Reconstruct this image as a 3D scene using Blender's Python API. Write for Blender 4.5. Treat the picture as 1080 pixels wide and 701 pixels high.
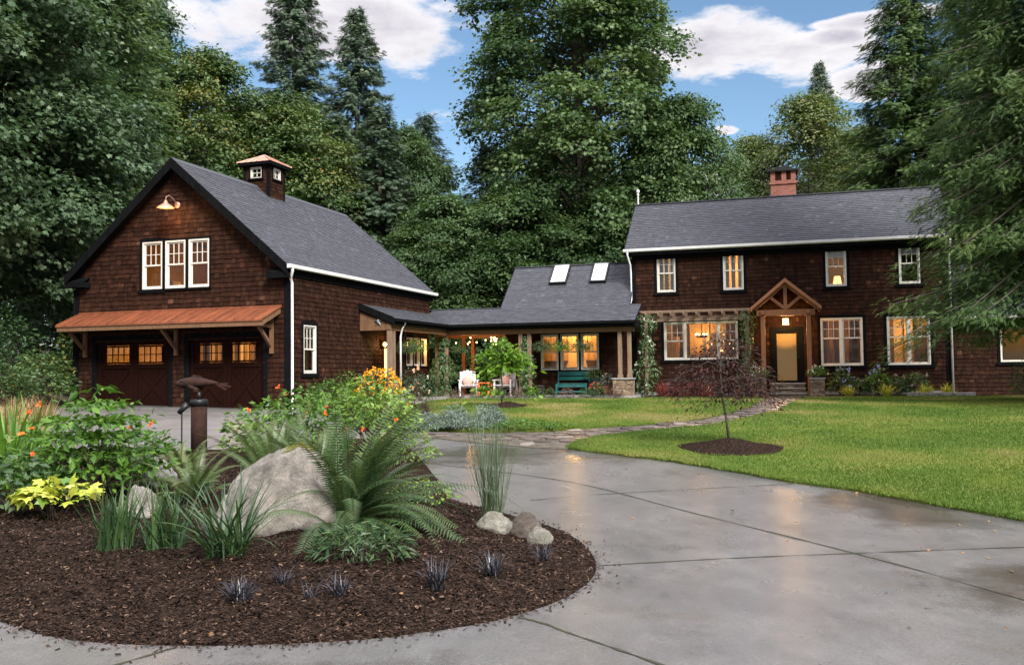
import bpy, math, random
import numpy as np
from mathutils import Vector, Matrix, noise as mnoise
from mathutils.geometry import delaunay_2d_cdt

for o in list(bpy.data.objects):
    bpy.data.objects.remove(o)
SC = bpy.context.scene
COL = SC.collection
random.seed(11)
rng = np.random.default_rng(11)
PI = math.pi

# ------------------------------------------------------------------ camera
EYE = np.array([0.0, 0.0, 1.65])
FPX, PITCH, ROLL = 970.0, math.radians(2.5), 0.0118
_c, _s = math.cos(PITCH), math.sin(PITCH)
FW = np.array([0, _c, _s]); _u0 = np.array([0, -_s, _c]); _r0 = np.array([1.0, 0, 0])
CR = math.cos(ROLL) * _r0 - math.sin(ROLL) * _u0
CU = math.sin(ROLL) * _r0 + math.cos(ROLL) * _u0
cam_d = bpy.data.cameras.new('camera')
cam = bpy.data.objects.new('camera', cam_d)
COL.objects.link(cam)
cam_d.sensor_width = 36.0
cam_d.lens = FPX / 1080.0 * 36.0
cam_d.clip_start = 0.05
cam_d.clip_end = 2000
cam.matrix_world = Matrix(((CR[0], CU[0], -FW[0], EYE[0]), (CR[1], CU[1], -FW[1], EYE[1]), (CR[2], CU[2], -FW[2], EYE[2]), (0, 0, 0, 1)))
SC.camera = cam

# ------------------------------------------------------------------ world, sun, exposure
SKY_STRENGTH = 0.09
SUN_EL, SUN_AZ = math.radians(38), math.radians(152)     # azimuth measured clockwise from +Y
SUN_STRENGTH, SUN_ANGLE = 2.6, math.radians(18)
EXPOSURE = 1.45
W = bpy.data.worlds.new('World'); SC.world = W; W.use_nodes = True
nt = W.node_tree; N = nt.nodes; L = nt.links
N.clear()
wo = N.new('ShaderNodeOutputWorld'); bg = N.new('ShaderNodeBackground')
sky = N.new('ShaderNodeTexSky'); sky.sky_type = 'NISHITA'; sky.sun_disc = False
sky.sun_elevation = SUN_EL; sky.sun_rotation = SUN_AZ; sky.air_density = 1.0; sky.dust_density = 0.3; sky.ozone_density = 2.0
tc = N.new('ShaderNodeTexCoord')
# flat-ceiling projection of the view direction, so that clouds shrink toward the horizon
sep = N.new('ShaderNodeSeparateXYZ'); L.new(tc.outputs['Generated'], sep.inputs[0])
def wmath(op, a, b=None, clamp=False):
    n = N.new('ShaderNodeMath'); n.operation = op; n.use_clamp = clamp
    for i, v in enumerate((a, b)):
        if v is None: continue
        if hasattr(v, 'is_linked') or hasattr(v, 'links'): L.new(v, n.inputs[i])
        else: n.inputs[i].default_value = v
    return n.outputs[0]
zc = wmath('MAXIMUM', wmath('ADD', sep.outputs[2], 0.10), 0.03)
cx = wmath('DIVIDE', sep.outputs[0], zc); cy = wmath('DIVIDE', sep.outputs[1], zc)
comb = N.new('ShaderNodeCombineXYZ'); L.new(cx, comb.inputs[0]); L.new(cy, comb.inputs[1])
def wnoise(vec, scale, detail, rough, off=(0, 0, 0)):
    mp = N.new('ShaderNodeMapping'); mp.inputs['Location'].default_value = off
    L.new(vec, mp.inputs[0])
    n = N.new('ShaderNodeTexNoise'); n.inputs['Scale'].default_value = scale; n.inputs['Detail'].default_value = detail
    n.inputs['Roughness'].default_value = rough
    L.new(mp.outputs[0], n.inputs['Vector'])
    return n.outputs['Fac']
CLOUD_OFF = (0.0, 0.0, 0.0)
n1 = wnoise(comb.outputs[0], 2.6, 12, 0.62, CLOUD_OFF)
# cloud banks where the photograph has them: directions (unit vectors) with a soft angular radius
def dirof(px, py):
    d = FW * FPX + CR * (px - 540) + CU * (350.5 - py)
    return d / np.linalg.norm(d)
def bank(px, py, sx, sy):
    d = dirof(px, py)
    az = math.atan2(d[0], d[1]); el = math.asin(d[2])
    return az, el, sx / FPX, sy / FPX
azn = wmath('ARCTAN2', sep.outputs[0], sep.outputs[1]); eln = wmath('ARCSINE', sep.outputs[2])
total = None
for px, py, sx, sy, amp in ((350, 25, 170, 34, 1.0), (445, 50, 60, 26, .9), (230, 25, 70, 30, .9), (765, 52, 75, 34, 1.0), (835, 62, 75, 24, .95), (918, 84, 42, 17, 1.25), (925, 20, 60, 8, 1.1),
                        (765, 138, 15, 6, 1.3), (775, 190, 45, 18, 1.3), (690, 215, 120, 18, .9), (880, 40, 30, 10, 1.2)):
    a, e, ra, re_ = bank(px, py, sx, sy)
    da = wmath('DIVIDE', wmath('SUBTRACT', azn, a), ra); de = wmath('DIVIDE', wmath('SUBTRACT', eln, e), re_)
    r2 = wmath('ADD', wmath('MULTIPLY', da, da), wmath('MULTIPLY', de, de))
    g = wmath('MULTIPLY', wmath('MAXIMUM', wmath('SUBTRACT', 1.35, r2), -1.0), amp * .5)
    g = wmath('MAXIMUM', g, -0.35)
    total = g if total is None else wmath('MAXIMUM', total, g)
# unseen overcast added overhead and behind the camera to give more soft light
over = wmath('MULTIPLY', wmath('SUBTRACT', eln, 0.56), 2.2)
back = wmath('MULTIPLY', wmath('SUBTRACT', 0.1, sep.outputs[1]), 1.2)
total = wmath('MAXIMUM', total, wmath('MINIMUM', wmath('MAXIMUM', over, back), .6))
dens = wmath('ADD', wmath('MULTIPLY', wmath('SUBTRACT', n1, 0.5), 3.0), total)
mask = N.new('ShaderNodeMapRange'); mask.interpolation_type = 'SMOOTHSTEP'
L.new(dens, mask.inputs[0]); mask.inputs[1].default_value = 0.0; mask.inputs[2].default_value = 0.42
# the cloud's own light: bright towards its top, grey-mauve bottoms
n2 = wnoise(comb.outputs[0], 2.2, 6, 0.5, (0.08, -0.22, 0))
shade = N.new('ShaderNodeMapRange'); L.new(wmath('SUBTRACT', dens, wmath('MULTIPLY', n2, 1.3)), shade.inputs[0])
shade.inputs[1].default_value = -0.75; shade.inputs[2].default_value = 0.35
crmp = N.new('ShaderNodeValToRGB'); L.new(shade.outputs[0], crmp.inputs[0])
crmp.color_ramp.elements[0].color = (.90, .88, .88, 1); crmp.color_ramp.elements[1].color = (.42, .40, .47, 1)
CLOUD_GAIN = 5.6
cg = N.new('ShaderNodeVectorMath'); cg.operation = 'SCALE'; L.new(crmp.outputs[0], cg.inputs[0]); cg.inputs['Scale'].default_value = CLOUD_GAIN
cgb = wmath('ADD', 1.0, wmath('MULTIPLY', wmath('MAXIMUM', wmath('SUBTRACT', eln, .5), 0.0), 4.0))  # clouds high overhead made brighter to add illumination
cg2 = N.new('ShaderNodeVectorMath'); cg2.operation = 'SCALE'; L.new(cg.outputs[0], cg2.inputs[0]); L.new(cgb, cg2.inputs['Scale'])
tint = N.new('ShaderNodeVectorMath'); tint.operation = 'MULTIPLY'; L.new(sky.outputs[0], tint.inputs[0]); tint.inputs[1].default_value = (.60, .66, .66)
mx = N.new('ShaderNodeMix'); mx.data_type = 'RGBA'
L.new(mask.outputs[0], mx.inputs[0]); L.new(tint.outputs[0], mx.inputs[6]); L.new(cg2.outputs[0], mx.inputs[7])
L.new(mx.outputs[2], bg.inputs[0]); bg.inputs[1].default_value = SKY_STRENGTH
L.new(bg.outputs[0], wo.inputs[0])
W.cycles.sampling_method = 'MANUAL'; W.cycles.sample_map_resolution = 512

sd = bpy.data.lights.new('sun', 'SUN'); sd.energy = SUN_STRENGTH; sd.angle = SUN_ANGLE; sd.color = (1, .95, .88)
sun = bpy.data.objects.new('sun', sd); COL.objects.link(sun)
sdir = Vector((math.sin(SUN_AZ) * math.cos(SUN_EL), math.cos(SUN_AZ) * math.cos(SUN_EL), math.sin(SUN_EL)))
sun.rotation_euler = sdir.to_track_quat('Z', 'Y').to_euler(); sun.location = (0, -5, 30)

SC.view_settings.view_transform = 'Standard'; SC.view_settings.look = 'None'
SC.view_settings.exposure = EXPOSURE; SC.view_settings.gamma = 1.0; SC.view_settings.use_curve_mapping = False
SC.render.engine = 'CYCLES'
cy_ = SC.cycles
cy_.use_denoising = True
try: cy_.denoiser = 'OPENIMAGEDENOISE'
except Exception: pass
cy_.max_bounces = 6; cy_.diffuse_bounces = 3; cy_.glossy_bounces = 3; cy_.transmission_bounces = 4; cy_.transparent_max_bounces = 8
cy_.sample_clamp_indirect = 4.0; cy_.caustics_reflective = False; cy_.caustics_refractive = False

# ------------------------------------------------------------------ tagging and mesh helpers
def tag(o, label=None, cat=None, group=None, kind=None):
    if label: o['label'] = label
    if cat: o['category'] = cat
    if group: o['group'] = group
    if kind: o['kind'] = kind
    return o
def empty(name, loc=(0, 0, 0), rz=0.0, label=None, cat=None, group=None, scale=1.0):
    o = bpy.data.objects.new(name, None); COL.objects.link(o)
    o.empty_display_size = .2
    o.location = loc; o.rotation_euler = (0, 0, rz); o.scale = (scale,) * 3
    return tag(o, label, cat, group)
def link_mesh(name, me, parent=None):
    o = bpy.data.objects.new(name, me); COL.objects.link(o)
    if parent is not None: o.parent = parent
    return o
def copy_tree(o, parent=None):
    c = o.copy(); COL.objects.link(c)
    if parent is not None: c.parent = parent
    for ch in list(o.children): copy_tree(ch, c)
    return c
def npmesh(name, V, F, mats, tone=None, midx=None, smooth=False):
    """F: list of integer arrays (M,k).  tone: per-face floats (in order of F)."""
    V = np.asarray(V, dtype=np.float32)
    me = bpy.data.meshes.new(name)
    F = [np.asarray(f, dtype=np.int32) for f in F if len(f)]
    nl = sum(f.size for f in F); npoly = sum(len(f) for f in F)
    me.vertices.add(len(V)); me.vertices.foreach_set('co', V.ravel())
    me.loops.add(nl); me.loops.foreach_set('vertex_index', np.concatenate([f.ravel() for f in F]))
    me.polygons.add(npoly)
    tot = np.concatenate([np.full(len(f), f.shape[1], np.int32) for f in F])
    me.polygons.foreach_set('loop_start', np.concatenate([[0], np.cumsum(tot)[:-1]]).astype(np.int32))
    me.polygons.foreach_set('loop_total', tot)
    for m in (mats if isinstance(mats, (list, tuple)) else [mats]): me.materials.append(m)
    if midx is not None: me.polygons.foreach_set('material_index', np.asarray(midx, np.int32))
    if tone is not None:
        a = me.attributes.new('tone', 'FLOAT', 'FACE'); a.data.foreach_set('value', np.asarray(tone, np.float32))
    me.polygons.foreach_set('use_smooth', np.full(npoly, bool(smooth)))
    me.update(calc_edges=True)
    return me
class MB:
    def __init__(s): s.v = []; s.f = []; s.m = []; s.t = []
    def add(s, vs, fs, m=0, t=.5):
        b = len(s.v); s.v.extend([tuple(map(float, q)) for q in vs])
        for f in fs: s.f.append(tuple(b + i for i in f)); s.m.append(m); s.t.append(t)
    def box(s, x0, x1, y0, y1, z0, z1, m=0, t=.5):
        s.add([(x0, y0, z0), (x1, y0, z0), (x1, y1, z0), (x0, y1, z0), (x0, y0, z1), (x1, y0, z1), (x1, y1, z1), (x0, y1, z1)],
              [(0, 3, 2, 1), (4, 5, 6, 7), (0, 1, 5, 4), (1, 2, 6, 5), (2, 3, 7, 6), (3, 0, 4, 7)], m, t)
    def fbox(s, fr, a0, a1, b0, b1, n0, n1, m=0, t=.5):
        O, A, B, Nn = fr
        P = lambda a, b, n: O + A * a + B * b + Nn * n
        s.add([P(a0, b0, n0), P(a1, b0, n0), P(a1, b0, n1), P(a0, b0, n1), P(a0, b1, n0), P(a1, b1, n0), P(a1, b1, n1), P(a0, b1, n1)],
              [(0, 3, 2, 1), (4, 5, 6, 7), (0, 1, 5, 4), (1, 2, 6, 5), (2, 3, 7, 6), (3, 0, 4, 7)], m, t)
    def beam(s, p0, p1, w, h, m=0, up=(0, 0, 1), t=.5):
        p0 = Vector(p0); p1 = Vector(p1); d = (p1 - p0).normalized(); u = Vector(up)
        sd_ = d.cross(u)
        if sd_.length < 1e-4: sd_ = d.cross(Vector((1, 0, 0)))
        sd_.normalize(); u = sd_.cross(d).normalized()
        a, b = sd_ * w / 2, u * h / 2
        s.add([p0 - a - b, p0 + a - b, p0 + a + b, p0 - a + b, p1 - a - b, p1 + a - b, p1 + a + b, p1 - a + b],
              [(0, 3, 2, 1), (4, 5, 6, 7), (0, 1, 5, 4), (1, 2, 6, 5), (2, 3, 7, 6), (3, 0, 4, 7)], m, t)
    def prism(s, pts, off, m=0, t=.5):
        n = len(pts); a = [Vector(p) for p in pts]; b = [p + Vector(off) for p in a]
        s.add(a + b, [tuple(range(n))[::-1], tuple(range(n, 2 * n))] + [(i, (i + 1) % n, n + (i + 1) % n, n + i) for i in range(n)], m, t)
    def tube(s, pts, r, n=8, m=0, cap=True, t=.5):
        pts = [Vector(p) for p in pts]; k = len(pts)
        rs = list(r) if hasattr(r, '__len__') else [r] * k
        ref = Vector((0.13, 0.31, 1)).normalized()
        vs = []
        for i, p in enumerate(pts):
            d = (pts[min(i + 1, k - 1)] - pts[max(i - 1, 0)])
            if d.length < 1e-9: d = Vector((0, 0, 1))
            d.normalize()
            a = d.cross(ref)
            if a.length < .1: a = d.cross(Vector((1, 0, 0)))
            a.normalize(); b = d.cross(a)
            for j in range(n):
                q = 2 * PI * j / n
                vs.append(p + (a * math.cos(q) + b * math.sin(q)) * rs[i])
        fs = [(i * n + j, i * n + (j + 1) % n, (i + 1) * n + (j + 1) % n, (i + 1) * n + j) for i in range(k - 1) for j in range(n)]
        if cap: fs += [tuple(range(n))[::-1], tuple(range((k - 1) * n, k * n))]
        s.add(vs, fs, m, t)
    def lathe(s, prof, n=16, loc=(0, 0, 0), m=0, t=.5):
        x, y, z = loc
        vs = [(x + r * math.cos(2 * PI * j / n), y + r * math.sin(2 * PI * j / n), z + h) for r, h in prof for j in range(n)]
        fs = [(i * n + j, i * n + (j + 1) % n, (i + 1) * n + (j + 1) % n, (i + 1) * n + j) for i in range(len(prof) - 1) for j in range(n)]
        s.add(vs, fs, m, t)
    def sphere(s, c, r, nu=10, nv=7, m=0, t=.5):
        rx, ry, rz = r if hasattr(r, '__len__') else (r, r, r)
        prof = [(max(math.sin(PI * i / nv), .001), -math.cos(PI * i / nv)) for i in range(nv + 1)]
        vs = [(c[0] + rx * a * math.cos(2 * PI * j / nu), c[1] + ry * a * math.sin(2 * PI * j / nu), c[2] + rz * h) for a, h in prof for j in range(nu)]
        fs = [(i * nu + j, i * nu + (j + 1) % nu, (i + 1) * nu + (j + 1) % nu, (i + 1) * nu + j) for i in range(nv) for j in range(nu)]
        s.add(vs, fs, m, t)
    def build(s, name, mats, parent=None, smooth=False, bevel=0.0):
        me = bpy.data.meshes.new(name)
        me.from_pydata(s.v, [], s.f)
        for m in (mats if isinstance(mats, (list, tuple)) else [mats]): me.materials.append(m)
        me.polygons.foreach_set('material_index', s.m)
        a = me.attributes.new('tone', 'FLOAT', 'FACE'); a.data.foreach_set('value', s.t)
        me.polygons.foreach_set('use_smooth', [smooth] * len(s.f))
        me.update(calc_edges=True)
        o = link_mesh(name, me, parent)
        if bevel:
            b = o.modifiers.new('bevel', 'BEVEL'); b.width = bevel; b.segments = 2; b.limit_method = 'ANGLE'
        return o

# ------------------------------------------------------------------ materials
def newmat(name):
    m = bpy.data.materials.new(name); m.use_nodes = True
    t = m.node_tree; t.nodes.clear()
    out = t.nodes.new('ShaderNodeOutputMaterial'); p = t.nodes.new('ShaderNodeBsdfPrincipled')
    t.links.new(p.outputs[0], out.inputs[0])
    return m, t, p, out
def ramp(t, fac, stops):
    r = t.nodes.new('ShaderNodeValToRGB'); t.links.new(fac, r.inputs[0])
    e = r.color_ramp.elements
    while len(e) < len(stops): e.new(.5)
    for i, (pos, c) in enumerate(stops): e[i].position = pos; e[i].color = (*c, 1) if len(c) == 3 else c
    return r.outputs[0]
def tnoise(t, scale, detail=4, rough=.55, stretch=None, coord='Object', kind='noise'):
    c = t.nodes.new('ShaderNodeTexCoord'); src = c.outputs[coord]
    if stretch:
        mp = t.nodes.new('ShaderNodeMapping'); mp.inputs['Scale'].default_value = stretch; t.links.new(src, mp.inputs[0]); src = mp.outputs[0]
    n = t.nodes.new('ShaderNodeTexNoise'); n.inputs['Scale'].default_value = scale; n.inputs['Detail'].default_value = detail; n.inputs['Roughness'].default_value = rough
    t.links.new(src, n.inputs['Vector'])
    return n.outputs['Fac']
def mixc(t, fac, a, b, mode='MIX'):
    m = t.nodes.new('ShaderNodeMix'); m.data_type = 'RGBA'; m.blend_type = mode
    for i, v in ((0, fac), (6, a), (7, b)):
        if hasattr(v, 'links'): t.links.new(v, m.inputs[i])
        else: m.inputs[i].default_value = v if i == 0 else ((*v, 1) if len(v) == 3 else v)
    return m.outputs[2]
def tmath(t, op, a, b=None):
    n = t.nodes.new('ShaderNodeMath'); n.operation = op
    for i, v in enumerate((a, b)):
        if v is None: continue
        if hasattr(v, 'links'): t.links.new(v, n.inputs[i])
        else: n.inputs[i].default_value = v
    return n.outputs[0]
def attr(t, name='tone'):
    a = t.nodes.new('ShaderNodeAttribute'); a.attribute_name = name
    return a.outputs['Fac']
def bump(t, p, h, strength=.3, dist=.02):
    b = t.nodes.new('ShaderNodeBump'); b.inputs['Strength'].default_value = strength; b.inputs['Distance'].default_value = dist
    t.links.new(h, b.inputs['Height']); t.links.new(b.outputs[0], p.inputs['Normal'])
def pm(name, c1, c2, scale=6, rough=.6, bmp=0.0, stretch=None, detail=5, metal=0.0, spec=.4, bscale=None, lo=.3, hi=.7):
    m, t, p, o = newmat(name)
    n = tnoise(t, scale, detail, .6, stretch)
    t.links.new(ramp(t, n, [(lo, c1), (hi, c2)]), p.inputs['Base Color'])
    p.inputs['Roughness'].default_value = rough; p.inputs['Metallic'].default_value = metal; p.inputs['Specular IOR Level'].default_value = spec
    if bmp: bump(t, p, tnoise(t, bscale or scale * 3, 5, .6, stretch), bmp, .01)
    return m
def tonemat(name, stops, rough=.7, scale=14, var=.25, bmp=.2, stretch=None, spec=.3, bscale=60):
    """colour picked by the per-piece 'tone' attribute, then weathered by noise"""
    m, t, p, o = newmat(name)
    col = ramp(t, attr(t), stops)
    n = tnoise(t, scale, 5, .6, stretch)
    f = ramp(t, n, [(.25, (1 - var,) * 3), (.75, (1 + var,) * 3)])
    t.links.new(mixc(t, 1.0, col, f, 'MULTIPLY'), p.inputs['Base Color'])
    p.inputs['Roughness'].default_value = rough; p.inputs['Specular IOR Level'].default_value = spec
    if bmp: bump(t, p, tnoise(t, bscale, 4, .6, stretch), bmp, .005)
    return m
def leafmat(name, stops, rough=.5, trans=.22, spec=.35):
    m, t, p, o = newmat(name)
    col = ramp(t, attr(t), stops)
    t.links.new(col, p.inputs['Base Color']); p.inputs['Roughness'].default_value = rough; p.inputs['Specular IOR Level'].default_value = spec
    if trans:
        tr = t.nodes.new('ShaderNodeBsdfTranslucent'); t.links.new(mixc(t, 1.0, col, (1.25, 1.3, .7), 'MULTIPLY'), tr.inputs[0])
        ms = t.nodes.new('ShaderNodeMixShader'); ms.inputs[0].default_value = trans
        t.links.new(p.outputs[0], ms.inputs[1]); t.links.new(tr.outputs[0], ms.inputs[2]); t.links.new(ms.outputs[0], o.inputs[0])
    return m
def emis(name, colr, strength):
    m, t, p, o = newmat(name)
    p.inputs['Base Color'].default_value = (*colr, 1); p.inputs['Emission Color'].default_value = (*colr, 1); p.inputs['Emission Strength'].default_value = strength
    return m

M = {}
M['shingle'] = tonemat('cedar_shingle', [(0, (.009, .0046, .0034)), (.35, (.023, .0100, .0064)), (.7, (.046, .0200, .0118)), (1, (.095, .046, .027))], .8, 9, .5, .35, (1, 1, .22), .08, 40)
M['roof'] = tonemat('asphalt_shingle', [(0, (.036, .039, .048)), (.5, (.060, .064, .077)), (1, (.096, .100, .117))], .8, 12, .22, .4, None, .3, 120)
M['black'] = pm('black_painted_trim', (.004, .0045, .0055), (.008, .0085, .0095), 8, .75, .1, (1, 1, .2), spec=.03)
M['white'] = pm('white_paint', (.58, .56, .51), (.67, .65, .60), 5, .45, .05)
M['gutter'] = pm('white_gutter_metal', (.62, .62, .62), (.78, .78, .78), 3, .4)
M['timber'] = pm('weathered_fir_timber', (.105, .056, .030), (.21, .112, .058), 5, .65, .25, (6, 6, .5))
M['timber_grey'] = pm('grey_weathered_timber', (.13, .084, .056), (.26, .175, .12), 5, .75, .3, (6, 6, .4))
M['redwood'] = pm('oiled_cedar_timber', (.20, .075, .030), (.32, .13, .055), 5, .5, .2, (6, 6, .5))
M['copper'] = pm('aged_copper_sheet', (.15, .050, .027), (.32, .110, .052), 3.5, .48, .12, (1, .35, .35), 7, .25)
M['copper_pale'] = pm('pale_copper_sheet', (.42, .22, .16), (.58, .36, .28), 5, .4, .05, None, 5, .3)
M['door_red'] = pm('dark_red_door_planks', (.0095, .0034, .0026), (.018, .006, .0042), 6, .75, .2, (6, 6, .3), spec=.04)
M['steel_dark'] = pm('dark_metal', (.02, .02, .022), (.04, .04, .042), 12, .45, 0, None, 4, .6)
M['brick'] = None
M['stone'] = pm('tan_ledge_stone', (.12, .085, .06), (.34, .26, .18), 9, .85, .5, None, 5, 0, .3, 22)
M['stone_cap'] = pm('grey_stone_cap', (.16, .16, .16), (.3, .3, .29), 9, .8, .3)
M['patio'] = pm('grey_patio_slab', (.20, .20, .19), (.32, .31, .29), 6, .7, .2)
M['bark'] = pm('tree_bark', (.035, .027, .021), (.10, .085, .07), 5, .9, .6, (4, 4, .7))
M['bark_grey'] = pm('pale_bark', (.10, .09, .08), (.22, .20, .18), 6, .85, .4, (4, 4, .8))
M['wood_int'] = pm('warm_interior_wood', (.26, .145, .055), (.58, .37, .155), 3, .6, 0, (6, 6, .6))
M['cream_int'] = pm('cream_interior_wall', (.62, .47, .27), (.70, .54, .33), 2, .7)
M['dark_int'] = pm('dark_furniture_wood', (.05, .028, .016), (.10, .055, .03), 5, .5)
M['curtain'] = pm('pale_curtain_cloth', (.45, .47, .50), (.66, .67, .68), 3, .8, 0, (14, 14, .3))
M['terracotta'] = pm('terracotta', (.30, .12, .07), (.42, .18, .11), 9, .75)
M['teal'] = pm('teal_painted_wood', (.008, .080, .082), (.018, .13, .128), 6, .5, .1)
M['chair_white'] = pm('chair_white_paint', (.66, .64, .66), (.78, .76, .78), 6, .5)
M['orange'] = pm('orange_paint', (.62, .16, .04), (.75, .22, .06), 5, .45)
M['pink'] = pm('pink_cloth', (.60, .32, .28), (.70, .42, .36), 20, .85)
M['glaze'] = pm('dark_green_glaze', (.012, .035, .035), (.03, .07, .065), 8, .25)
M['rust'] = pm('rusty_steel', (.012, .006, .005), (.048, .019, .0125), 14, .9, .5, None, 6, .3)
M['pot_black'] = pm('black_plastic_pot', (.015, .015, .016), (.03, .03, .03), 8, .5)
M['bulb'] = emis('lit_bulb', (1, .56, .2), 4.5)
M['bulb_soft'] = emis('soft_lit_glass', (1, .52, .16), 1.6)
M['shade_lit'] = emis('lit_lamp_shade', (1, .55, .2), .9)

def glass():
    m, t, p, o = newmat('window_glass')
    t.nodes.remove(p)
    tr = t.nodes.new('ShaderNodeBsdfTransparent'); tr.inputs[0].default_value = (.86, .88, .87, 1)
    gl = t.nodes.new('ShaderNodeBsdfGlossy'); gl.inputs['Roughness'].default_value = .03
    fr = t.nodes.new('ShaderNodeFresnel'); fr.inputs[0].default_value = 1.5
    ms = t.nodes.new('ShaderNodeMixShader')
    t.links.new(fr.outputs[0], ms.inputs[0]); t.links.new(tr.outputs[0], ms.inputs[1]); t.links.new(gl.outputs[0], ms.inputs[2]); t.links.new(ms.outputs[0], o.inputs[0])
    return m
M['glass'] = glass()
def brickmat(name, c1, c2, mortar, scale, bw, bh):
    m, t, p, o = newmat(name)
    tcn = t.nodes.new('ShaderNodeTexCoord')
    # bricks wrap the corner: use x+y along the course
    sp = t.nodes.new('ShaderNodeSeparateXYZ'); t.links.new(tcn.outputs['Object'], sp.inputs[0])
    cb = t.nodes.new('ShaderNodeCombineXYZ'); t.links.new(tmath(t, 'ADD', sp.outputs[0], sp.outputs[1]), cb.inputs[0]); t.links.new(sp.outputs[2], cb.inputs[1])
    b = t.nodes.new('ShaderNodeTexBrick'); t.links.new(cb.outputs[0], b.inputs['Vector'])
    b.inputs['Color1'].default_value = (*c1, 1); b.inputs['Color2'].default_value = (*c2, 1); b.inputs['Mortar'].default_value = (*mortar, 1)
    b.inputs['Scale'].default_value = scale; b.inputs['Brick Width'].default_value = bw; b.inputs['Row Height'].default_value = bh; b.inputs['Mortar Size'].default_value = .008
    n = tnoise(t, 25, 4)
    t.links.new(mixc(t, .5, b.outputs[0], ramp(t, n, [(.3, (.5, .5, .5)), (.7, (1.4, 1.4, 1.4))]), 'MULTIPLY'), p.inputs['Base Color'])
    p.inputs['Roughness'].default_value = .85
    bump(t, p, tmath(t, 'SUBTRACT', 1.0, b.outputs['Fac']), .6, .01)
    return m
M['brick'] = brickmat('red_brick', (.28, .075, .045), (.36, .12, .075), (.22, .19, .17), 1, .2, .068)
m, t, p, o = newmat('ledge_stone_veneer')
v_ = t.nodes.new('ShaderNodeTexVoronoi'); v_.inputs['Scale'].default_value = 5.5
c_ = t.nodes.new('ShaderNodeTexCoord'); mp_ = t.nodes.new('ShaderNodeMapping'); mp_.inputs['Scale'].default_value = (1, 1, 2.0)
t.links.new(c_.outputs['Object'], mp_.inputs[0]); t.links.new(mp_.outputs[0], v_.inputs['Vector'])
v2_ = t.nodes.new('ShaderNodeTexVoronoi'); v2_.feature = 'DISTANCE_TO_EDGE'; v2_.inputs['Scale'].default_value = 5.5; t.links.new(mp_.outputs[0], v2_.inputs['Vector'])
s_ = t.nodes.new('ShaderNodeSeparateColor'); t.links.new(v_.outputs['Color'], s_.inputs[0])
cc = mixc(t, .6, ramp(t, s_.outputs[0], [(0, (.10, .07, .05)), (.5, (.20, .14, .09)), (1, (.32, .25, .17))]), ramp(t, tnoise(t, 20, 5, .65), [(.3, (.55, .55, .55)), (.7, (1.4, 1.35, 1.3))]), 'MULTIPLY')
t.links.new(mixc(t, ramp(t, v2_.outputs['Distance'], [(.0, (0, 0, 0)), (.05, (1, 1, 1))]), (.05, .04, .032), cc), p.inputs['Base Color']); p.inputs['Roughness'].default_value = .9
bump(t, p, v2_.outputs['Distance'], .8, .03); M['ledge'] = m

# ------------------------------------------------------------------ terrain
def sm(t):
    t = np.clip(t, 0, 1); return t * t * (3 - 2 * t)
def terr(x, y):
    x = np.asarray(x, float); y = np.asarray(y, float)
    z = .66 * sm((y - 6) / 21.0)
    z = z + 2.2 * sm((y - 46) / 40.0)                                  # wooded rise behind the house
    z = z + 1.7 * sm((-11.5 - x) / 9.0) * sm((y - 15) / 8.0)           # bank left of the garage drive
    z = z - .18 * sm((x - 15.5) / 8) * sm((y - 15) / 10.0)
    return z
def gz(x, y): return float(terr(x, y))
def pip(poly, X, Y):
    poly = np.asarray(poly); inside = np.zeros(X.shape, bool); n = len(poly); j = n - 1
    for i in range(n):
        xi, yi = poly[i]; xj, yj = poly[j]
        c = ((yi > Y) != (yj > Y)) & (X < (xj - xi) * (Y - yi) / (yj - yi + 1e-12) + xi)
        inside ^= c; j = i
    return inside
def smooth_poly(pts, k=5, closed=True):
    p = np.asarray(pts, float); n = len(p); out = []
    for i in range(n if closed else n - 1):
        p0, p1, p2, p3 = (p[(i - 1) % n], p[i], p[(i + 1) % n], p[(i + 2) % n]) if closed else (p[max(i - 1, 0)], p[i], p[i + 1], p[min(i + 2, n - 1)])
        for s in range(k):
            t = s / k
            out.append(.5 * ((2 * p1) + (p2 - p0) * t + (2 * p0 - 5 * p1 + 4 * p2 - p3) * t * t + (3 * p1 - p0 - 3 * p2 + p3) * t ** 3))
    if not closed: out.append(p[-1])
    return np.array(out)
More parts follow.
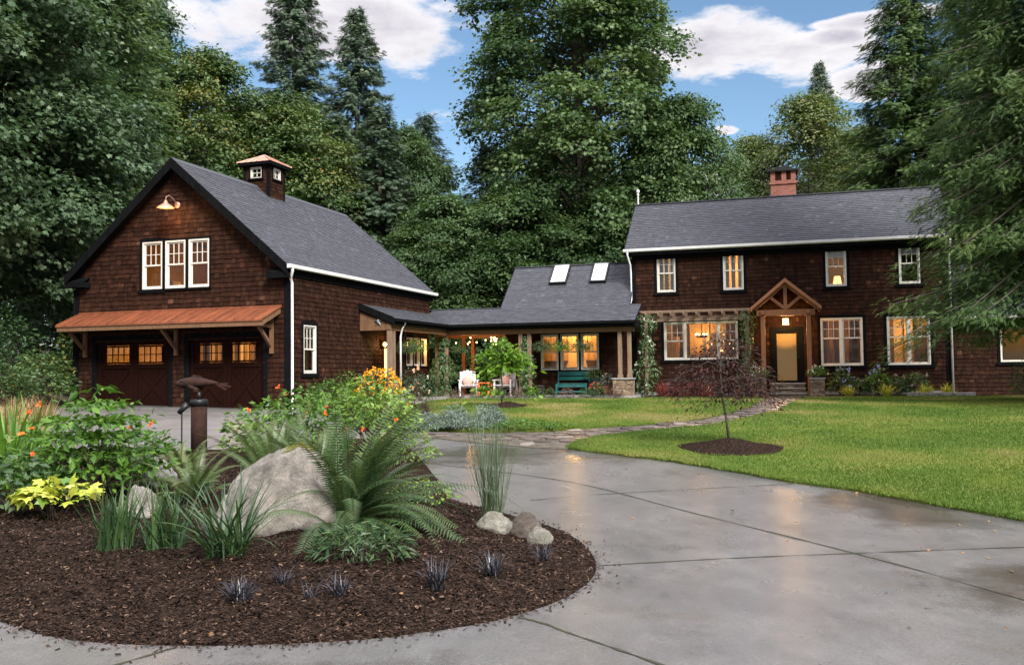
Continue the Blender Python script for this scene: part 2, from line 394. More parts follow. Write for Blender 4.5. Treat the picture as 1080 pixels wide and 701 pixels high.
def sheet(name, poly, step, zf, mat, skirt=.12, label=None, cat=None, kind='structure', parent=None, holes=()):
    poly = np.asarray(poly, float)
    x0, y0 = poly.min(0); x1, y1 = poly.max(0)
    gx, gy = np.meshgrid(np.arange(x0, x1, step), np.arange(y0, y1, step))
    gx = gx + rng.uniform(-.2, .2, gx.shape) * step; gy = gy + rng.uniform(-.2, .2, gy.shape) * step
    ins = pip(poly, gx, gy)
    pts = [Vector(q) for q in poly] + [Vector(q) for q in np.stack([gx[ins], gy[ins]], 1)]
    vs, es, fs, *_ = delaunay_2d_cdt(pts, [], [list(range(len(poly)))], 1, 1e-5)
    V = np.array([(v.x, v.y) for v in vs]); Z = zf(V[:, 0], V[:, 1])
    V = np.column_stack([V, Z])
    F = np.array([list(f) for f in fs if len(f) == 3], int)
    # outward skirts on the border edges
    cnt = {}
    for f in F:
        for a, b in ((f[0], f[1]), (f[1], f[2]), (f[2], f[0])):
            k = (min(a, b), max(a, b)); cnt[k] = None if k in cnt else (a, b)
    be = [e for e in cnt.values() if e]
    Q = []
    if skirt:
        V2 = V.copy(); V2[:, 2] -= skirt; nV = len(V)
        used = sorted({i for e in be for i in e}); mp = {u: nV + i for i, u in enumerate(used)}
        V = np.vstack([V, V2[used]])
        Q = [(b, a, mp[a], mp[b]) for a, b in be]
    me = npmesh(name, V, [F, np.array(Q, int).reshape(-1, 4)], mat, smooth=False)
    me.polygons.foreach_set('use_smooth', [True] * len(F) + [False] * len(Q))
    o = link_mesh(name, me, parent)
    return tag(o, label, cat, None, kind)

# building frames (plan): garage and house
TG, TH = math.radians(18.1), math.radians(16.25)
G0 = np.array([-6.39, 26.3, 0]); EG = np.array([math.cos(TG), -math.sin(TG), 0]); NG = np.array([math.sin(TG), math.cos(TG), 0])
H0 = np.array([4.62, 34.92, 0]); EH = np.array([math.cos(TH), -math.sin(TH), 0]); NH = np.array([math.sin(TH), math.cos(TH), 0])
def Gp(u, v, z=0): return G0 + EG * u + NG * v + np.array([0, 0, z])
def Hp(u, v, z=0): return H0 + EH * u + NH * v + np.array([0, 0, z])

# ground materials
m, t, p, o_ = newmat('forest_floor')
n = tnoise(t, 1.2, 6); n2_ = tnoise(t, 14, 4)
t.links.new(mixc(t, tmath(t, 'MULTIPLY', n2_, .6), ramp(t, n, [(.3, (.035, .026, .018)), (.6, (.06, .045, .028)), (.8, (.05, .06, .025))]), (.075, .058, .036)), p.inputs['Base Color'])
p.inputs['Roughness'].default_value = .95; bump(t, p, n2_, .8, .05); M['floor'] = m
m, t, p, o_ = newmat('dry_grass_bank')
n = tnoise(t, .8, 5); n2_ = tnoise(t, 30, 4, .6, (1, 1, .2))
t.links.new(mixc(t, n2_, ramp(t, n, [(.35, (.20, .15, .075)), (.65, (.30, .225, .12))]), (.13, .10, .05)), p.inputs['Base Color'])
p.inputs['Roughness'].default_value = .95; bump(t, p, n2_, .8, .05); M['dry'] = m
m, t, p, o_ = newmat('lawn_turf')
n = tnoise(t, .55, 5); n2_ = tnoise(t, 22, 4); n3 = tnoise(t, 3, 4)
c_ = ramp(t, n, [(.30, (.052, .098, .013)), (.5, (.084, .122, .017)), (.66, (.135, .142, .032)), (.8, (.18, .155, .05))])
t.links.new(mixc(t, .55, c_, ramp(t, mixc(t, .5, n2_, n3), [(.3, (.6, .62, .6)), (.7, (1.35, 1.3, 1.2))]), 'MULTIPLY'), p.inputs['Base Color'])
p.inputs['Roughness'].default_value = .9; p.inputs['Specular IOR Level'].default_value = .2; bump(t, p, n2_, .7, .03); M['lawn'] = m
# wet concrete
m, t, p, o_ = newmat('wet_concrete')
big = tnoise(t, .33, 4, .55); mid = tnoise(t, 1.7, 5, .6); fine = tnoise(t, 45, 4, .7); streak = tnoise(t, 1.5, 9, .72, (1, .6, 1))
gpos = t.nodes.new('ShaderNodeNewGeometry')
def wetspot(cx, cy, rx, ry):
    sp = t.nodes.new('ShaderNodeSeparateXYZ'); t.links.new(gpos.outputs['Position'], sp.inputs[0])
    a = tmath(t, 'DIVIDE', tmath(t, 'SUBTRACT', sp.outputs[0], cx), rx); b = tmath(t, 'DIVIDE', tmath(t, 'SUBTRACT', sp.outputs[1], cy), ry)
    return tmath(t, 'SUBTRACT', 1.0, tmath(t, 'SQRT', tmath(t, 'ADD', tmath(t, 'MULTIPLY', a, a), tmath(t, 'MULTIPLY', b, b))))
ws = wetspot(-.5, 15.6, 1.5, 1.3)
for q in ((4.3, 10.6, .8, 1.3), (4.3, 6.6, 1.3, .9), (1.5, 14.9, 1.1, .7), (-1.4, 4.9, 1.4, .5)): ws = tmath(t, 'MAXIMUM', ws, wetspot(*q))
wsum = tmath(t, 'ADD', tmath(t, 'MULTIPLY', tmath(t, 'MAXIMUM', ws, -.4), .30), tmath(t, 'ADD', tmath(t, 'MULTIPLY', big, .55), tmath(t, 'MULTIPLY', mid, .75)))
wet = ramp(t, wsum, [(.62, (0, 0, 0)), (.86, (1, 1, 1))])
base = ramp(t, streak, [(.28, (.090, .086, .084)), (.42, (.126, .121, .118)), (.56, (.152, .146, .142)), (.72, (.192, .184, .178))])
base = mixc(t, .8, base, ramp(t, fine, [(.3, (.70, .70, .70)), (.7, (1.25, 1.25, 1.25))]), 'MULTIPLY')
speck = tnoise(t, 130, 2, .6)
base = mixc(t, .6, base, ramp(t, speck, [(.3, (.62, .61, .6)), (.55, (1, 1, 1)), (.72, (1.45, 1.42, 1.38))]), 'MULTIPLY')
base = mixc(t, ramp(t, tnoise(t, 3.2, 8, .72, (9, .6, 1)), [(.60, (0, 0, 0)), (.72, (.35, .35, .35))]), base, (.33, .32, .31))
base = mixc(t, .5, base, ramp(t, tnoise(t, .55, 7, .62), [(.36, (.74, .73, .73)), (.5, (1, 1, 1)), (.7, (1.08, 1.07, 1.06))]), 'MULTIPLY')
stain = ramp(t, tnoise(t, .9, 6, .6), [(.56, (1, 1, 1)), (.72, (.84, .76, .68))])
base = mixc(t, .8, base, stain, 'MULTIPLY')
t.links.new(mixc(t, wet, base, mixc(t, 1.0, base, (.56, .50, .45), 'MULTIPLY')), p.inputs['Base Color'])
rg = tmath(t, 'ADD', .22, tmath(t, 'MULTIPLY', mid, .14)); rg = tmath(t, 'SUBTRACT', rg, tmath(t, 'MULTIPLY', wet, .13))
sxr = t.nodes.new('ShaderNodeSeparateXYZ'); t.links.new(gpos.outputs['Position'], sxr.inputs[0])
rg = tmath(t, 'ADD', rg, ramp(t, tmath(t, 'MULTIPLY', tmath(t, 'ADD', sxr.outputs[0], 2.5), -.4), [(0, (0, 0, 0)), (1, (.32, .32, .32))]))      # rougher towards the left, dulls the barn lamp's reflection
t.links.new(rg, p.inputs['Roughness']); p.inputs['Specular IOR Level'].default_value = .75
scr = ramp(t, tnoise(t, 3.0, 8, .7, (9, .5, 1)), [(.66, (0, 0, 0)), (.76, (1, 1, 1))])
bump(t, p, tmath(t, 'ADD', tmath(t, 'MULTIPLY', fine, .5), tmath(t, 'MULTIPLY', tnoise(t, 160, 2, .6), .6)), .16, .006); M['concrete'] = m
m, t, p, o_ = newmat('bark_mulch')
v_ = t.nodes.new('ShaderNodeTexVoronoi'); v_.inputs['Scale'].default_value = 48
c_ = t.nodes.new('ShaderNodeTexCoord'); t.links.new(c_.outputs['Object'], v_.inputs['Vector'])
hs_ = t.nodes.new('ShaderNodeSeparateColor'); t.links.new(v_.outputs['Color'], hs_.inputs[0])
t.links.new(ramp(t, hs_.outputs[0], [(0, (.011, .0070, .0053)), (.6, (.029, .0175, .0125)), (.93, (.052, .032, .023)), (1, (.11, .07, .045))]), p.inputs['Base Color'])
p.inputs['Roughness'].default_value = .95; p.inputs['Specular IOR Level'].default_value = .08; bump(t, p, tmath(t, 'ADD', tmath(t, 'MULTIPLY', v_.outputs['Distance'], 1.5), tnoise(t, 9, 5)), .9, .03); M['mulch'] = m
m, t, p, o_ = newmat('path_joint_soil')
n = tnoise(t, 5, 5)
t.links.new(ramp(t, n, [(.4, (.055, .045, .035)), (.6, (.10, .085, .06)), (.72, (.06, .075, .025))]), p.inputs['Base Color']); p.inputs['Roughness'].default_value = .85
bump(t, p, tnoise(t, 30, 4), .6, .03); M['soil'] = m
M['chip'] = tonemat('mulch_chip', [(0, (.011, .0068, .0053)), (.6, (.029, .0170, .0125)), (.92, (.058, .036, .027)), (1, (.17, .11, .075))], .92, 30, .2, 0, None, .1)
M['flag'] = tonemat('wet_flagstone', [(0, (.065, .055, .05)), (.5, (.14, .112, .095)), (.8, (.22, .16, .125)), (1, (.26, .23, .21))], .34, 12, .3, .3, None, .5, 30)
M['joint'] = pm('driveway_joint', (.022, .022, .018), (.05, .055, .025), 8, .9)

# ground sheet to the horizon
xs = np.concatenate([np.arange(-300, -40, 20), np.arange(-40, 40, 1.0), np.arange(40, 301, 20)])
ys = np.concatenate([np.arange(-60, -4, 8), np.arange(-4, 60, 1.0), np.arange(60, 421, 20)])
XX, YY = np.meshgrid(xs, ys); ZZ = terr(XX, YY) - .03
nx_, ny_ = len(xs), len(ys)
idx = np.arange(nx_ * ny_).reshape(ny_, nx_)
Fq = np.stack([idx[:-1, :-1], idx[:-1, 1:], idx[1:, 1:], idx[1:, :-1]], -1).reshape(-1, 4)
ground = link_mesh('ground', npmesh('ground', np.stack([XX, YY, ZZ], -1).reshape(-1, 3), [Fq], M['floor'], smooth=True)); tag(ground, kind='structure')

bank_poly = smooth_poly([(-12.3, 16.2), (-9.6, 18.0), (-10.6, 21.0), (-12.6, 24.5), (-14.6, 27.6), (-19, 28), (-24, 24), (-22, 16)], 4)
sheet('grass_bank', bank_poly, .8, lambda x, y: terr(x, y) + .03, M['dry'], .2)

LAWN_EDGE = [(0.95, 15.89), (1.54, 15.24), (2.4, 14.3), (3.22, 13.02), (3.64, 12.2), (4.19, 11.55), (4.6, 10.75), (4.95, 10.0), (5.3, 9.3), (6.6, 7.2), (9, 3.5), (12, -3)]
DRIVE = LAWN_EDGE[::-1] + [(.40, 16.1), (-.23, 16.6), (-1.05, 17.25), (-1.5, 17.75), (-2.6, 18.0), (-3.3, 19.5), (-4.0, 22), (-5.3, 25), tuple(Gp(-.15, -.02)[:2]), tuple(Gp(-7.4, -.02)[:2]),
         (-12.6, 24.5), (-10.6, 21), (-9.6, 17.5), (-13, 13), (-16, 6), (-16, -3)]
drive = sheet('driveway', DRIVE, .45, lambda x, y: terr(x, y) + .02, M['concrete'], .1)

BED = smooth_poly([(-3.47, 6.26), (-3.0, 5.93), (-2.65, 5.77), (-2.36, 5.70), (-2.03, 5.66), (-1.55, 5.66), (-1.07, 5.72), (-0.68, 5.84), (-0.14, 6.14), (0.31, 6.64), (0.57, 7.2), (0.68, 7.75), (0.66, 8.41), (0.49, 9.2), (0.15, 9.85),
       (-0.34, 10.6), (-0.77, 11.3), (-1.19, 13.44), (-1.92, 16.6), (-2.6, 17.6), (-3.4, 17.7), (-4.3, 16.9), (-5.6, 16.3), (-7.5, 16.6), (-9.3, 17.0), (-11.3, 15.5), (-12, 12), (-9.5, 8.4), (-6.2, 7.2), (-4.5, 6.75)], 4)
def dist_poly(poly, X, Y):
    P0 = np.asarray(poly); P1 = np.roll(P0, -1, 0); d = np.full(np.shape(X), 1e9)
    for a, b in zip(P0, P1):
        ab = b - a; tt = np.clip(((X - a[0]) * ab[0] + (Y - a[1]) * ab[1]) / (ab @ ab + 1e-12), 0, 1)
        d = np.minimum(d, np.hypot(X - a[0] - tt * ab[0], Y - a[1] - tt * ab[1]))
    return d
def bedz(x, y):
    x = np.asarray(x, float); y = np.asarray(y, float)
    d = dist_poly(BED, x, y)
    lump = .018 * np.sin(x * 7.1 + y * 3.3) + .014 * np.sin(x * 3.7 - y * 8.9) + .010 * np.sin(x * 17 + y * 13)
    return terr(x, y) + .030 + .14 * sm(d / 1.6) + lump * sm((d - .05) / .5)
sheet('mulch_bed', BED, .14, bedz, M['mulch'], .12)
def bz(x, y): return float(bedz(np.array([x]), np.array([y]))[0])

def strip(name, pts, w, mat, off):
    pts = smooth_poly(pts, 8, False); d = np.gradient(pts, axis=0); nn = np.stack([-d[:, 1], d[:, 0]], 1); nn /= np.linalg.norm(nn, axis=1)[:, None]
    ww = w * (1 + .35 * rng.standard_normal(len(pts)))[:, None] * .5
    a = pts + nn * ww; b = pts - nn * ww
    V = np.vstack([np.column_stack([q, terr(q[:, 0], q[:, 1]) + off]) for q in (a, b)])
    k = len(pts); F = np.array([(i, i + 1, k + i + 1, k + i) for i in range(k - 1)])
    return tag(link_mesh(name, npmesh(name, V, [F[:, ::-1]], mat)), kind='structure')
for q in ([(-1.2, 14.32), (0.74, 12.48), (1.95, 10.2), (2.97, 8.11), (3.56, 6.51), (4.1, 4.9), (4.6, 3.2)], [(0.69, 7.75), (1.8, 7.96), (2.97, 8.11), (4.54, 8.28), (5.85, 8.4)], [(0.2, 11.1), (1.2, 11.5), (3.43, 12.04), (3.62, 12.1)],
          [(0.02, 6.22), (0.2, 6.03), (.33, 5.83), (.75, 5.26), (1.6, 4.0)], [(-2.05, 5.62), (-2.21, 5.38), (-2.6, 4.8)], [(-1.35, 15.4), (-.2, 15.2), (.95, 15.6)], [(-4.2, 19.2), (-9.2, 20.6)], [(-4.6, 22.8), (-10.8, 24.7)]):
    strip('driveway_joint', q, .022, M['joint'], .025)

PATH_UP = [(-3.0, 18.95), (-1.95, 18.85), (-.31, 18.40), (.74, 18.56), (1.96, 19.27), (2.6, 19.5), (4.16, 20.66), (5.2, 22.2), (6.2, 24.3), (7.4, 27.6), tuple(Hp(4.85, -1.75)[:2])]
PATH_LO = [tuple(Hp(6.25, -1.75)[:2]), (8.75, 28.2), (7.6, 25.2), (6.75, 23.1), (5.41, 20.98), (4.14, 19.3), (2.85, 18.5), (1.6, 17.5), (1.12, 16.7), (.95, 15.9), (.40, 16.12), (-.23, 16.62), (-1.05, 17.27), (-1.5, 17.77), (-2.6, 18.02)]
PATH = PATH_UP + PATH_LO
sheet('garden_path', PATH, .5, lambda x, y: terr(x, y) + .03, M['soil'], .1)
# flagstones: irregular slabs laid along the path
def flagstones():
    x0, y0 = np.min(PATH, 0); x1, y1 = np.max(PATH, 0)
    s = .42; V = []; F = {}; tn = {}; nv = 0
    for iy, y in enumerate(np.arange(y0, y1, s * .8)):
        for x in np.arange(x0, x1, s):
            px = x + (iy % 2) * s * .5 + rng.uniform(-.10, .10); py = y + rng.uniform(-.09, .09)
            if not pip(PATH, np.array([px]), np.array([py]))[0]: continue
            if dist_poly(PATH, np.array([px]), np.array([py]))[0] < .12: continue
            if rng.random() < .08: continue
            k = rng.integers(5, 8); an = np.sort(np.linspace(0, 2 * PI, k, endpoint=False) + rng.uniform(-.25, .25, k)) + rng.uniform(0, 2 * PI)
            rr = s * rng.uniform(.34, .52, k); ax = rng.uniform(.8, 1.25)
            qx = px + rr * np.cos(an) * ax; qy = py + rr * np.sin(an) / ax * .85
            h = .045 + rng.uniform(-.012, .02); z = terr(qx, qy)
            tilt = rng.uniform(-.02, .02, k) * .4
            V += [(a, b, c + h + d) for a, b, c, d in zip(qx, qy, z, tilt)] + [(a, b, c + .0) for a, b, c in zip(qx, qy, z)]
            F.setdefault(k, []).append([nv + i for i in range(k)]); tt = rng.random() ** 1.3; tn.setdefault(k, []).append(tt)
            for i in range(k):
                F.setdefault(4, []).append([nv + i, nv + k + i, nv + k + (i + 1) % k, nv + (i + 1) % k]); tn.setdefault(4, []).append(tt * .6)
            nv += 2 * k
    ks = sorted(F)
    me = npmesh('flagstone_paving', V, [np.array(F[k]) for k in ks], M['flag'], np.concatenate([tn[k] for k in ks]))
    tag(link_mesh('flagstone_paving', me), kind='structure')
flagstones()

LAWN_R = [(0.95, 15.89)] + LAWN_EDGE[1:] + [(45, -3), (45, 26)] + [tuple(Hp(24, -.6)[:2]), tuple(Hp(15, -1.0)[:2]), tuple(Hp(11.3, -1.9)[:2]), tuple(Hp(8.5, -1.75)[:2]), tuple(Hp(6.9, -1.7)[:2]), tuple(Hp(6.25, -1.75)[:2])] + PATH_LO[1:9]
lawn = sheet('lawn', LAWN_R, .7, lambda x, y: terr(x, y) + .055, M['lawn'], .12)
LAWN_B = [(-1.9, 19.35), (-.31, 18.98), (.74, 19.0), (1.9, 19.4)] + PATH_UP[5:] + [tuple(Hp(3.5, -1.5)[:2]), tuple(Hp(1.0, -1.6)[:2]), tuple(Hp(.5, -2.75)[:2]), tuple(Hp(-6.4, -2.75)[:2]), (-2.95, 31.5), (-2.4, 27), (-2.0, 23.0)]
sheet('lawn', LAWN_B, .6, lambda x, y: terr(x, y) + .055, M['lawn'], .12)
# planting soil: between the drive and the garage side, and along the house front
BORDER_A = [(-2.0, 19.3), (-2.05, 23), (-2.45, 27), (-3.0, 31.4), tuple(Gp(2.2, 7.2)[:2]), tuple(Gp(2.2, 4.2)[:2]), tuple(Gp(.02, 4.2)[:2]), tuple(Gp(.02, 0)[:2]), (-5.3, 25), (-4.0, 22), (-3.3, 19.6)]
BORDER_A = [q for q in BORDER_A]
sheet('border_soil', BORDER_A, .5, lambda x, y: terr(x, y) + .04, M['mulch'], .08)
sheet('border_soil', [tuple(Hp(u, v)[:2]) for u, v in ((.6, -1.7), (4.3, -1.6), (4.3, -.02), (.6, -.02))], .5, lambda x, y: terr(x, y) + .07, M['mulch'], .08)
sheet('border_soil', [tuple(Hp(u, v)[:2]) for u, v in ((6.7, -1.75), (8.6, -1.75), (11.2, -1.85), (11.2, -.02), (6.7, -.02))], .5, lambda x, y: terr(x, y) + .07, M['mulch'], .08)
def ring(cx, cy, rx, ry, rz):
    an = np.linspace(0, 2 * PI, 36, endpoint=False)
    rr = 1 + .05 * np.sin(an * 3 + 1) + .04 * np.sin(an * 5)
    poly = np.stack([cx + rx * rr * np.cos(an), cy + ry * rr * np.sin(an)], 1)
    return sheet('mulch_ring', poly, .12, lambda x, y: terr(x, y) + .06 + rz * sm(1 - np.hypot((x - cx) / rx, (y - cy) / ry)), M['mulch'], .1)
ring(3.66, 15.55, .86, .95, .16)
ring(-.14, 26.3, .55, 1.5, .12)

# chips of bark on the mulch bed, thickest where the camera stands closest
def chips():
    n = 160000
    X = rng.uniform(-7.0, 1.0, n); Y = 5.3 + 7.7 * rng.random(n) ** 1.5
    ins = pip(BED, X, Y); dd = dist_poly(BED, X, Y)
    k = (ins | (rng.random(n) < .55 * np.exp(-dd / .05))) & (X > -.62 * Y - 1.5) ; X, Y, ins = X[k], Y[k], ins[k]; n = len(X)
    Z = np.where(ins, bedz(X, Y), terr(X, Y) + .022) + rng.uniform(.002, .012, n)
    ln = rng.uniform(.005, .020, n); wd = ln * rng.uniform(.18, .5, n); a = rng.uniform(0, 2 * PI, n); tl = rng.uniform(-.5, .5, n); rl = rng.uniform(-.5, .5, n)
    ux = np.stack([np.cos(a) * np.cos(tl), np.sin(a) * np.cos(tl), np.sin(tl)], 1); vx = np.stack([-np.sin(a) * np.cos(rl), np.cos(a) * np.cos(rl), np.sin(rl)], 1)
    C = np.stack([X, Y, Z], 1)
    V = np.stack([C - ux * ln[:, None] - vx * wd[:, None], C + ux * ln[:, None] - vx * wd[:, None], C + ux * ln[:, None] * .8 + vx * wd[:, None], C - ux * ln[:, None] * .9 + vx * wd[:, None]], 1).reshape(-1, 3)
    F = np.arange(4 * n).reshape(n, 4)
    me = npmesh('mulch_chips', V, [F], M['chip'], rng.random(n))
    tag(link_mesh('mulch_chips', me), 'loose dark bark chips covering the island bed', 'mulch', None, 'stuff')
chips()

# grass blades
M['blade'] = leafmat('grass_blade', [(0, (.062, .118, .014)), (.45, (.105, .160, .022)), (.8, (.175, .185, .044)), (1, (.26, .22, .09))], .6, .25, .25)
def grass(name, poly, dens, h, label, ymin=0, ymax=99):
    poly = np.asarray(poly); Xs = []; Ys = []; Ws = []
    for a, b, d, w in dens:
        n = int(d * (b - a) * 26)
        X = rng.uniform(-4, 22, n); Y = rng.uniform(a, b, n)
        k = (X > -.60 * Y - .5) & (X < .60 * Y + 4.5) & pip(poly, X, Y)
        for c in ((3.66, 15.55, .84, .92), (-.14, 26.3, .53, 1.45)): k &= np.hypot((X - c[0]) / c[2], (Y - c[1]) / c[3]) > 1
        Xs.append(X[k]); Ys.append(Y[k]); Ws.append(np.full(k.sum(), w))
    # ragged fringe along the borders: tufts leaning over the concrete and the stones
    for a, b in zip(poly, np.roll(poly, -1, 0)):
        ln_ = np.hypot(*(b - a)); q = (a + b) / 2
        if q[1] > 31 or q[1] < 6 or abs(q[0]) > .7 * q[1] + 2: continue
        k = int(ln_ * 260); tt = rng.random(k)[:, None]; p_ = a + (b - a) * tt + rng.normal(0, .035, (k, 2)) + .03 * np.sin(tt * ln_ * 9)
        Xs.append(p_[:, 0]); Ys.append(p_[:, 1]); Ws.append(np.full(k, .007))
    X = np.concatenate(Xs); Y = np.concatenate(Ys); Wd = np.concatenate(Ws); n = len(X)
    Z = terr(X, Y) + .05
    a = rng.uniform(0, 2 * PI, n); hh = h * rng.uniform(.5, 1.35, n); le = rng.uniform(.1, .8, n) * hh; b2 = rng.uniform(0, 2 * PI, n)
    wx, wy = np.cos(a) * Wd, np.sin(a) * Wd
    V = np.stack([np.stack([X - wx, Y - wy, Z], 1), np.stack([X + wx, Y + wy, Z], 1), np.stack([X + np.cos(b2) * le, Y + np.sin(b2) * le, Z + hh], 1)], 1).reshape(-1, 3)
    patch = np.array([mnoise.fractal(Vector((a_ * .42, b_ * .30, 3.1)), 1.0, 2.0, 4) for a_, b_ in zip(X, Y)])
    tone = np.clip(.24 + 1.15 * patch + .20 * rng.random(n) + (rng.random(n) < .04) * .35, 0, 1)
    me = npmesh(name, V, [np.arange(3 * n).reshape(n, 3)], M['blade'], tone)
    tag(link_mesh(name, me), label, 'grass', None, 'stuff')
grass('lawn_grass', LAWN_R, ((5.5, 8.6, 1800, .006), (8.6, 13, 2600, .006), (13, 18, 1500, .008), (18, 25, 800, .011), (25, 33, 380, .014)), .032, 'short mown grass on the wide sloping lawn')
grass('lawn_grass', LAWN_B, ((18.5, 25, 800, .011), (25, 35, 380, .014)), .032, 'short mown grass between the path and the patio')

# ------------------------------------------------------------------ walls, roofs, windows
X_, Y_, Z_ = np.array([1., 0, 0]), np.array([0, 1., 0]), np.array([0, 0, 1.])
def FR(O, A, B, Nn): return (np.array(O, float), np.array(A, float), np.array(B, float), np.array(Nn, float))
FRONT = FR((0, 0, 0), X_, Z_, -Y_)
def shingle_arrays(fr, b0, b1, course, lim, wr, thick, openings=(), gap=.006, seed=1, wob=.012):
    O, A, B, Nn = fr; r = np.random.default_rng(seed)
    a0s = []; a1s = []; bs = []; ts = []; bt = []
    b = b0; row = 0
    while b < b1 - .02:
        lo, hi = lim(b + course * .5)
        if hi - lo > .05:
            n = int((hi - lo) / (sum(wr) / 2)) + 6
            e = lo - r.uniform(0, wr[0]) + np.concatenate([[0], np.cumsum(r.uniform(wr[0], wr[1], n))])
            l, h = np.clip(e[:-1], lo, hi), np.clip(e[1:], lo, hi)
            bm = b + course * .5
            for (oa, ob, oc, od) in openings:
                if oc < bm < od:
                    ls, hs = [], []
                    for p, q in zip(l, h):
                        if q <= oa or p >= ob: ls.append(p); hs.append(q)
                        else:
                            if p < oa: ls.append(p); hs.append(oa)
                            if q > ob: ls.append(ob); hs.append(q)
                    l, h = np.array(ls), np.array(hs)
            if len(l):
                k = (h - l) > .025; l, h = l[k], h[k]
                a0s.append(l); a1s.append(h); bs.append(b + r.uniform(-wob, wob, len(l))); bt.append(np.full(len(l), min(b + course * 1.12, b1)))
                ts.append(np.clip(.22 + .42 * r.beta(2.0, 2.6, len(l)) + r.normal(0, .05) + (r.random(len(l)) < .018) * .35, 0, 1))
        b += course; row += 1
    a0 = np.concatenate(a0s) + gap / 2; a1 = np.concatenate(a1s) - gap / 2; bb = np.concatenate(bs); bt = np.concatenate(bt); tt = np.concatenate(ts); n = len(a0)
    th = thick * r.uniform(.7, 1.3, n)
    P = lambda a, b_, nn: O + A * a[:, None] + B * b_[:, None] + Nn * np.broadcast_to(nn, a.shape)[:, None]
    V = np.stack([P(a0, bb, th), P(a1, bb, th), P(a1, bt, .003), P(a0, bt, .003), P(a0, bb, 0.0), P(a1, bb, 0.0)], 1).reshape(-1, 3)
    i = np.arange(n)[:, None] * 6
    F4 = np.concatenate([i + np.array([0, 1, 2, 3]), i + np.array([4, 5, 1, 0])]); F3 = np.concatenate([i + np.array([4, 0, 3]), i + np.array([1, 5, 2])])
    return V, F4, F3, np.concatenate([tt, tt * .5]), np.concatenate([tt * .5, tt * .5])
def holes_sheet(fr, outline, openings, off):
    pts = [Vector(q) for q in outline]; faces = [list(range(len(outline)))]; k = len(pts)
    for (a, b, c, d) in openings:
        pts += [Vector(q) for q in ((a, c), (b, c), (b, d), (a, d))]; faces.append(list(range(k, k + 4))); k += 4
    vs, es, fs, ov, oe, of = delaunay_2d_cdt(pts, [], faces, 1, 1e-6)
    O, A, B, Nn = fr
    V = np.array([O + A * v.x + B * v.y + Nn * off for v in vs])
    F = []
    for f in fs:
        c = sum((vs[i] for i in f), Vector((0, 0))) / len(f)
        if any(a < c.x < b and e < c.y < d for a, b, e, d in openings): continue
        F.append(list(f))
    return V, np.array(F, int)
def shingled_wall(name, fr, outline, openings, lim, b0, b1, parent, seed, course=.14, thick=.026, mat=None, label=None):
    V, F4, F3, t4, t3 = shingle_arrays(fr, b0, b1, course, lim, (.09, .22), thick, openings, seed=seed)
    Vb, Fb = holes_sheet(fr, outline, openings, 0.001)
    Vb2, Fb2 = holes_sheet(fr, outline, openings, -.14)
    n0 = len(Vb); n1 = len(Vb2)
    VV = np.vstack([Vb, Vb2, V])
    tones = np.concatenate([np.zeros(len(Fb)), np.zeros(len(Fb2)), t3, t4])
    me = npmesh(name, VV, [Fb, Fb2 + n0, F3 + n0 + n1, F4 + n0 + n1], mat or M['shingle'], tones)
    return tag(link_mesh(name, me, parent), label)
def roof_plane(fr, la, lb, parent, seed, thick=.10, course=.14, name='roof', lim=None, mat=None):
    """fr: O at eave start, A along eave, B up the slope, N outward. la: (a0,a1) or lim(b)."""
    lim = lim or (lambda b: la)
    V, F4, F3, t4, t3 = shingle_arrays(fr, -.02, lb, course, lim, (.11, .24), .016, (), .004, seed, .003)
    O, A, B, Nn = fr
    e = [(lim(b), b) for b in np.linspace(0, lb, 2)]
    lo0, hi0 = lim(0.0); lo1, hi1 = lim(lb)
    q = [O + A * lo0, O + A * hi0, O + A * hi1 + B * lb, O + A * lo1 + B * lb]
    q2 = [p - Nn * thick for p in q]
    Vs = np.array(q + q2); Fs = np.array([(0, 1, 2, 3), (7, 6, 5, 4), (0, 4, 5, 1), (1, 5, 6, 2), (2, 6, 7, 3), (3, 7, 4, 0)])
    me = npmesh(name, np.vstack([Vs, V]), [F3 + 8, Fs, F4 + 8], [mat or M['roof'], M['black']], np.concatenate([t3, np.zeros(6), t4]),
                np.concatenate([np.zeros(len(F3)), [0, 1, 1, 1, 1, 1], np.zeros(len(F4))]))
    return link_mesh(name, me, parent)

def sash(mb, fr, a0, a1, b0, b1, nx, ny, n0, w=.045, mw=.018, d=.03):
    mb.fbox(fr, a0, a1, b0, b0 + w, n0, n0 + d); mb.fbox(fr, a0, a1, b1 - w, b1, n0, n0 + d)
    mb.fbox(fr, a0, a0 + w, b0 + w, b1 - w, n0, n0 + d); mb.fbox(fr, a1 - w, a1, b0 + w, b1 - w, n0, n0 + d)
    for i in range(1, nx):
        c = a0 + w + (a1 - a0 - 2 * w) * i / nx; mb.fbox(fr, c - mw / 2, c + mw / 2, b0 + w, b1 - w, n0 + .003, n0 + d - .006)
    for j in range(1, ny):
        c = b0 + w + (b1 - b0 - 2 * w) * j / ny; mb.fbox(fr, a0 + w, a1 - w, c - mw / 2, c + mw / 2, n0 + .001, n0 + d - .008)
def pane_obj(fr, rects, n0, parent):
    mb = MB()
    O, A, B, Nn = fr
    for a0, a1, b0, b1 in rects:
        mb.add([O + A * a + B * b + Nn * n0 for a, b in ((a0, b0), (a1, b0), (a1, b1), (a0, b1))], [(0, 1, 2, 3)])
    return mb.build('pane', M['glass'], parent)
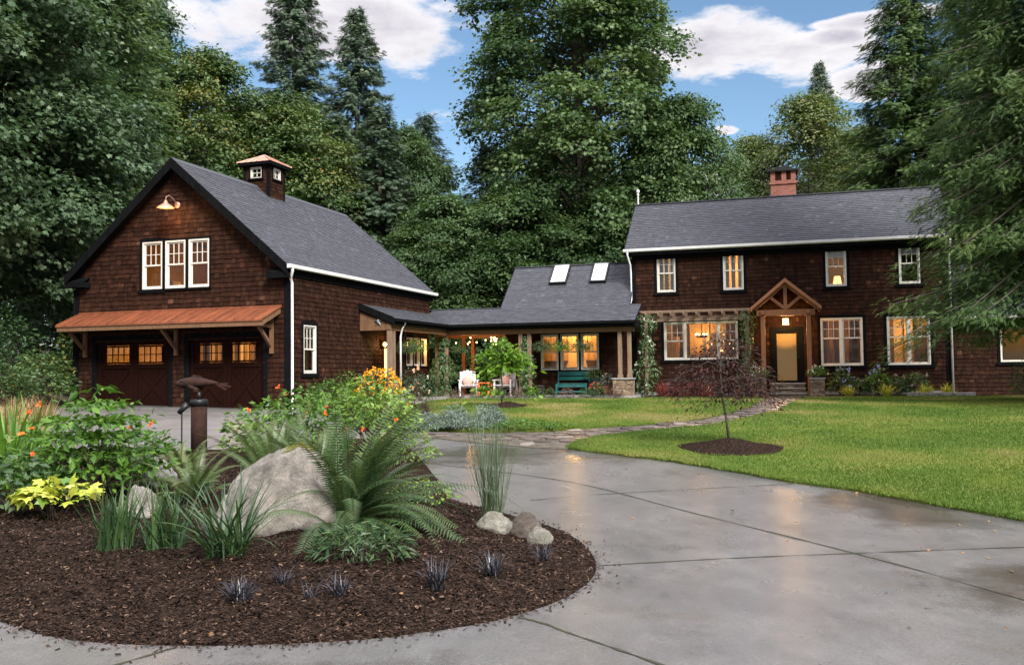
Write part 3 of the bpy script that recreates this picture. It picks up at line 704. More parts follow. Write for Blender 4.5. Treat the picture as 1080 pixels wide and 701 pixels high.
def window(parent, fr, a0, a1, b0, b1, lights=(1,), split=.5, casing=.10, sill=True, label=None, plain=(), four=False, curtain=None, fw=.045):
    """white window: lights = relative widths of its units; each unit double-hung (3x2 over 1) unless listed in plain"""
    mb = MB()
    mb.fbox(fr, a0, a1, b0, b0 + fw, -.07, .028); mb.fbox(fr, a0, a1, b1 - fw, b1, -.07, .028)
    mb.fbox(fr, a0, a0 + fw, b0 + fw, b1 - fw, -.07, .028); mb.fbox(fr, a1 - fw, a1, b0 + fw, b1 - fw, -.07, .028)
    tot = sum(lights); edges = [a0 + fw]
    for w_ in lights: edges.append(edges[-1] + (a1 - a0 - 2 * fw) * w_ / tot)
    for e in edges[1:-1]: mb.fbox(fr, e - fw * .8, e + fw * .8, b0 + fw, b1 - fw, -.07, .026)
    win = mb.build('window', M['white'], parent); tag(win, label)
    rects = []; n = len(lights)
    for i in range(n):
        l = edges[i] + (fw * .8 if i else 0); h = edges[i + 1] - (fw * .8 if i < n - 1 else 0)
        lo, hi = b0 + fw, b1 - fw
        if four:
            s = MB(); sash(s, fr, l, h, lo, hi, 2, 2, -.05, .03, .022); s.build('sash', M['white'], win); rects.append((l, h, lo, hi))
        elif i in plain:
            s = MB(); sash(s, fr, l, h, lo, hi, 1, 1, -.05, .02); s.build('sash', M['white'], win); rects.append((l, h, lo, hi))
        else:
            mid = lo + (hi - lo) * split
            s = MB(); sash(s, fr, l, h, mid - .02, hi, 3, 2, -.038); s.build('sash', M['white'], win)
            s = MB(); sash(s, fr, l, h, lo, mid + .02, 1, 1, -.068); s.build('sash', M['white'], win)
            rects.append((l, h, lo, hi))
    pane_obj(fr, rects, -.052, win)
    if casing:
        c = MB()
        c.fbox(fr, a0 - casing, a0 - .002, b0 - .02, b1 + casing, -.05, .034); c.fbox(fr, a1 + .002, a1 + casing, b0 - .02, b1 + casing, -.05, .034)
        c.fbox(fr, a0 - .002, a1 + .002, b1 + .002, b1 + casing * 1.15, -.05, .036)
        if sill: c.fbox(fr, a0 - casing - .03, a1 + casing + .03, b0 - casing * 1.1, b0 - .003, -.05, .07)
        c.build('casing', M['black'], win)
    if curtain:
        k = MB()
        for l, h in curtain: 
            nn = 9
            O, A, B, Nn = fr
            for q in range(nn):
                p0 = l + (h - l) * q / nn; p1 = l + (h - l) * (q + 1) / nn; d0 = -.14 - .02 * (q % 2); d1 = -.14 - .02 * ((q + 1) % 2)
                k.add([O + A * p0 + B * (b0 + .02) + Nn * d0, O + A * p1 + B * (b0 + .02) + Nn * d1, O + A * p1 + B * (b1 - .02) + Nn * d1, O + A * p0 + B * (b1 - .02) + Nn * d0], [(0, 1, 2, 3)])
        k.build('curtain', M['curtain'], win)
    return win
def room(parent, x0, x1, y0, y1, z0, z1, wall, floor, light=None, color=(1, .62, .28), ceil=None, extra=None, lz=None, radius=.12, lpos=None):
    """an open-fronted box of real inner walls; the house wall itself closes the front"""
    mb = MB()
    mb.add([(x0, y1, z0), (x1, y1, z0), (x1, y1, z1), (x0, y1, z1)], [(0, 1, 2, 3)], 0)
    mb.add([(x0, y0, z0), (x0, y1, z0), (x0, y1, z1), (x0, y0, z1)], [(0, 1, 2, 3)], 0)
    mb.add([(x1, y0, z0), (x1, y1, z0), (x1, y1, z1), (x1, y0, z1)], [(0, 1, 2, 3)], 0)
    mb.add([(x0, y0, z0), (x1, y0, z0), (x1, y1, z0), (x0, y1, z0)], [(0, 1, 2, 3)], 1)
    mb.add([(x0, y0, z1), (x1, y0, z1), (x1, y1, z1), (x0, y1, z1)], [(0, 1, 2, 3)], 2)
    r = mb.build('interior', [wall, floor, ceil or wall], parent)
    if extra: 
        f = MB(); extra(f); f.build('furnishing', [M['dark_int'], M['wood_int'], M['cream_int'], M['bulb_soft']], r)
    if light:
        lp = lpos or ((x0 + x1) / 2, (y0 + y1) / 2, lz or z1 - .35)
        plamp(parent, lp, light, color, radius)
    return r
def plamp(parent, loc, watts, color=(1, .62, .28), radius=.06):
    d = bpy.data.lights.new('lamp_glow', 'POINT'); d.energy = watts; d.color = color; d.shadow_soft_size = radius
    o = bpy.data.objects.new('lamp_glow', d); COL.objects.link(o); o.location = loc
    if parent is not None: o.parent = parent
    return o

# ================================================================== GARAGE
gar = empty('garage', (G0[0], G0[1], 0), -TG, 'dark shingled two car garage with a steep gable and copper canopy over its doors', 'garage')
GW, GD, ZF = 7.573, 10.113, .64
SL = .853; NZ = 1 / math.sqrt(1 + SL * SL)
ER, EZ = 8.155, 4.788                      # ridge and eave-tip heights
OE, OR = .16, .33
ztop = EZ + OE * SL - .17                  # wall height at the corners, under the roof slab
wins_f = [(-5.07, -4.34), (-4.235, -3.51), (-3.40, -2.675)]
doors = [(-6.80, -4.10), (-3.40, -.83)]
op_f = [(a, b, 4.295, 5.74) for a, b in wins_f] + [(a, b, ZF, 2.78) for a, b in doors]
gout = [(-GW, ZF - .3), (0, ZF - .3), (0, ztop), (-GW / 2, ER - .19), (-GW, ztop)]
def glim(b):
    if b < ztop: return (-GW, 0)
    h = max((ER - .19 - b) / SL, 0); return (-GW / 2 - h, -GW / 2 + h)
shingled_wall('wall', FRONT, gout, op_f, glim, ZF - .02, ER - .25, gar, 3)
GSIDE = FR((0, 0, 0), Y_, Z_, X_)
sdoor = (6.1, 6.95, ZF, 2.72)
swins = [(7.95, 8.50), (8.62, 9.17), (9.29, 9.84)]
op_s = [(.76, 1.49, 1.70, 3.13), sdoor] + [(a, b, 1.95, 3.0) for a, b in swins]
shingled_wall('wall', GSIDE, [(0, ZF - .3), (GD, ZF - .3), (GD, ztop), (0, ztop)], op_s, lambda b: (0, GD), ZF - .02, ztop, gar, 4)
GLEFT = FR((-GW, 0, 0), Y_, Z_, -X_); GBACK = FR((0, GD, 0), X_, Z_, Y_)
shingled_wall('wall', GLEFT, [(0, ZF - .3), (GD, ZF - .3), (GD, ztop), (0, ztop)], [], lambda b: (0, GD), ZF - .02, ztop, gar, 5)
shingled_wall('wall', GBACK, gout, [], glim, ZF - .02, ER - .25, gar, 6)
# roof slopes
rl = (GW / 2 + OE) / NZ
roof_plane(FR((OE, -OR, EZ), Y_, np.array([-NZ, 0, SL * NZ]), np.array([SL * NZ, 0, NZ])), (0, GD + 2 * OR), rl, gar, 21, .15)
roof_plane(FR((-GW - OE, -OR, EZ), Y_, np.array([NZ, 0, SL * NZ]), np.array([-SL * NZ, 0, NZ])), (0, GD + 2 * OR), rl, gar, 22, .15)
mb = MB()
mb.prism([(-GW / 2 - .17, -OR - .005, ER - .118), (-GW / 2, -OR - .005, ER + .03), (-GW / 2 + .17, -OR - .005, ER - .118), (-GW / 2, -OR - .005, ER + .008)], (0, GD + 2 * OR + .01, 0))
mb.build('ridge_cap', M['roof'], gar)
for s in (-1, 1):
    for yv in (-OR - .03, GD + OR - .005):
        mb = MB(); x0 = -GW / 2 + s * (GW / 2 + OE)
        mb.prism([(x0, yv, EZ + .01), (-GW / 2, yv, ER + .01), (-GW / 2, yv, ER - .30), (x0, yv, EZ - .28)], (0, .034, 0))
        mb.build('rake_board', M['black'], gar)
    mb = MB(); x0 = -GW / 2 + s * (GW / 2)                                     # eave returns at the front corners
    a, b = (x0 - .55, x0 + OE - .02) if s > 0 else (x0 - OE + .02, x0 + .55)
    mb.box(a, b, -OR + .02, .0, EZ - .36, EZ - .20)
    xm = a if s > 0 else b; xe = b if s > 0 else a
    mb.prism([(a, -OR + .02, EZ - .195), (b, -OR + .02, EZ - .195), (b, -.03, EZ - .02), (a, -.03, EZ - .02)], (0, 0, -.012))
    mb.build('eave_return', M['black'], gar)
    mb = MB(); mb.box(min(x0, x0 - s * .13) - .0, max(x0, x0 - s * .13), -.035, -.003, ZF - .1, EZ - .36); mb.box(x0 + s * .002, x0 + s * .035, -.035, .12, ZF - .1, ztop - .02)
    mb.build('corner_board', M['black'], gar)
mb = MB(); mb.box(.03, .062, -OR + .01, GD + OR - .03, EZ - .30, EZ - .09); mb.build('frieze_board', M['black'], gar)
mb = MB(); mb.prism([(OE - .005, -OR - .02, EZ + .01), (OE + .115, -OR - .02, EZ + .015), (OE + .10, -OR - .02, EZ - .09), (OE + .03, -OR - .02, EZ - .105), (OE - .005, -OR - .02, EZ - .10)], (0, GD + 2 * OR + .04, 0))
mb.build('gutter', M['gutter'], gar, bevel=.008)
mb = MB(); mb.tube([(OE + .06, -.16, EZ - .09), (OE + .06, -.16, EZ - .17), (.10, -.06, EZ - .36), (.085, .04, EZ - .50), (.085, .04, ZF + .12), (.14, .0, ZF + .02)], .043, 10); 
mb.build('downspout', M['gutter'], gar, smooth=True)
mb = MB(); mb.tube([(-GW - .06, -.02, EZ - .4), (-GW - .06, -.02, ZF)], .035, 8); mb.build('downspout', M['black'], gar, smooth=True)
for i, (a, b) in enumerate(wins_f): window(gar, FRONT, a, b, 4.295, 5.74, casing=.10 if i == 0 else .055, fw=.05)
window(gar, GSIDE, .76, 1.49, 1.70, 3.13, label='tall narrow window in the garage side wall')
for a, b in swins: window(gar, GSIDE, a, b, 1.95, 3.0, casing=.055, plain=(0,))
# small side door with a lit glass
mb = MB(); mb.fbox(GSIDE, sdoor[0], sdoor[1], sdoor[2], sdoor[3], -.08, -.03); mb.fbox(GSIDE, sdoor[0] - .09, sdoor[0], sdoor[2], sdoor[3] + .09, -.05, .034); mb.fbox(GSIDE, sdoor[1], sdoor[1] + .09, sdoor[2], sdoor[3] + .09, -.05, .034)
dr = mb.build('door', M['door_red'], gar)
mb = MB(); mb.fbox(GSIDE, sdoor[0] + .12, sdoor[1] - .12, 1.55, 2.55, -.03, -.022); mb.build('pane', M['bulb_soft'], dr)
# carriage doors
def carriage(a0, a1):
    z0, z1 = ZF + .01, 2.77
    mb = MB(); n = 18; w = (a1 - a0) / n; wz0, wz1 = 2.11, 2.56
    mid = (a0 + a1) / 2
    wn = [(a0 + .33, mid - .17), (mid + .17, a1 - .33)]
    for i in range(n): 
        p, q = a0 + i * w, a0 + (i + 1) * w - .008
        mb.box(p, q, .10, .13, z0, wz0 - .06)
    for p, q in ((a0, wn[0][0] - .04), (wn[0][1] + .04, wn[1][0] - .04), (wn[1][1] + .04, a1)): mb.box(p, q, .10, .13, wz0 - .06, wz1 + .06)
    mb.box(a0, a1, .10, .13, wz1 + .06, z1)
    d = mb.build('garage_door', M['door_red'], gar)
    tr = MB()
    for l, h in ((a0, mid - .006), (mid + .006, a1)):
        for c in (l, h - .13): tr.box(c, c + .13, .068, .097, z0, z1)
        for zb, zt in ((z0, z0 + .17), (wz0 - .20, wz0 - .06), (wz1 + .06, z1)): tr.box(l + .13, h - .13, .070, .097, zb, zt)
        tr.beam((l + .16, .085, z0 + .2), (h - .16, .085, wz0 - .24), .02, .10, up=(1, 0, 0)); tr.beam((h - .16, .088, z0 + .2), (l + .16, .088, wz0 - .24), .02, .10, up=(1, 0, 0))
    tr.build('brace', M['door_red'], d)
    fr = FR((0, .10, 0), X_, Z_, -Y_)
    for l, h in wn:
        s = MB(); sash(s, fr, l - .05, h + .05, wz0 - .05, wz1 + .05, 4, 2, -.005, .05, .024, .03); s.build('sash', M['door_red'], d)
        pane_obj(fr, [(l, h, wz0, wz1)], -.015, d)
for a, b in doors: carriage(a, b)
mb = MB()
for a, b in doors:
    mb.box(a - .14, a - .002, -.03, .14, ZF, 2.92); mb.box(b + .002, b + .14, -.03, .14, ZF, 2.92); mb.box(a - .002, b + .002, -.028, .14, 2.782, 2.92)
mb.build('door_casing', M['black'], gar)
# inside: lower workshop with lit boards, upper loft with sloping boards
def gx(f):
    for i in range(26): f.box(-7.0 + i * .26, -6.84 + i * .26, 5.2, 5.28, ZF, 3.1, (1, 0, 2, 1, 0)[i % 5])
    f.box(-6.6, -5.4, 4.2, 4.9, ZF, 1.7, 0); f.box(-3.1, -1.3, 4.4, 4.9, ZF, 1.5, 0)
room(gar, -7.35, -.2, .3, 5.35, ZF + .005, 3.35, M['wood_int'], M['dark_int'], 170, (1, .56, .17), extra=gx)
def gl(f):
    for i in range(16): f.beam((-5.85 + i * .17, 4.0, 3.7), (-4.55 + i * .17, 4.0, 5.9), .05, .09, 1 if i % 2 else 0, up=(1, 0, 0))
    f.box(-5.0, -4.62, .8, 1.2, 3.6, 4.62, 2)
room(gar, -5.9, -1.8, .2, 4.2, 3.55, 6.2, M['wood_int'], M['dark_int'], 26, (1, .52, .18), extra=gl, lz=4.3)
mb = MB()
mb.add([(-1.4, 7.7, ZF), (-1.4, 10.0, ZF), (-1.4, 10.0, 3.3), (-1.4, 7.7, 3.3)], [(0, 1, 2, 3)], 0)
for y in (7.7, 10.0): mb.add([(-1.4, y, ZF), (-.15, y, ZF), (-.15, y, 3.3), (-1.4, y, 3.3)], [(0, 1, 2, 3)], 0)
for z in (ZF, 3.3): mb.add([(-1.4, 7.7, z), (-.15, 7.7, z), (-.15, 10.0, z), (-1.4, 10.0, z)], [(0, 1, 2, 3)], 1)
mb.build('interior', [M['cream_int'], M['dark_int']], gar); plamp(gar, (-.9, 8.6, 2.9), 16, (1, .62, .22), .1)
# copper canopy over the doors
cu0, cu1, cz0, cz1, cd = -7.42, -.23, 3.60, 3.20, .98
mb = MB()
mb.prism([(cu0, -.02, cz0), (cu1, -.02, cz0), (cu1, -cd, cz1), (cu0, -cd, cz1)], (0, 0, .018))
nr = 23
for i in range(nr + 1):
    x = cu0 + (cu1 - cu0) * i / nr
    mb.beam((x, -.02, cz0 + .032), (x, -cd, cz1 + .032), .022, .034)
mb.box(cu0 - .01, cu1 + .01, -cd - .012, -cd + .008, cz1 - .03, cz1 + .02)
mb.box(cu0 - .01, cu1 + .01, -.05, -.018, cz0 + .01, cz0 + .07)
mb.build('canopy_roof', M['copper'], gar)
mb = MB(); mb.box(cu0 + .02, cu1 - .02, -cd + .02, -cd + .08, cz1 - .16, cz1 - .032)
for x in (cu0 + .02, cu1 - .08): mb.prism([(x, -.02, cz0 - .003), (x, -cd + .082, cz1 + .03 - .002), (x, -cd + .082, cz1 - .13), (x, -.02, cz0 - .16)], (.06, 0, 0))
for i in range(12):
    x = cu0 + .5 + i * .56; mb.beam((x, -.03, cz0 - .07), (x, -cd + .09, cz1 - .05), .045, .10)
mb.build('canopy_fascia', M['timber'], gar)
for x in (-7.16, -3.80, -.52):
    mb = MB(); mb.box(x - .05, x + .05, -.12, -.036, 2.28, 3.40); mb.box(x - .045, x + .045, -cd + .1, -.12, 3.02, 3.12)
    mb.beam((x, -.13, 2.52), (x, -.72, 3.04), .075, .09); mb.build('bracket', M['timber'], gar)
# cupola astride the ridge
cw = .485; cy0, cy1 = 4.08, 4.08 + 2 * cw; ccx = -GW / 2
cz = ER - cw * SL - .12; ct = 8.86
for fr, ol, nm in ((FR((ccx, cy0, 0), X_, Z_, -Y_), True, 1), (FR((ccx, cy1, 0), X_, Z_, Y_), True, 2), (FR((ccx + cw, (cy0 + cy1) / 2, 0), Y_, Z_, X_), False, 3), (FR((ccx - cw, (cy0 + cy1) / 2, 0), Y_, Z_, -X_), False, 4)):
    shingled_wall('cupola_wall', fr, [(-cw, cz), (cw, cz), (cw, ct), (-cw, ct)], [(-.22, .22, 8.42, 8.80)], lambda b: (-cw, cw), cz, ct, gar, 30 + nm, .12, .014)
    if nm in (1, 3): window(gar, fr, -.22, .22, 8.42, 8.80, four=True, casing=.05, fw=.03)
mb = MB()
for sx in (-1, 1):
    for sy in (0, 1):
        x = ccx + sx * cw; y = cy1 if sy else cy0; dy = 1 if sy else -1
        mb.box(min(x - sx * .07, x + sx * .022), max(x - sx * .07, x + sx * .022), min(y - dy * .07, y + dy * .022), max(y - dy * .07, y + dy * .022), cz, ct)
mb.build('cupola_corner', M['black'], gar)
mb = MB(); e = cw + .16; ym = (cy0 + cy1) / 2
mb.box(ccx - e, ccx + e, ym - e, ym + e, ct, ct + .10); mb.build('cupola_cornice', M['black'], gar)
mb = MB(); e += .03; zt = ct + .102
mb.add([(ccx - e, ym - e, zt), (ccx + e, ym - e, zt), (ccx + e, ym + e, zt), (ccx - e, ym + e, zt), (ccx, ym, zt + .36)], [(0, 1, 4), (1, 2, 4), (2, 3, 4), (3, 0, 4), (3, 2, 1, 0)])
for k in range(4):
    for q in np.linspace(-.85, .85, 6):
        a = [(ccx + q * e, ym - e), (ccx + e, ym + q * e), (ccx + q * e, ym + e), (ccx - e, ym + q * e)][k]
        b = [(ccx + q * e, ym - abs(q) * e), (ccx + abs(q) * e, ym + q * e), (ccx + q * e, ym + abs(q) * e), (ccx - abs(q) * e, ym + q * e)][k]
        mb.beam((a[0], a[1], zt + .012), (b[0], b[1], zt + .36 * (1 - abs(q)) + .012), .015, .025)
for sx in (-1, 1):
    for sy in (-1, 1): mb.beam((ccx + sx * e, ym + sy * e, zt + .01), (ccx, ym, zt + .37), .04, .03)
mb.build('cupola_roof', M['copper_pale'], gar)

# barn lamp on the gable
lz = 6.79
bl = empty('barn_lamp', tuple(Gp(-3.79, -.03, lz)), -TG, 'copper gooseneck barn lamp lit above the three gable windows', 'wall lamp')
mb = MB(); mb.lathe([(.001, 0), (.10, 0), (.10, .03), (.06, .05), (.001, .055)], 14); 
o = mb.build('mount', M['copper_pale'], bl, True); o.rotation_euler = (PI / 2, 0, 0)
mb = MB(); mb.tube([(0, -.04, 0), (0, -.22, .16), (0, -.40, .22), (0, -.52, .16), (0, -.54, .05)], .016, 8); mb.build('arm', M['copper_pale'], bl, True)
mb = MB(); mb.lathe([(.03, .06), (.05, .02), (.07, -.03), (.20, -.12), (.26, -.16), (.255, -.165), (.19, -.125), (.06, -.045), (.001, -.04)], 18, (0, -.54, 0)); mb.build('shade', M['copper_pale'], bl, True)
mb = MB(); mb.sphere((0, -.54, -.115), .05); mb.build('bulb', M['bulb'], bl, True)
plamp(bl, (0, -.54, -.30), 20, (1, .55, .22), .16)

# ================================================================== COVERED WALKWAY (porch between garage and house)
HFR = FR((0, 0, 0), X_, Z_, -Y_)
wk = empty('covered_walkway', (H0[0], H0[1], 0), -TH, 'low covered porch with timber posts joining the garage to the house', 'porch')
PZ = .79
EV, EZP, SP = -2.35, 3.47, .417; NP = 1 / math.sqrt(1 + SP * SP)
RV = -.72; RZ = EZP + SP * (RV - EV)
def g2h(u, v):
    d = Gp(u, v) - H0
    return float(d @ EH), float(d @ NH)
# floor slabs
mb = MB()
mb.box(-7.4, .42, EV - .02, -.72, .45, PZ); mb.box(-8.4, -4.86, -.72, 1.1, .45, PZ - .002)
a = [g2h(u, v) for u, v in ((.03, 4.3), (1.25, 4.3), (1.25, 9.0), (.03, 9.0))]
mb.prism([(x, y, .45) for x, y in a], (0, 0, PZ - .452))
mb.build('porch_floor', M['patio'], wk)
# roof over wing front and breezeway
lb = (RV - EV) / NP
roof_plane(FR((0, EV, EZP), X_, np.array([0, NP, SP * NP]), np.array([0, -SP * NP, NP])), (-7.86, .42), lb, wk, 41, .09)
roof_plane(FR((0, RV * 2 - EV, EZP), X_, np.array([0, -NP, SP * NP]), np.array([0, SP * NP, NP])), (-8.6, -4.95), lb, wk, 42, .09)
mb = MB(); mb.beam((-8.6, RV, RZ + .01), (-5.0, RV, RZ + .01), .16, .03); mb.build('ridge_cap', M['roof'], wk)
# garage-side shed roof
su = np.array([EG @ EH, EG @ NH, 0]); sv = np.array([NG @ EH, NG @ NH, 0])          # garage axes seen from the house frame
SA = .40; NA = 1 / math.sqrt(1 + SA * SA)
o1 = np.array([*g2h(1.3, 4.22), EZP])
roof_plane(FR(o1, sv, -su * NA + Z_ * SA * NA, su * SA * NA + Z_ * NA), (0, 5.85), 1.28 / NA, wk, 43, .09)
# dark eave boards and gutters
mb = MB(); mb.box(-6.5, .42, EV - .03, EV + .03, EZP - .20, EZP - .03); mb.box(-6.45, .42, EV - .13, EV - .035, EZP - .10, EZP - .005)
mb.box(-6.6, .42, EV + .035, EV + .30, EZP - .215, EZP - .19)
mb.box(.425, .455, EV - .02, -.03, EZP - .25, EZP + .02)
mb.build('eave_board', M['black'], wk)
def G3(u, v, z): return np.array([*g2h(u, v), z])
mb = MB(); mb.beam(G3(1.285, 4.2, EZP - .12), G3(1.285, 9.1, EZP - .12), .05, .17); mb.beam(G3(1.36, 4.2, EZP - .05), G3(1.36, 9.0, EZP - .05), .09, .09)
mb.prism([G3(1.32, 4.19, EZP + .03), G3(0.02, 4.19, EZP + .03 + 1.3 * SA), G3(0.02, 4.19, EZP - .20 + 1.3 * SA), G3(1.32, 4.19, EZP - .20)], sv * .03)
mb.build('eave_board', M['black'], wk)
mb = MB(); mb.box(-6.75, .33, -2.09, -1.95, 3.08, 3.25); mb.build('porch_beam', M['timber'], wk)
mb = MB(); mb.beam(G3(1.09, 4.26, 3.19), G3(1.09, 9.1, 3.19), .14, .19); mb.build('porch_beam', M['timber'], wk)
mb = MB(); mb.prism([G3(1.17, 4.28, 3.09), G3(.04, 4.28, 3.09), G3(.04, 4.28, 3.72), G3(1.17, 4.28, 3.28)], sv * .06); mb.build('porch_beam', M['timber'], wk)
mb = MB(); mb.box(-8.2, -4.9, .95, 1.09, 3.08, 3.25); mb.build('porch_beam', M['redwood'], wk)
mb = MB()
for i in range(13): 
    x = -6.2 + i * .53; mb.beam((x, -2.2, EZP - .10 + SP * .15), (x, -.76, EZP - .10 + SP * 1.59), .05, .11)
for i in range(7):
    x = -8.0 + i * .5; mb.beam((x, RV, RZ - .14), (x, .8, EZP - .02), .05, .11); mb.beam((x, RV, RZ - .14), (x, -2.2, EZP - .05), .05, .11)
mb.build('rafter', M['timber'], wk)
def post(x, y, z0, z1, mat, w=.14):
    mb = MB(); mb.box(x - w / 2, x + w / 2, y - w / 2, y + w / 2, z0, z1); mb.box(x - w / 2 - .02, x + w / 2 + .02, y - w / 2 - .02, y + w / 2 + .02, z0, z0 + .12)
    return mb.build('porch_post', mat, wk, bevel=.008)
post(-.19, -2.02, 1.42, 3.079, M['timber_grey']); post(.15, -2.02, 1.42, 3.079, M['timber_grey'])
post(-3.89, -2.02, PZ, 3.079, M['timber_grey']); post(-3.56, -2.02, PZ, 3.079, M['timber_grey'])
post(-7.19, -2.0, PZ, 3.3, M['timber_grey']); post(-6.83, -2.02, PZ, 3.2, M['timber_grey'])
post(-7.19, 1.02, PZ, 3.079, M['redwood']); post(-6.78, 1.02, PZ, 3.079, M['redwood']); post(-5.2, 1.02, PZ, 3.079, M['redwood'])
q = g2h(1.08, 4.36); post(q[0], q[1], PZ, 3.09, M['timber_grey'], .15); q = g2h(1.08, 4.62); post(q[0], q[1], PZ, 3.09, M['timber_grey'], .13)
mb = MB(); q0 = G3(1.33, 5.05, EZP - .1); mb.tube([q0, q0 + np.array([-.12, 0, -.2]), G3(1.15, 5.05, 2.9), G3(1.15, 5.05, .7)], .035, 8); mb.build('downspout', M['gutter'], wk, True)
mb = MB(); mb.box(-.42, .28, -2.32, -1.76, .55, 1.36); mb.build('stone_pier', M['ledge'], wk)
mb = MB(); mb.box(-.46, .32, -2.36, -1.72, 1.361, 1.42); mb.build('pier_cap', M['stone_cap'], wk, bevel=.01)

# ================================================================== LOW WING WITH SKYLIGHTS
wg = empty('kitchen_wing', (H0[0], H0[1], 0), -TH, 'low shingled wing with two skylights behind the porch, three lit windows', 'house wing')
WV = -.70; wins_w = [(-3.46, -2.77), (-2.69, -1.98), (-1.90, -1.21)]
WFR = FR((0, WV, 0), X_, Z_, -Y_)
shingled_wall('wall', WFR, [(-4.85, .55), (-.02, .55), (-.02, 4.02), (-4.85, 4.02)], [(a, b, 1.73, 3.09) for a, b in wins_w], lambda b: (-4.85, -.02), PZ + .02, 4.0, wg, 51)
for a, b in wins_w: window(wg, WFR, a, b, 1.73, 3.09, casing=.05, fw=.05)
SW = .83; NW = 1 / math.sqrt(1 + SW * SW); wv0, wz0, wrv = -.75, 4.14, 1.42; wrz = wz0 + SW * (wrv - wv0)
WL = FR((-4.85, 0, 0), Y_, Z_, -X_)
shingled_wall('wall', WL, [(WV, .55), (3.5, .55), (3.5, 4.0), (wrv, wrz - .14), (WV, 4.0)], [], lambda b: (WV, 3.5) if b < 4 else (WV + (b - 4) / SW, 3.5 - (b - 4) / SW), PZ + .02, wrz - .2, wg, 52)
NSW = np.array([0, -SW * NW, NW]); wfr = FR((0, wv0, wz0), X_, np.array([0, NW, SW * NW]), NSW)
roof_plane(wfr, (-5.04, -.02), (wrv - wv0) / NW, wg, 53, .12)
roof_plane(FR((0, 2 * wrv - wv0, wz0), X_, np.array([0, -NW, SW * NW]), np.array([0, SW * NW, NW])), (-5.04, -.02), (wrv - wv0) / NW, wg, 54, .12)
mb = MB(); mb.beam((-5.05, wrv, wrz + .012), (-.02, wrv, wrz + .012), .17, .035); mb.build('ridge_cap', M['roof'], wg)
mb = MB()
mb.prism([(-5.045, wv0, wz0 + .01), (-5.045, wrv, wrz + .02), (-5.045, wrv, wrz - .2), (-5.045, wv0, wz0 - .2)], (-.025, 0, 0)); mb.build('rake_board', M['black'], wg)
m_, t_, p_, o_ = newmat('skylight_glass')
p_.inputs['Base Color'].default_value = (.55, .58, .60, 1); p_.inputs['Roughness'].default_value = .06; p_.inputs['Specular IOR Level'].default_value = .8
t_.links.new(ramp(t_, tnoise(t_, 1.2, 2), [(.3, (.62, .66, .66)), (.7, (.76, .79, .79))]), p_.inputs['Base Color']); M['skyglass'] = m_
for a0, a1 in ((-3.36, -2.68), (-1.73, -1.10)):
    b0, b1 = 1.13 / NW * .985, 2.12 / NW
    mb = MB(); mb.fbox(wfr, a0, a1, b0, b0 + .06, -.02, .14); mb.fbox(wfr, a0, a1, b1 - .06, b1, -.02, .14); mb.fbox(wfr, a0, a0 + .05, b0 + .06, b1 - .06, -.02, .14); mb.fbox(wfr, a1 - .05, a1, b0 + .06, b1 - .06, -.02, .14)
    s = mb.build('skylight', M['steel_dark'], wg)
    mb = MB(); mb.fbox(wfr, a0 + .052, a1 - .052, b0 + .062, b1 - .062, .10, .125); mb.build('pane', M['skyglass'], s)
def kx(f):
    f.box(-4.5, -.6, .9, 1.5, PZ, 1.7, 0); f.box(-4.4, -2.9, 1.2, 1.55, 2.1, 3.0, 1); f.box(-2.2, -1.0, 1.2, 1.55, 2.1, 3.0, 1)
    for i in range(5): f.box(-4.5 + i * .9, -4.38 + i * .9, -.4, 1.5, 3.28, 3.42, 1)
room(wg, -4.75, -.15, -.52, 1.6, PZ + .02, 3.45, M['cream_int'], M['dark_int'], 55, (1, .52, .14), extra=kx, lz=3.05, ceil=M['wood_int'])

# ================================================================== MAIN HOUSE
hs = empty('farmhouse', (H0[0], H0[1], 0), -TH, 'two storey dark shingled house with white windows and a small gabled timber entry', 'house')
HL, HD = 10.97, 5.22
hE, hR, hv, ho = 6.218, 8.432, 2.61, .347
SH = (hR - hE) / (hv + ho); NHh = 1 / math.sqrt(1 + SH * SH)
hw = hE + ho * SH - .20
up = [(.93, 1.62), (3.37, 4.10), (6.97, 7.67), (9.41, 10.10)]
dn = [(1.15, 3.85, 2.05, 3.46), (6.74, 8.16, 1.76, 3.47), (8.96, 10.36, 1.76, 3.46)]
hdoor = (5.12, 6.00, 1.14, 3.06)
ops = [(a, b, 4.605, 6.04) for a, b in up] + dn + [hdoor]
shingled_wall('wall', HFR, [(0, .3), (HL, .3), (HL, hw), (0, hw)], ops, lambda b: (0, HL), .86, hw, hs, 61)
hg = [(0, .3), (HD, .3), (HD, hw), (hv, hR - .22), (0, hw)]
hgl = lambda b: (0, HD) if b < hw else ((b - hw) / SH, HD - (b - hw) / SH)
for fr, sd_ in ((FR((0, 0, 0), Y_, Z_, -X_), 62), (FR((HL, 0, 0), Y_, Z_, X_), 63)): shingled_wall('wall', fr, hg, [], hgl, .86, hR - .3, hs, sd_)
roof_plane(FR((0, -ho, hE), X_, np.array([0, NHh, SH * NHh]), np.array([0, -SH * NHh, NHh])), (-.25, HL + .25), (hv + ho) / NHh, hs, 64, .14)
roof_plane(FR((0, HD + ho, hE), X_, np.array([0, -NHh, SH * NHh]), np.array([0, SH * NHh, NHh])), (-.25, HL + .25), (hv + ho) / NHh, hs, 65, .14)
mb = MB(); mb.beam((-.26, hv, hR + .012), (HL + .26, hv, hR + .012), .18, .04); mb.build('ridge_cap', M['roof'], hs)
for x in (-.256, HL + .226):
    mb = MB(); mb.prism([(x, -ho, hE + .01), (x, hv, hR + .02), (x, HD + ho, hE + .01), (x, HD + ho, hE - .22), (x, hv, hR - .24), (x, -ho, hE - .22)], (.03, 0, 0)); mb.build('rake_board', M['black'], hs)
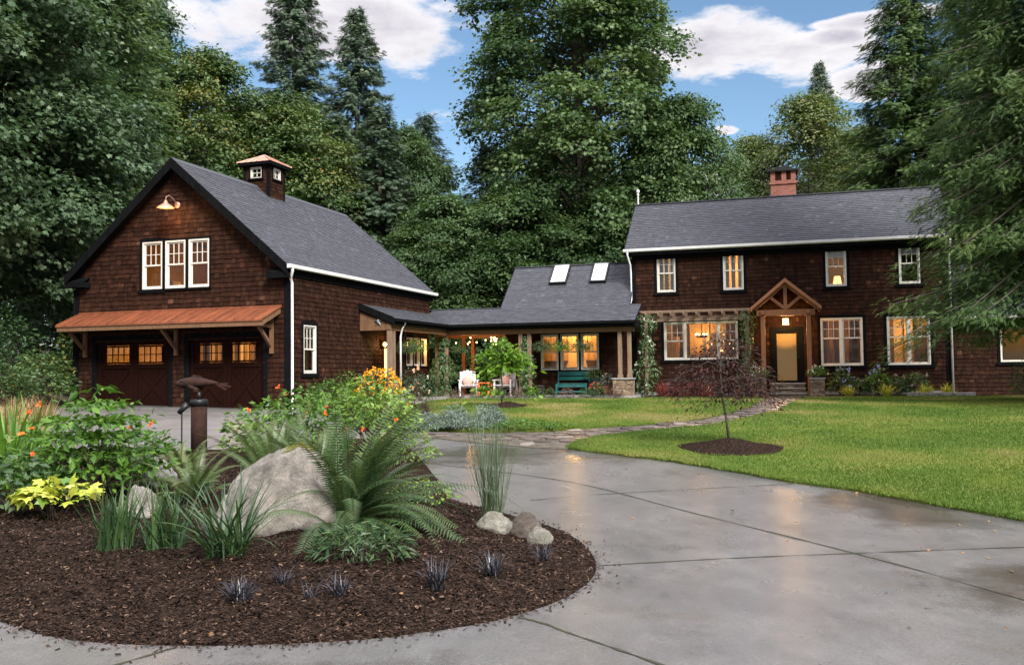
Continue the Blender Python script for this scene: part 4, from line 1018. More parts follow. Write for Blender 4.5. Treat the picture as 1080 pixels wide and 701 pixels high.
mb = MB(); mb.box(-.22, HL + .22, -ho - .02, -ho + .01, hE - .20, hE - .03); mb.box(-.22, HL + .22, -ho + .012, -.03, hE - .22, hE - .19); mb.box(0, HL, -.055, -.022, hw - .42, hw - .06)
mb.build('frieze_board', M['black'], hs)
mb = MB(); mb.prism([(-.28, -ho - .022, hE + .015), (-.28, -ho - .135, hE + .02), (-.28, -ho - .125, hE - .07), (-.28, -ho - .06, hE - .10), (-.28, -ho - .022, hE - .095)], (HL + .56, 0, 0)); mb.build('gutter', M['gutter'], hs, bevel=.008)
mb = MB(); mb.tube([(-.12, -ho - .08, hE - .09), (-.12, -ho - .08, hE - .2), (-.06, -.14, hE - .55), (-.05, -.09, hE - .8), (-.05, -.09, 4.35), (-.05, -.20, 4.2), (-.18, -.5, 4.24)], .035, 8); mb.build('downspout', M['gutter'], hs, True)
mb = MB(); mb.tube([(HL + .06, -ho - .08, hE - .09), (HL + .06, -.12, hE - .5), (HL + .06, -.09, hE - .7), (HL + .06, -.09, .6)], .035, 8); mb.build('downspout', M['gutter'], hs, True)
for x0, x1 in ((-.03, .12), (HL - .12, HL + .03)):
    mb = MB(); mb.box(x0, x1, -.036, .10, .62, hw - .43); mb.build('corner_board', M['black'], hs)
mb = MB(); mb.box(-.02, HL + .02, -.06, -.004, .2, .855); mb.build('foundation', M['stone_cap'], hs)
cur = {0: [(.98, 1.14), (1.2, 1.34), (1.42, 1.57)], 1: [(3.42, 3.58), (3.66, 3.80), (3.9, 4.05)]}
for i, (a, b) in enumerate(up): window(hs, HFR, a, b, 4.605, 6.04, curtain=cur.get(i))
# part-drawn blinds in the two right-hand upper windows
for a, b in up[2:]:
    mb = MB(); mb.box(a + .06, b - .06, .10, .112, 5.62, 6.0); mb.build('blind', M['curtain'], hs)
window(hs, HFR, 1.15, 3.85, 2.05, 3.46, (.28, .46, .26), plain=(1,), split=.5)
window(hs, HFR, 6.74, 8.16, 1.76, 3.47, (1, 1), split=.58)
window(hs, HFR, 8.96, 10.36, 1.76, 3.46, (1, 1), split=.58)
# front door
mb = MB(); a, b, c, d = hdoor
mb.fbox(HFR, a - .13, a, c, d + .13, -.05, .05); mb.fbox(HFR, b, b + .13, c, d + .13, -.05, .05); mb.fbox(HFR, a, b, d, d + .13, -.05, .05)
mb.build('door_casing', M['black'], hs)
mb = MB()
for q in ((a, a + .10, c, d), (b - .10, b, c, d), (a + .10, b - .10, c, c + .11), (a + .10, b - .10, d - .11, d)): mb.fbox(HFR, *q, -.06, -.02)
dr = mb.build('door', M['black'], hs)
m_, t_, p_, o_ = newmat('woven_door_shade')
w1 = t_.nodes.new('ShaderNodeTexWave'); w1.inputs['Scale'].default_value = 22; w1.bands_direction = 'Z'; w1.inputs['Distortion'].default_value = .6
c_ = t_.nodes.new('ShaderNodeTexCoord'); t_.links.new(c_.outputs['Object'], w1.inputs['Vector'])
t_.links.new(mixc(t_, w1.outputs['Fac'], (.26, .145, .04), (.42, .25, .075)), p_.inputs['Base Color']); p_.inputs['Roughness'].default_value = .8
p_.inputs['Emission Color'].default_value = (.55, .30, .07, 1); p_.inputs['Emission Strength'].default_value = .09      # glow put into the blind itself, standing in for hall light behind
M['woven'] = m_
mb = MB(); mb.fbox(HFR, a + .101, b - .101, c + .111, d - .111, -.07, -.062); mb.build('door_shade', M['woven'], dr)
pane_obj(HFR, [(a + .10, b - .10, c + .11, d - .11)], -.04, dr)
mb = MB(); mb.sphere((b - .05, -.055, 2.1), .028); mb.build('handle', M['steel_dark'], dr, True)
# steps and landing
mb = MB(); mb.box(4.98, 6.14, -1.05, -.065, .4, 1.13); mb.box(4.98, 6.14, -1.36, -1.052, .4, .965); mb.box(4.98, 6.14, -1.66, -1.362, .4, .80)
mb.build('steps', M['ledge'], hs, bevel=.012)
for z, v0, v1 in ((1.131, -1.09, -.066), (.966, -1.40, -1.053), (.801, -1.70, -1.363)):
    mb = MB(); mb.box(4.95, 6.17, v0, v1 - .002, z, z + .035); mb.build('step_tread', M['stone_cap'], hs, bevel=.008)
# entry portico
for x in (4.77, 6.30):
    mb = MB(); mb.box(x - .075, x + .075, -1.475, -1.325, .62, 3.52); mb.build('portico_post', M['redwood'], hs, bevel=.01)
mb = MB(); mb.box(4.56, 6.52, -1.48, -1.32, 3.522, 3.73); mb.build('portico_beam', M['redwood'], hs, bevel=.01)
for x in (4.77, 6.30):
    mb = MB(); mb.box(x - .07, x + .07, -1.318, -.03, 3.56, 3.73); mb.box(x - .06, x + .06, -1.62, -1.482, 3.58, 3.72); mb.build('portico_beam', M['redwood'], hs)
pk = 4.80; px0, px1 = 4.36, 6.72; pc = (px0 + px1) / 2; pzb = 3.80; sp = (pk - pzb) / (pc - px0)
mb = MB(); mb.box(pc - .06, pc + .06, -1.46, -1.34, 3.735, pk - .17); 
mb.beam((pc - .05, -1.40, 3.80), (pc - .55, -1.40, 4.22), .10, .10, up=(0, 1, 0)); mb.beam((pc + .05, -1.40, 3.80), (pc + .55, -1.40, 4.22), .10, .10, up=(0, 1, 0))
for s in (-1, 1): mb.beam((pc + s * .02, -1.40, pk - .16), (pc + s * 1.05, -1.40, pk - .16 - sp * 1.03), .12, .13, up=(0, 1, 0))
mb.build('truss', M['redwood'], hs)
for s in (-1, 1):
    e = pc + s * (pc - px0); nrm = Vector((s * sp, 0, 1)).normalized(); ln = math.hypot(pc - px0, pk - pzb)
    A_ = np.array([0, 1., 0]); B_ = np.array([-s * (pc - px0) / ln, 0, (pk - pzb) / ln])
    roof_plane(FR((e, -1.72, pzb), A_, B_, np.array(nrm)), (0, 1.69), ln, hs, 70 + s, .05, name='portico_roof')
    mb = MB(); mb.prism([(e, -1.75, pzb + .012), (pc, -1.75, pk + .012), (pc, -1.75, pk - .125), (e, -1.75, pzb - .11)], (0, .028, 0)); mb.build('portico_rake', M['redwood'], hs)
    mb = MB(); mb.prism([(e - s * .02, -1.71, pzb - .07), (pc, -1.71, pk - .07), (pc, -1.71, pk - .085), (e - s * .02, -1.71, pzb - .085)], (0, 1.66, 0)); mb.build('portico_soffit', M['wood_int'], hs)
# pergola over the dining window
mb = MB(); mb.box(.42, 4.40, -1.06, -.94, 3.44, 3.62); mb.build('pergola_beam', M['timber_grey'], hs, bevel=.01)
for i in range(9):
    x = .62 + i * .455; mb = MB(); mb.prism([(x, -.03, 3.622), (x, -1.32, 3.622), (x, -1.36, 3.70), (x, -1.36, 3.80), (x, -.03, 3.80)], (.06, 0, 0)); mb.build('pergola_joist', M['timber_grey'], hs)
for i in range(3):
    mb = MB(); mb.box(.40, 4.42, -1.30 + i * .45, -1.25 + i * .45, 3.802, 3.84); mb.build('pergola_lath', M['timber_grey'], hs)
for x in (.62, 4.22):
    mb = MB(); mb.box(x - .06, x + .06, -1.06, -.94, .62, 3.438); mb.build('pergola_post', M['timber_grey'], hs)
# chimney
mb = MB(); mb.box(5.12, 6.08, 3.0, 3.75, 7.2, 9.15); mb.box(5.07, 6.13, 2.95, 3.80, 9.0, 9.08); ch = mb.build('chimney', M['brick'], hs)
mb = MB()
for x in (5.12, 5.54, 5.90):
    for y in (3.0, 3.57): mb.box(x, x + .18, y, y + .18, 9.152, 9.50)
mb.box(5.12, 6.08, 3.32, 3.40, 9.153, 9.50)
mb.build('flue_pier', M['brick'], ch)
mb = MB(); mb.box(5.02, 6.18, 2.9, 3.85, 9.502, 9.60); mb.box(5.3, 5.9, 3.1, 3.6, 9.602, 9.72); mb.build('chimney_cap', M['steel_dark'], ch, bevel=.01)
mb = MB(); mb.tube([(-.12, hv, hR + .0), (-.12, hv, hR + .55)], .03, 8); mb.sphere((-.12, hv, hR + .57), (.07, .07, .09)); mb.tube([(-.12, hv, hR + .40), (-.12, hv, hR + .47)], .05, 8); mb.build('roof_vane', M['gutter'], hs)
# rooms behind the windows
def dx(f):
    for x in (1.9, 2.55, 3.2): f.box(x, x + .10, 2.2, 2.28, 1.1, 3.6, 1)
    f.box(1.0, 1.5, 1.9, 2.28, 1.1, 3.0, 1); f.box(1.9, 3.3, .9, 1.6, 1.65, 1.72, 0); f.box(1.7, 1.8, 1.9, 2.25, 1.8, 2.6, 0)
    for x in (1.95, 2.5, 3.1): f.box(x, x + .35, .55, .60, 1.1, 2.25, 1); f.box(x, x + .35, 1.75, 1.80, 1.1, 2.25, 1)
    f.box(2.42, 3.0, 2.22, 2.29, 2.0, 3.1, 0); f.box(3.45, 3.9, 2.2, 2.3, 1.1, 3.6, 0); f.box(1.52, 1.72, 2.15, 2.3, 1.1, 3.6, 0); f.box(.9, 4.2, 1.0, 1.1, 3.5, 3.66, 0)
room(hs, .2, 4.55, .16, 2.35, 1.12, 3.68, M['wood_int'], M['dark_int'], 24, (1, .58, .22), extra=dx, lz=2.95, lpos=(2.45, 1.55, 2.95), ceil=M['cream_int'])
def lx(f):
    for x in (6.9, 7.35, 7.85, 8.4): f.box(x, x + .12, 2.0, 2.3, 1.1, 3.6, 0)
    for x in (7.1, 7.7): f.box(x, x + .28, 2.3, 2.34, 1.1, 3.6, 1)
    f.box(7.0, 8.2, .6, 1.2, 1.1, 1.75, 0)
    for i in range(4): f.box(6.4, 8.55, .5 + i * .5, .6 + i * .5, 3.45, 3.62, 1)
room(hs, 6.35, 8.56, .16, 2.35, 1.12, 3.68, M['wood_int'], M['dark_int'], 7, (1, .42, .12), extra=lx, lz=3.2)
def rx(f):
    f.box(8.9, 9.4, 2.0, 2.3, 1.1, 3.6, 0); f.box(9.75, 10.05, 1.9, 2.3, 1.1, 3.6, 1); f.box(9.0, 10.3, .5, 1.2, 1.1, 1.8, 0); f.box(10.2, 10.5, 1.8, 2.2, 1.1, 3.0, 0)
room(hs, 8.6, 10.85, .16, 2.35, 1.12, 3.68, M['cream_int'], M['dark_int'], 26, (1, .50, .14), extra=rx, lz=3.1)
room(hs, 4.6, 6.3, .16, 2.0, 1.12, 3.68, M['cream_int'], M['dark_int'], 8, (1, .6, .25))
room(hs, .3, 2.3, .20, 2.4, 4.1, 6.2, M['cream_int'], M['dark_int'], 12, (1, .75, .45), lz=5.3)
room(hs, 2.9, 5.0, .20, 2.4, 4.1, 6.2, M['cream_int'], M['wood_int'], 32, (1, .58, .22), lz=5.5)
room(hs, 6.4, 8.2, .20, 2.4, 4.1, 6.2, M['cream_int'], M['dark_int'], None)
room(hs, 9.0, 10.7, .20, 2.4, 4.1, 6.2, M['cream_int'], M['dark_int'], None)

# ================================================================== ANNEX behind the cedar
an = empty('annex', (H0[0], H0[1], 0), -TH, 'single storey shingled annex half hidden behind the cedar at the house end', 'house wing')
AV = .35
AFR = FR((0, AV, 0), X_, Z_, -Y_)
shingled_wall('wall', AFR, [(HL + .02, .1), (17, .1), (17, 3.38), (HL + .02, 3.38)], [(12.62, 13.5, 1.82, 3.0), (13.62, 14.5, 1.82, 3.0)], lambda b: (HL + .02, 17), .42, 3.36, an, 81)
for a, b in ((12.62, 13.5), (13.62, 14.5)): window(an, AFR, a, b, 1.82, 3.0, plain=(0,))
roof_plane(FR((0, AV - .35, 3.42), X_, np.array([0, NHh, SH * NHh]), np.array([0, -SH * NHh, NHh])), (HL + .28, 17.3), 3.4, an, 82, .12)
roof_plane(FR((0, AV - .35 + 3.4 * NHh * 2, 3.42), X_, np.array([0, -NHh, SH * NHh]), np.array([0, SH * NHh, NHh])), (HL + .28, 17.3), 3.4, an, 83, .12)
shingled_wall('wall', FR((17, AV, 0), Y_, Z_, X_), [(0, .1), (4.7, .1), (4.7, 3.4), (2.35, 5.2), (0, 3.4)], [], lambda b: (0, 4.7) if b < 3.4 else ((b - 3.4) / .77, 4.7 - (b - 3.4) / .77), .42, 5.1, an, 84)
mb = MB(); mb.box(HL + .28, 17.3, AV - .47, AV - .36, 3.32, 3.42); mb.build('gutter', M['gutter'], an)
mb = MB(); mb.box(HL + .05, 17, AV - .345, AV - .02, 3.2, 3.23); mb.box(HL + .04, HL + .14, AV - .03, AV - .003, .4, 3.3); mb.build('frieze_board', M['black'], an)
mb = MB(); mb.box(HL + .02, 17, AV - .05, AV - .004, 0, .42); mb.build('foundation', M['stone_cap'], an)
room(an, 12.2, 15, AV + .2, 2.2, .5, 3.2, M['cream_int'], M['dark_int'], 2)

# ================================================================== FOLIAGE
def unit(v): return v / np.maximum(np.linalg.norm(v, axis=-1, keepdims=True), 1e-9)
T_OVAL = (np.array([(0, 0, 0), (.45, .27, .05), (1, 0, -.06), (.45, -.27, .05)]), [np.array([(0, 2, 1), (0, 3, 2)])])
T_NARROW = (np.array([(0, 0, 0), (.4, .11, .03), (1, 0, -.10), (.4, -.11, .03)]), [np.array([(0, 2, 1), (0, 3, 2)])])
T_MAPLE = (np.array([(0, 0, 0), (.08, .42, -.03), (.34, .24, .02), (.60, .46, -.05), (.66, .17, .02), (1, 0, -.08), (.66, -.17, .02), (.60, -.46, -.05), (.34, -.24, .02), (.08, -.42, -.03)]),
           [np.array([(0, 2, 1), (0, 4, 2), (2, 4, 3), (0, 6, 4), (4, 6, 5), (0, 8, 6), (6, 8, 7), (0, 9, 8)])])
T_QUAD = (np.array([(0, -.3, 0), (.9, -.32, -.05), (1, .3, -.08), (.1, .34, 0)]), [np.array([(0, 1, 2, 3)])])
def leafset(C, Nn, size, tmpl, T=None):
    n = len(C); tv, tf = tmpl; k = len(tv)
    Nn = unit(Nn)
    if T is None: T = rng.standard_normal((n, 3))
    T = T - Nn * np.sum(T * Nn, 1, keepdims=True); T = unit(T); B = np.cross(Nn, T)
    s = np.broadcast_to(np.asarray(size, float), (n,))[:, None, None]
    V = C[:, None, :] + s * (T[:, None, :] * tv[None, :, 0:1] + B[:, None, :] * tv[None, :, 1:2] + Nn[:, None, :] * tv[None, :, 2:3])
    F = [(np.arange(n)[:, None, None] * k + f[None]).reshape(-1, f.shape[1]) for f in tf]
    return V.reshape(-1, 3), F, k, sum(len(f) for f in tf)
def per_face(tone, tf):
    return np.concatenate([np.repeat(tone, len(f)) for f in tf])
def merge(parts):
    """[(V, [F], tone)] -> V, F list (grouped by width), tone"""
    Vs = []; G = {}; TT = {}; o = 0
    for V, Fs, tone in parts:
        i = 0
        for f in Fs:
            G.setdefault(f.shape[1], []).append(f + o); TT.setdefault(f.shape[1], []).append(tone[i:i + len(f)]); i += len(f)
        Vs.append(V); o += len(V)
    ks = sorted(G)
    return np.vstack(Vs), [np.vstack(G[k]) for k in ks], np.concatenate([np.concatenate(TT[k]) for k in ks])
def leaf_part(C, Nn, size, tmpl, tone, T=None):
    V, F, k, nf = leafset(C, Nn, size, tmpl, T)
    return V, F, per_face(np.clip(tone, 0, 1), tmpl[1])
def ball(n, r=None):
    d = unit((r or rng).standard_normal((n, 3))); return d

# ---- broadleaf trees
def broadleaf(seed, h0, h1, R, lobes, per, m, leaf, tmpl=T_OVAL, tone_mu=.45, tone_sd=.18, droop=.35, shape=(.55, .9), trunk_r=.32, lean=0, accents=0.0, cl_r=.55, inner=.25, lr=(.20, .36)):
    r = np.random.default_rng(seed)
    H = h1 - h0
    # lobes spread over an egg-shaped envelope
    t = (np.arange(lobes) + r.random(lobes)) / lobes; t = t ** .9
    prof = np.sin(PI * np.clip(t, .03, .985) ** shape[0]) ** shape[1]
    ang = np.arange(lobes) * 2.39996 + r.uniform(-.5, .5, lobes)
    rad = R * prof * r.uniform(.55, .88, lobes)
    Lc = np.stack([rad * np.cos(ang) + lean * t, rad * np.sin(ang), h0 + H * t * .94], 1)
    Lr = R * r.uniform(lr[0], lr[1], lobes) * (.65 + .5 * prof)
    C = []; Nn = []; tn = []
    lt = r.normal(tone_mu, tone_sd * .7, lobes)
    for i in range(lobes):
        d = unit(r.standard_normal((per * 3, 3)))
        out = unit(np.array([Lc[i, 0], Lc[i, 1], H * .18 * (t[i] - .2)]))
        sc = d @ out * .8 + d[:, 2] * .55 + r.normal(0, .35, len(d))
        d = d[np.argsort(-sc)[:per]]
        cc = Lc[i] + d * Lr[i] * r.uniform(.7, 1.08, (per, 1)) * np.array([1.1, 1.1, .85])
        q = np.repeat(cc, m, 0); dd = np.repeat(d, m, 0)
        off = r.standard_normal((len(q), 3)) * np.array([1, 1, .42]) * cl_r * .5
        off[:, 2] -= droop * .6 * (np.hypot(off[:, 0], off[:, 1]) ** 1.5) * .6
        C.append(q + off)
        nn = dd * .55 + np.array([0, 0, .75]) + r.standard_normal(q.shape) * .45
        Nn.append(nn)
        ct = np.repeat(lt[i] + r.normal(0, tone_sd * .6, per), m)
        tn.append(ct + r.normal(0, .055, len(ct)))
    # sparse inner leaves so that the middle is not hollow
    ni = int(lobes * per * m * inner * .5)
    tt = r.random(ni); pr = np.sin(PI * np.clip(tt, .03, .98) ** shape[0]) ** shape[1]; a = r.uniform(0, 2 * PI, ni); ra = R * pr * np.sqrt(r.random(ni)) * .7
    C.append(np.stack([ra * np.cos(a) + lean * tt, ra * np.sin(a), h0 + H * .92 * tt], 1)); Nn.append(r.standard_normal((ni, 3)) + np.array([0, 0, .8])); tn.append(r.normal(tone_mu - .05, .15, ni))
    C = np.vstack(C); Nn = np.vstack(Nn); tn = np.concatenate(tn)
    if accents: tn = np.where(tn > 0, np.minimum(tn, .86), tn); k = r.random(len(tn)) < accents; tn[k] = r.uniform(.9, 1, k.sum())
    else: tn = np.minimum(tn, .9)
    T = np.stack([C[:, 0], C[:, 1], np.full(len(C), -R * .35)], 1) + r.standard_normal(C.shape) * R * .5
    V, F, tone = leaf_part(C, Nn, leaf * r.uniform(.65, 1.25, len(C)), tmpl, tn, T)
    # trunk and limbs
    mb = MB()
    wob = [(r.normal(0, .12), r.normal(0, .12)) for _ in range(7)]
    zt = h0 + H * .80
    sp = [(lean * (k / 6) * .8 + wob[k][0] * (k > 0), wob[k][1] * (k > 0), zt * k / 6) for k in range(7)]
    mb.tube(sp, [trunk_r * (1.35 if k == 0 else 1) * (1 - .78 * (k / 6)) for k in range(7)], 9)
    def at_trunk(z):
        k = min(max(z / zt * 6, 0), 5.999); i = int(k); f = k - i
        return np.array(sp[i]) * (1 - f) + np.array(sp[i + 1]) * f
    for i in range(lobes):
        z = max(min(Lc[i, 2] - .45 * math.hypot(Lc[i, 0], Lc[i, 1]) - .3, zt * .95), h0 * .55 + .3)
        a = at_trunk(z); b = Lc[i]
        mid = a * .45 + b * .55 + np.array([0, 0, .10 * np.linalg.norm(b - a)]) + r.normal(0, .12, 3)
        r0 = max(trunk_r * .30 * (1 - .6 * z / h1), .02)
        mb.tube([a, mid, b], [r0, r0 * .6, r0 * .22], 6, cap=False)
        for _ in range(4):
            e = b + unit(r.standard_normal(3)) * Lr[i] * .85; s = mid * .35 + b * .65
            mb.tube([s, (s + e) / 2 + r.normal(0, .05, 3), e], [r0 * .3, r0 * .2, r0 * .08], 4, cap=False)
    return mb, (V, F, tone)
def mbmesh(mb, name, mat, smooth=True):
    o = mb.build(name, mat, None, smooth); me = o.data; bpy.data.objects.remove(o); return me
TREE_PROTO = {}
def tree_proto(key, gen, leaf_mat, bark):
    mb, (V, F, tone) = gen
    TREE_PROTO[key] = (mbmesh(mb, 'trunk', bark), npmesh('crown', V, F, leaf_mat, tone))
def plant_tree(key, name, x, y, rz, label, cat='tree', group=None, sxy=1.0, sz=1.0, z=None, crown_mat=None):
    e = empty(name, (x, y, (gz(x, y) if z is None else z) - .08), rz, label, cat, group); e.scale = (sxy, sxy, sz)
    tm, cm = TREE_PROTO[key]
    link_mesh('trunk', tm, e)
    o = link_mesh('crown', cm, e)
    if crown_mat: o.material_slots[0].link = 'OBJECT'; o.material_slots[0].material = crown_mat
    return e

# ---- conifers
def conifer(seed, H, R, h0, nb, nsp, spray, droop=.35, upturn=.12, tone_mu=.4, narrow=1.0, trunk_r=.28, fingers=5, hang=.35, bare=.0, taper=.85, fan=.46, curt=0.0):
    r = np.random.default_rng(seed)
    C = []; T = []; Nn = []; S = []; tn = []
    mb = MB(); mb.tube([(0, 0, 0), (r.normal(0, .05), r.normal(0, .05), H * .5), (0, 0, H * .97)], [trunk_r * 1.2, trunk_r * .7, .02], 9)
    # leader tuft
    for i in range(nb):
        f = (i + r.random()) / nb; f = f ** 1.05
        z = h0 + (H - h0) * f
        ln = R * (1 - f) ** taper * r.uniform(.68, 1.12) + .16
        a = i * 2.39996 + r.uniform(-.4, .4)
        el = .25 * f - .10 + r.normal(0, .08)
        k = 7; s = np.linspace(0, 1, k)
        rad = ln * s * math.cos(el); zz = z + ln * (s * math.sin(el) - droop * s ** 1.6 + upturn * s ** 4)
        P = np.stack([rad * math.cos(a), rad * math.sin(a), zz], 1)
        mb.tube(P[::2], [max(.012, .035 * ln / R * trunk_r / .28 * (1 - .75 * q)) for q in (0, .33, .66, 1)], 4, cap=False)
        n = max(int(nsp * (.35 + .65 * ln / R)), 5)
        q = r.uniform(.12 + bare, 1.0, n) ** .8
        x = np.interp(q, s, P[:, 0]); y = np.interp(q, s, P[:, 1]); zc = np.interp(q, s, P[:, 2])
        side = np.where(r.random(n) < .5, -1, 1)
        dr = np.array([math.cos(a), math.sin(a), -.25]); pr = np.array([-math.sin(a), math.cos(a), 0])
        t = dr[None] * r.uniform(.45, 1.0, (n, 1)) + pr[None] * (side * r.uniform(.2, 1.0, n))[:, None] + np.array([0, 0, -1])[None] * (hang * r.uniform(.3, 1.4, n))[:, None]
        nn = np.array([0, 0, 1.0])[None] + dr[None] * .3 + r.standard_normal((n, 3)) * .3
        c = np.stack([x, y, zc - curt * r.random(n) ** 1.4 * (.3 + .7 * np.sin(PI * np.clip(q, 0, 1)))], 1) + r.normal(0, .05 + curt * .22, (n, 3)) * np.array([1, 1, .5])
        bt = r.normal(tone_mu, .12)
        C.append(c); T.append(t); Nn.append(nn); S.append(spray * r.uniform(.6, 1.2, n) * (.55 + .45 * min(1, ln / R * 1.5))); tn.append(bt + r.normal(0, .08, n) + .12 * (q > .85))
    C = np.vstack(C); T = np.vstack(T); Nn = np.vstack(Nn); S = np.concatenate(S); tn = np.concatenate(tn)
    # a spray: a flat feather of narrow fingers along a midrib
    vs = []; fs = []
    def finger(x0, y0, x1, y1, w, z1):
        d = np.array([x1 - x0, y1 - y0], float); d /= np.linalg.norm(d); p = np.array([-d[1], d[0]]) * w
        b = len(vs); vs.extend([(x0, y0, 0), (x0 * .6 + x1 * .4 + p[0], y0 * .6 + y1 * .4 + p[1], z1 * .3), (x1, y1, z1), (x0 * .6 + x1 * .4 - p[0], y0 * .6 + y1 * .4 - p[1], z1 * .3)])
        fs.append((b, b + 3, b + 2, b + 1))
    finger(0, 0, 1, 0, .045 * narrow, -.12)
    for j in range(fingers):
        x0 = .08 + .72 * j / fingers; l = fan * (1 - .6 * j / fingers)
        for sgn in (-1, 1): finger(x0, 0, x0 + l * .8, sgn * l * .62, .05 * narrow, -.10 - .03 * (j % 2))
    tm = (np.array(vs), [np.array(fs)])
    V, F, tone = leaf_part(C, Nn, S, tm, np.clip(tn, 0, .9), T)
    return mb, (V, F, tone)

M['lf_maple'] = leafmat('maple_leaf', [(0, (.034, .070, .026)), (.4, (.064, .120, .044)), (.75, (.110, .175, .066)), (.9, (.150, .21, .08)), (1, (.40, .27, .04))], .45, .32, .35)
M['lf_maple_cool'] = leafmat('cool_maple_leaf', [(0, (.052, .096, .050)), (.4, (.086, .146, .076)), (.75, (.128, .192, .105)), (.9, (.18, .245, .145)), (1, (.26, .22, .06))], .42, .32, .35)
M['lf_autumn'] = leafmat('turning_maple_leaf', [(0, (.046, .092, .032)), (.35, (.086, .142, .044)), (.65, (.10, .135, .032)), (.9, (.20, .17, .036)), (1, (.30, .10, .03))], .45, .25)
M['lf_pale'] = leafmat('pale_alder_leaf', [(0, (.050, .078, .024)), (.5, (.115, .160, .050)), (.85, (.19, .225, .085)), (1, (.30, .28, .13))], .5, .3)
M['lf_fir'] = leafmat('fir_needles', [(0, (.040, .074, .050)), (.5, (.082, .130, .082)), (.9, (.14, .19, .11)), (1, (.13, .16, .08))], .5, .18, .35)
M['lf_cedar'] = leafmat('cedar_sprays', [(0, (.026, .060, .018)), (.45, (.056, .108, .028)), (.8, (.092, .152, .038)), (.9, (.130, .168, .045)), (1, (.19, .12, .05))], .55, .22, .3)
M['lf_shrub'] = leafmat('bright_shrub_leaf', [(0, (.028, .080, .014)), (.4, (.070, .160, .022)), (.75, (.13, .24, .034)), (1, (.22, .33, .06))], .42, .3)
M['lf_dark'] = leafmat('dark_shrub_leaf', [(0, (.014, .036, .016)), (.5, (.034, .074, .026)), (1, (.075, .130, .045))], .42, .18)

tree_proto('maple_big', broadleaf(5, 3.0, 30, 5.7, 118, 26, 44, .21, T_MAPLE, .50, .24, trunk_r=.5, shape=(.80, .55), cl_r=.78, accents=.002, inner=.12, lr=(.18, .33)), M['lf_maple'], M['bark'])
tree_proto('maple_near', broadleaf(8, 2.6, 20, 5.4, 84, 28, 52, .185, T_MAPLE, .48, .2, trunk_r=.34, shape=(.72, .6), cl_r=.75, inner=.15), M['lf_maple_cool'], M['bark'])
tree_proto('maple_mid', broadleaf(9, 3.5, 17, 4.6, 58, 24, 36, .22, T_OVAL, .30, .2, trunk_r=.28, shape=(.62, .7), cl_r=.7, accents=.01), M['lf_autumn'], M['bark'])
tree_proto('leafy', broadleaf(12, 1.0, 14, 4.0, 60, 24, 32, .22, T_OVAL, .40, .2, trunk_r=.25, shape=(.75, .6), cl_r=.65), M['lf_maple'], M['bark'])
tree_proto('pale', broadleaf(14, 4, 16, 4.2, 52, 20, 26, .20, T_OVAL, .45, .22, trunk_r=.2, shape=(.55, .8), cl_r=.7), M['lf_pale'], M['bark_grey'])
tree_proto('fir', conifer(21, 24, 4.4, 2.5, 340, 110, .58, .24, .14, .44, .9, .32, 4, .7, taper=.62, curt=.35), M['lf_fir'], M['bark'])
tree_proto('hemlock', conifer(23, 19, 3.8, 1.5, 260, 80, .55, .42, .05, .40, .9, .26, 4, 1.1, taper=.7, curt=.4), M['lf_fir'], M['bark'])
tree_proto('cypress', conifer(25, 20, 3.9, 1.0, 380, 130, .50, .30, .10, .50, .75, .3, 5, 1.3, taper=.6, fan=.30, curt=.5), M['lf_cedar'], M['bark'])
tree_proto('cedar', conifer(27, 21, 4.0, 3.5, 580, 270, .34, .42, .10, .46, .50, .34, 5, 2.6, .0, taper=.72, fan=.22, curt=.70), M['lf_cedar'], M['bark'])

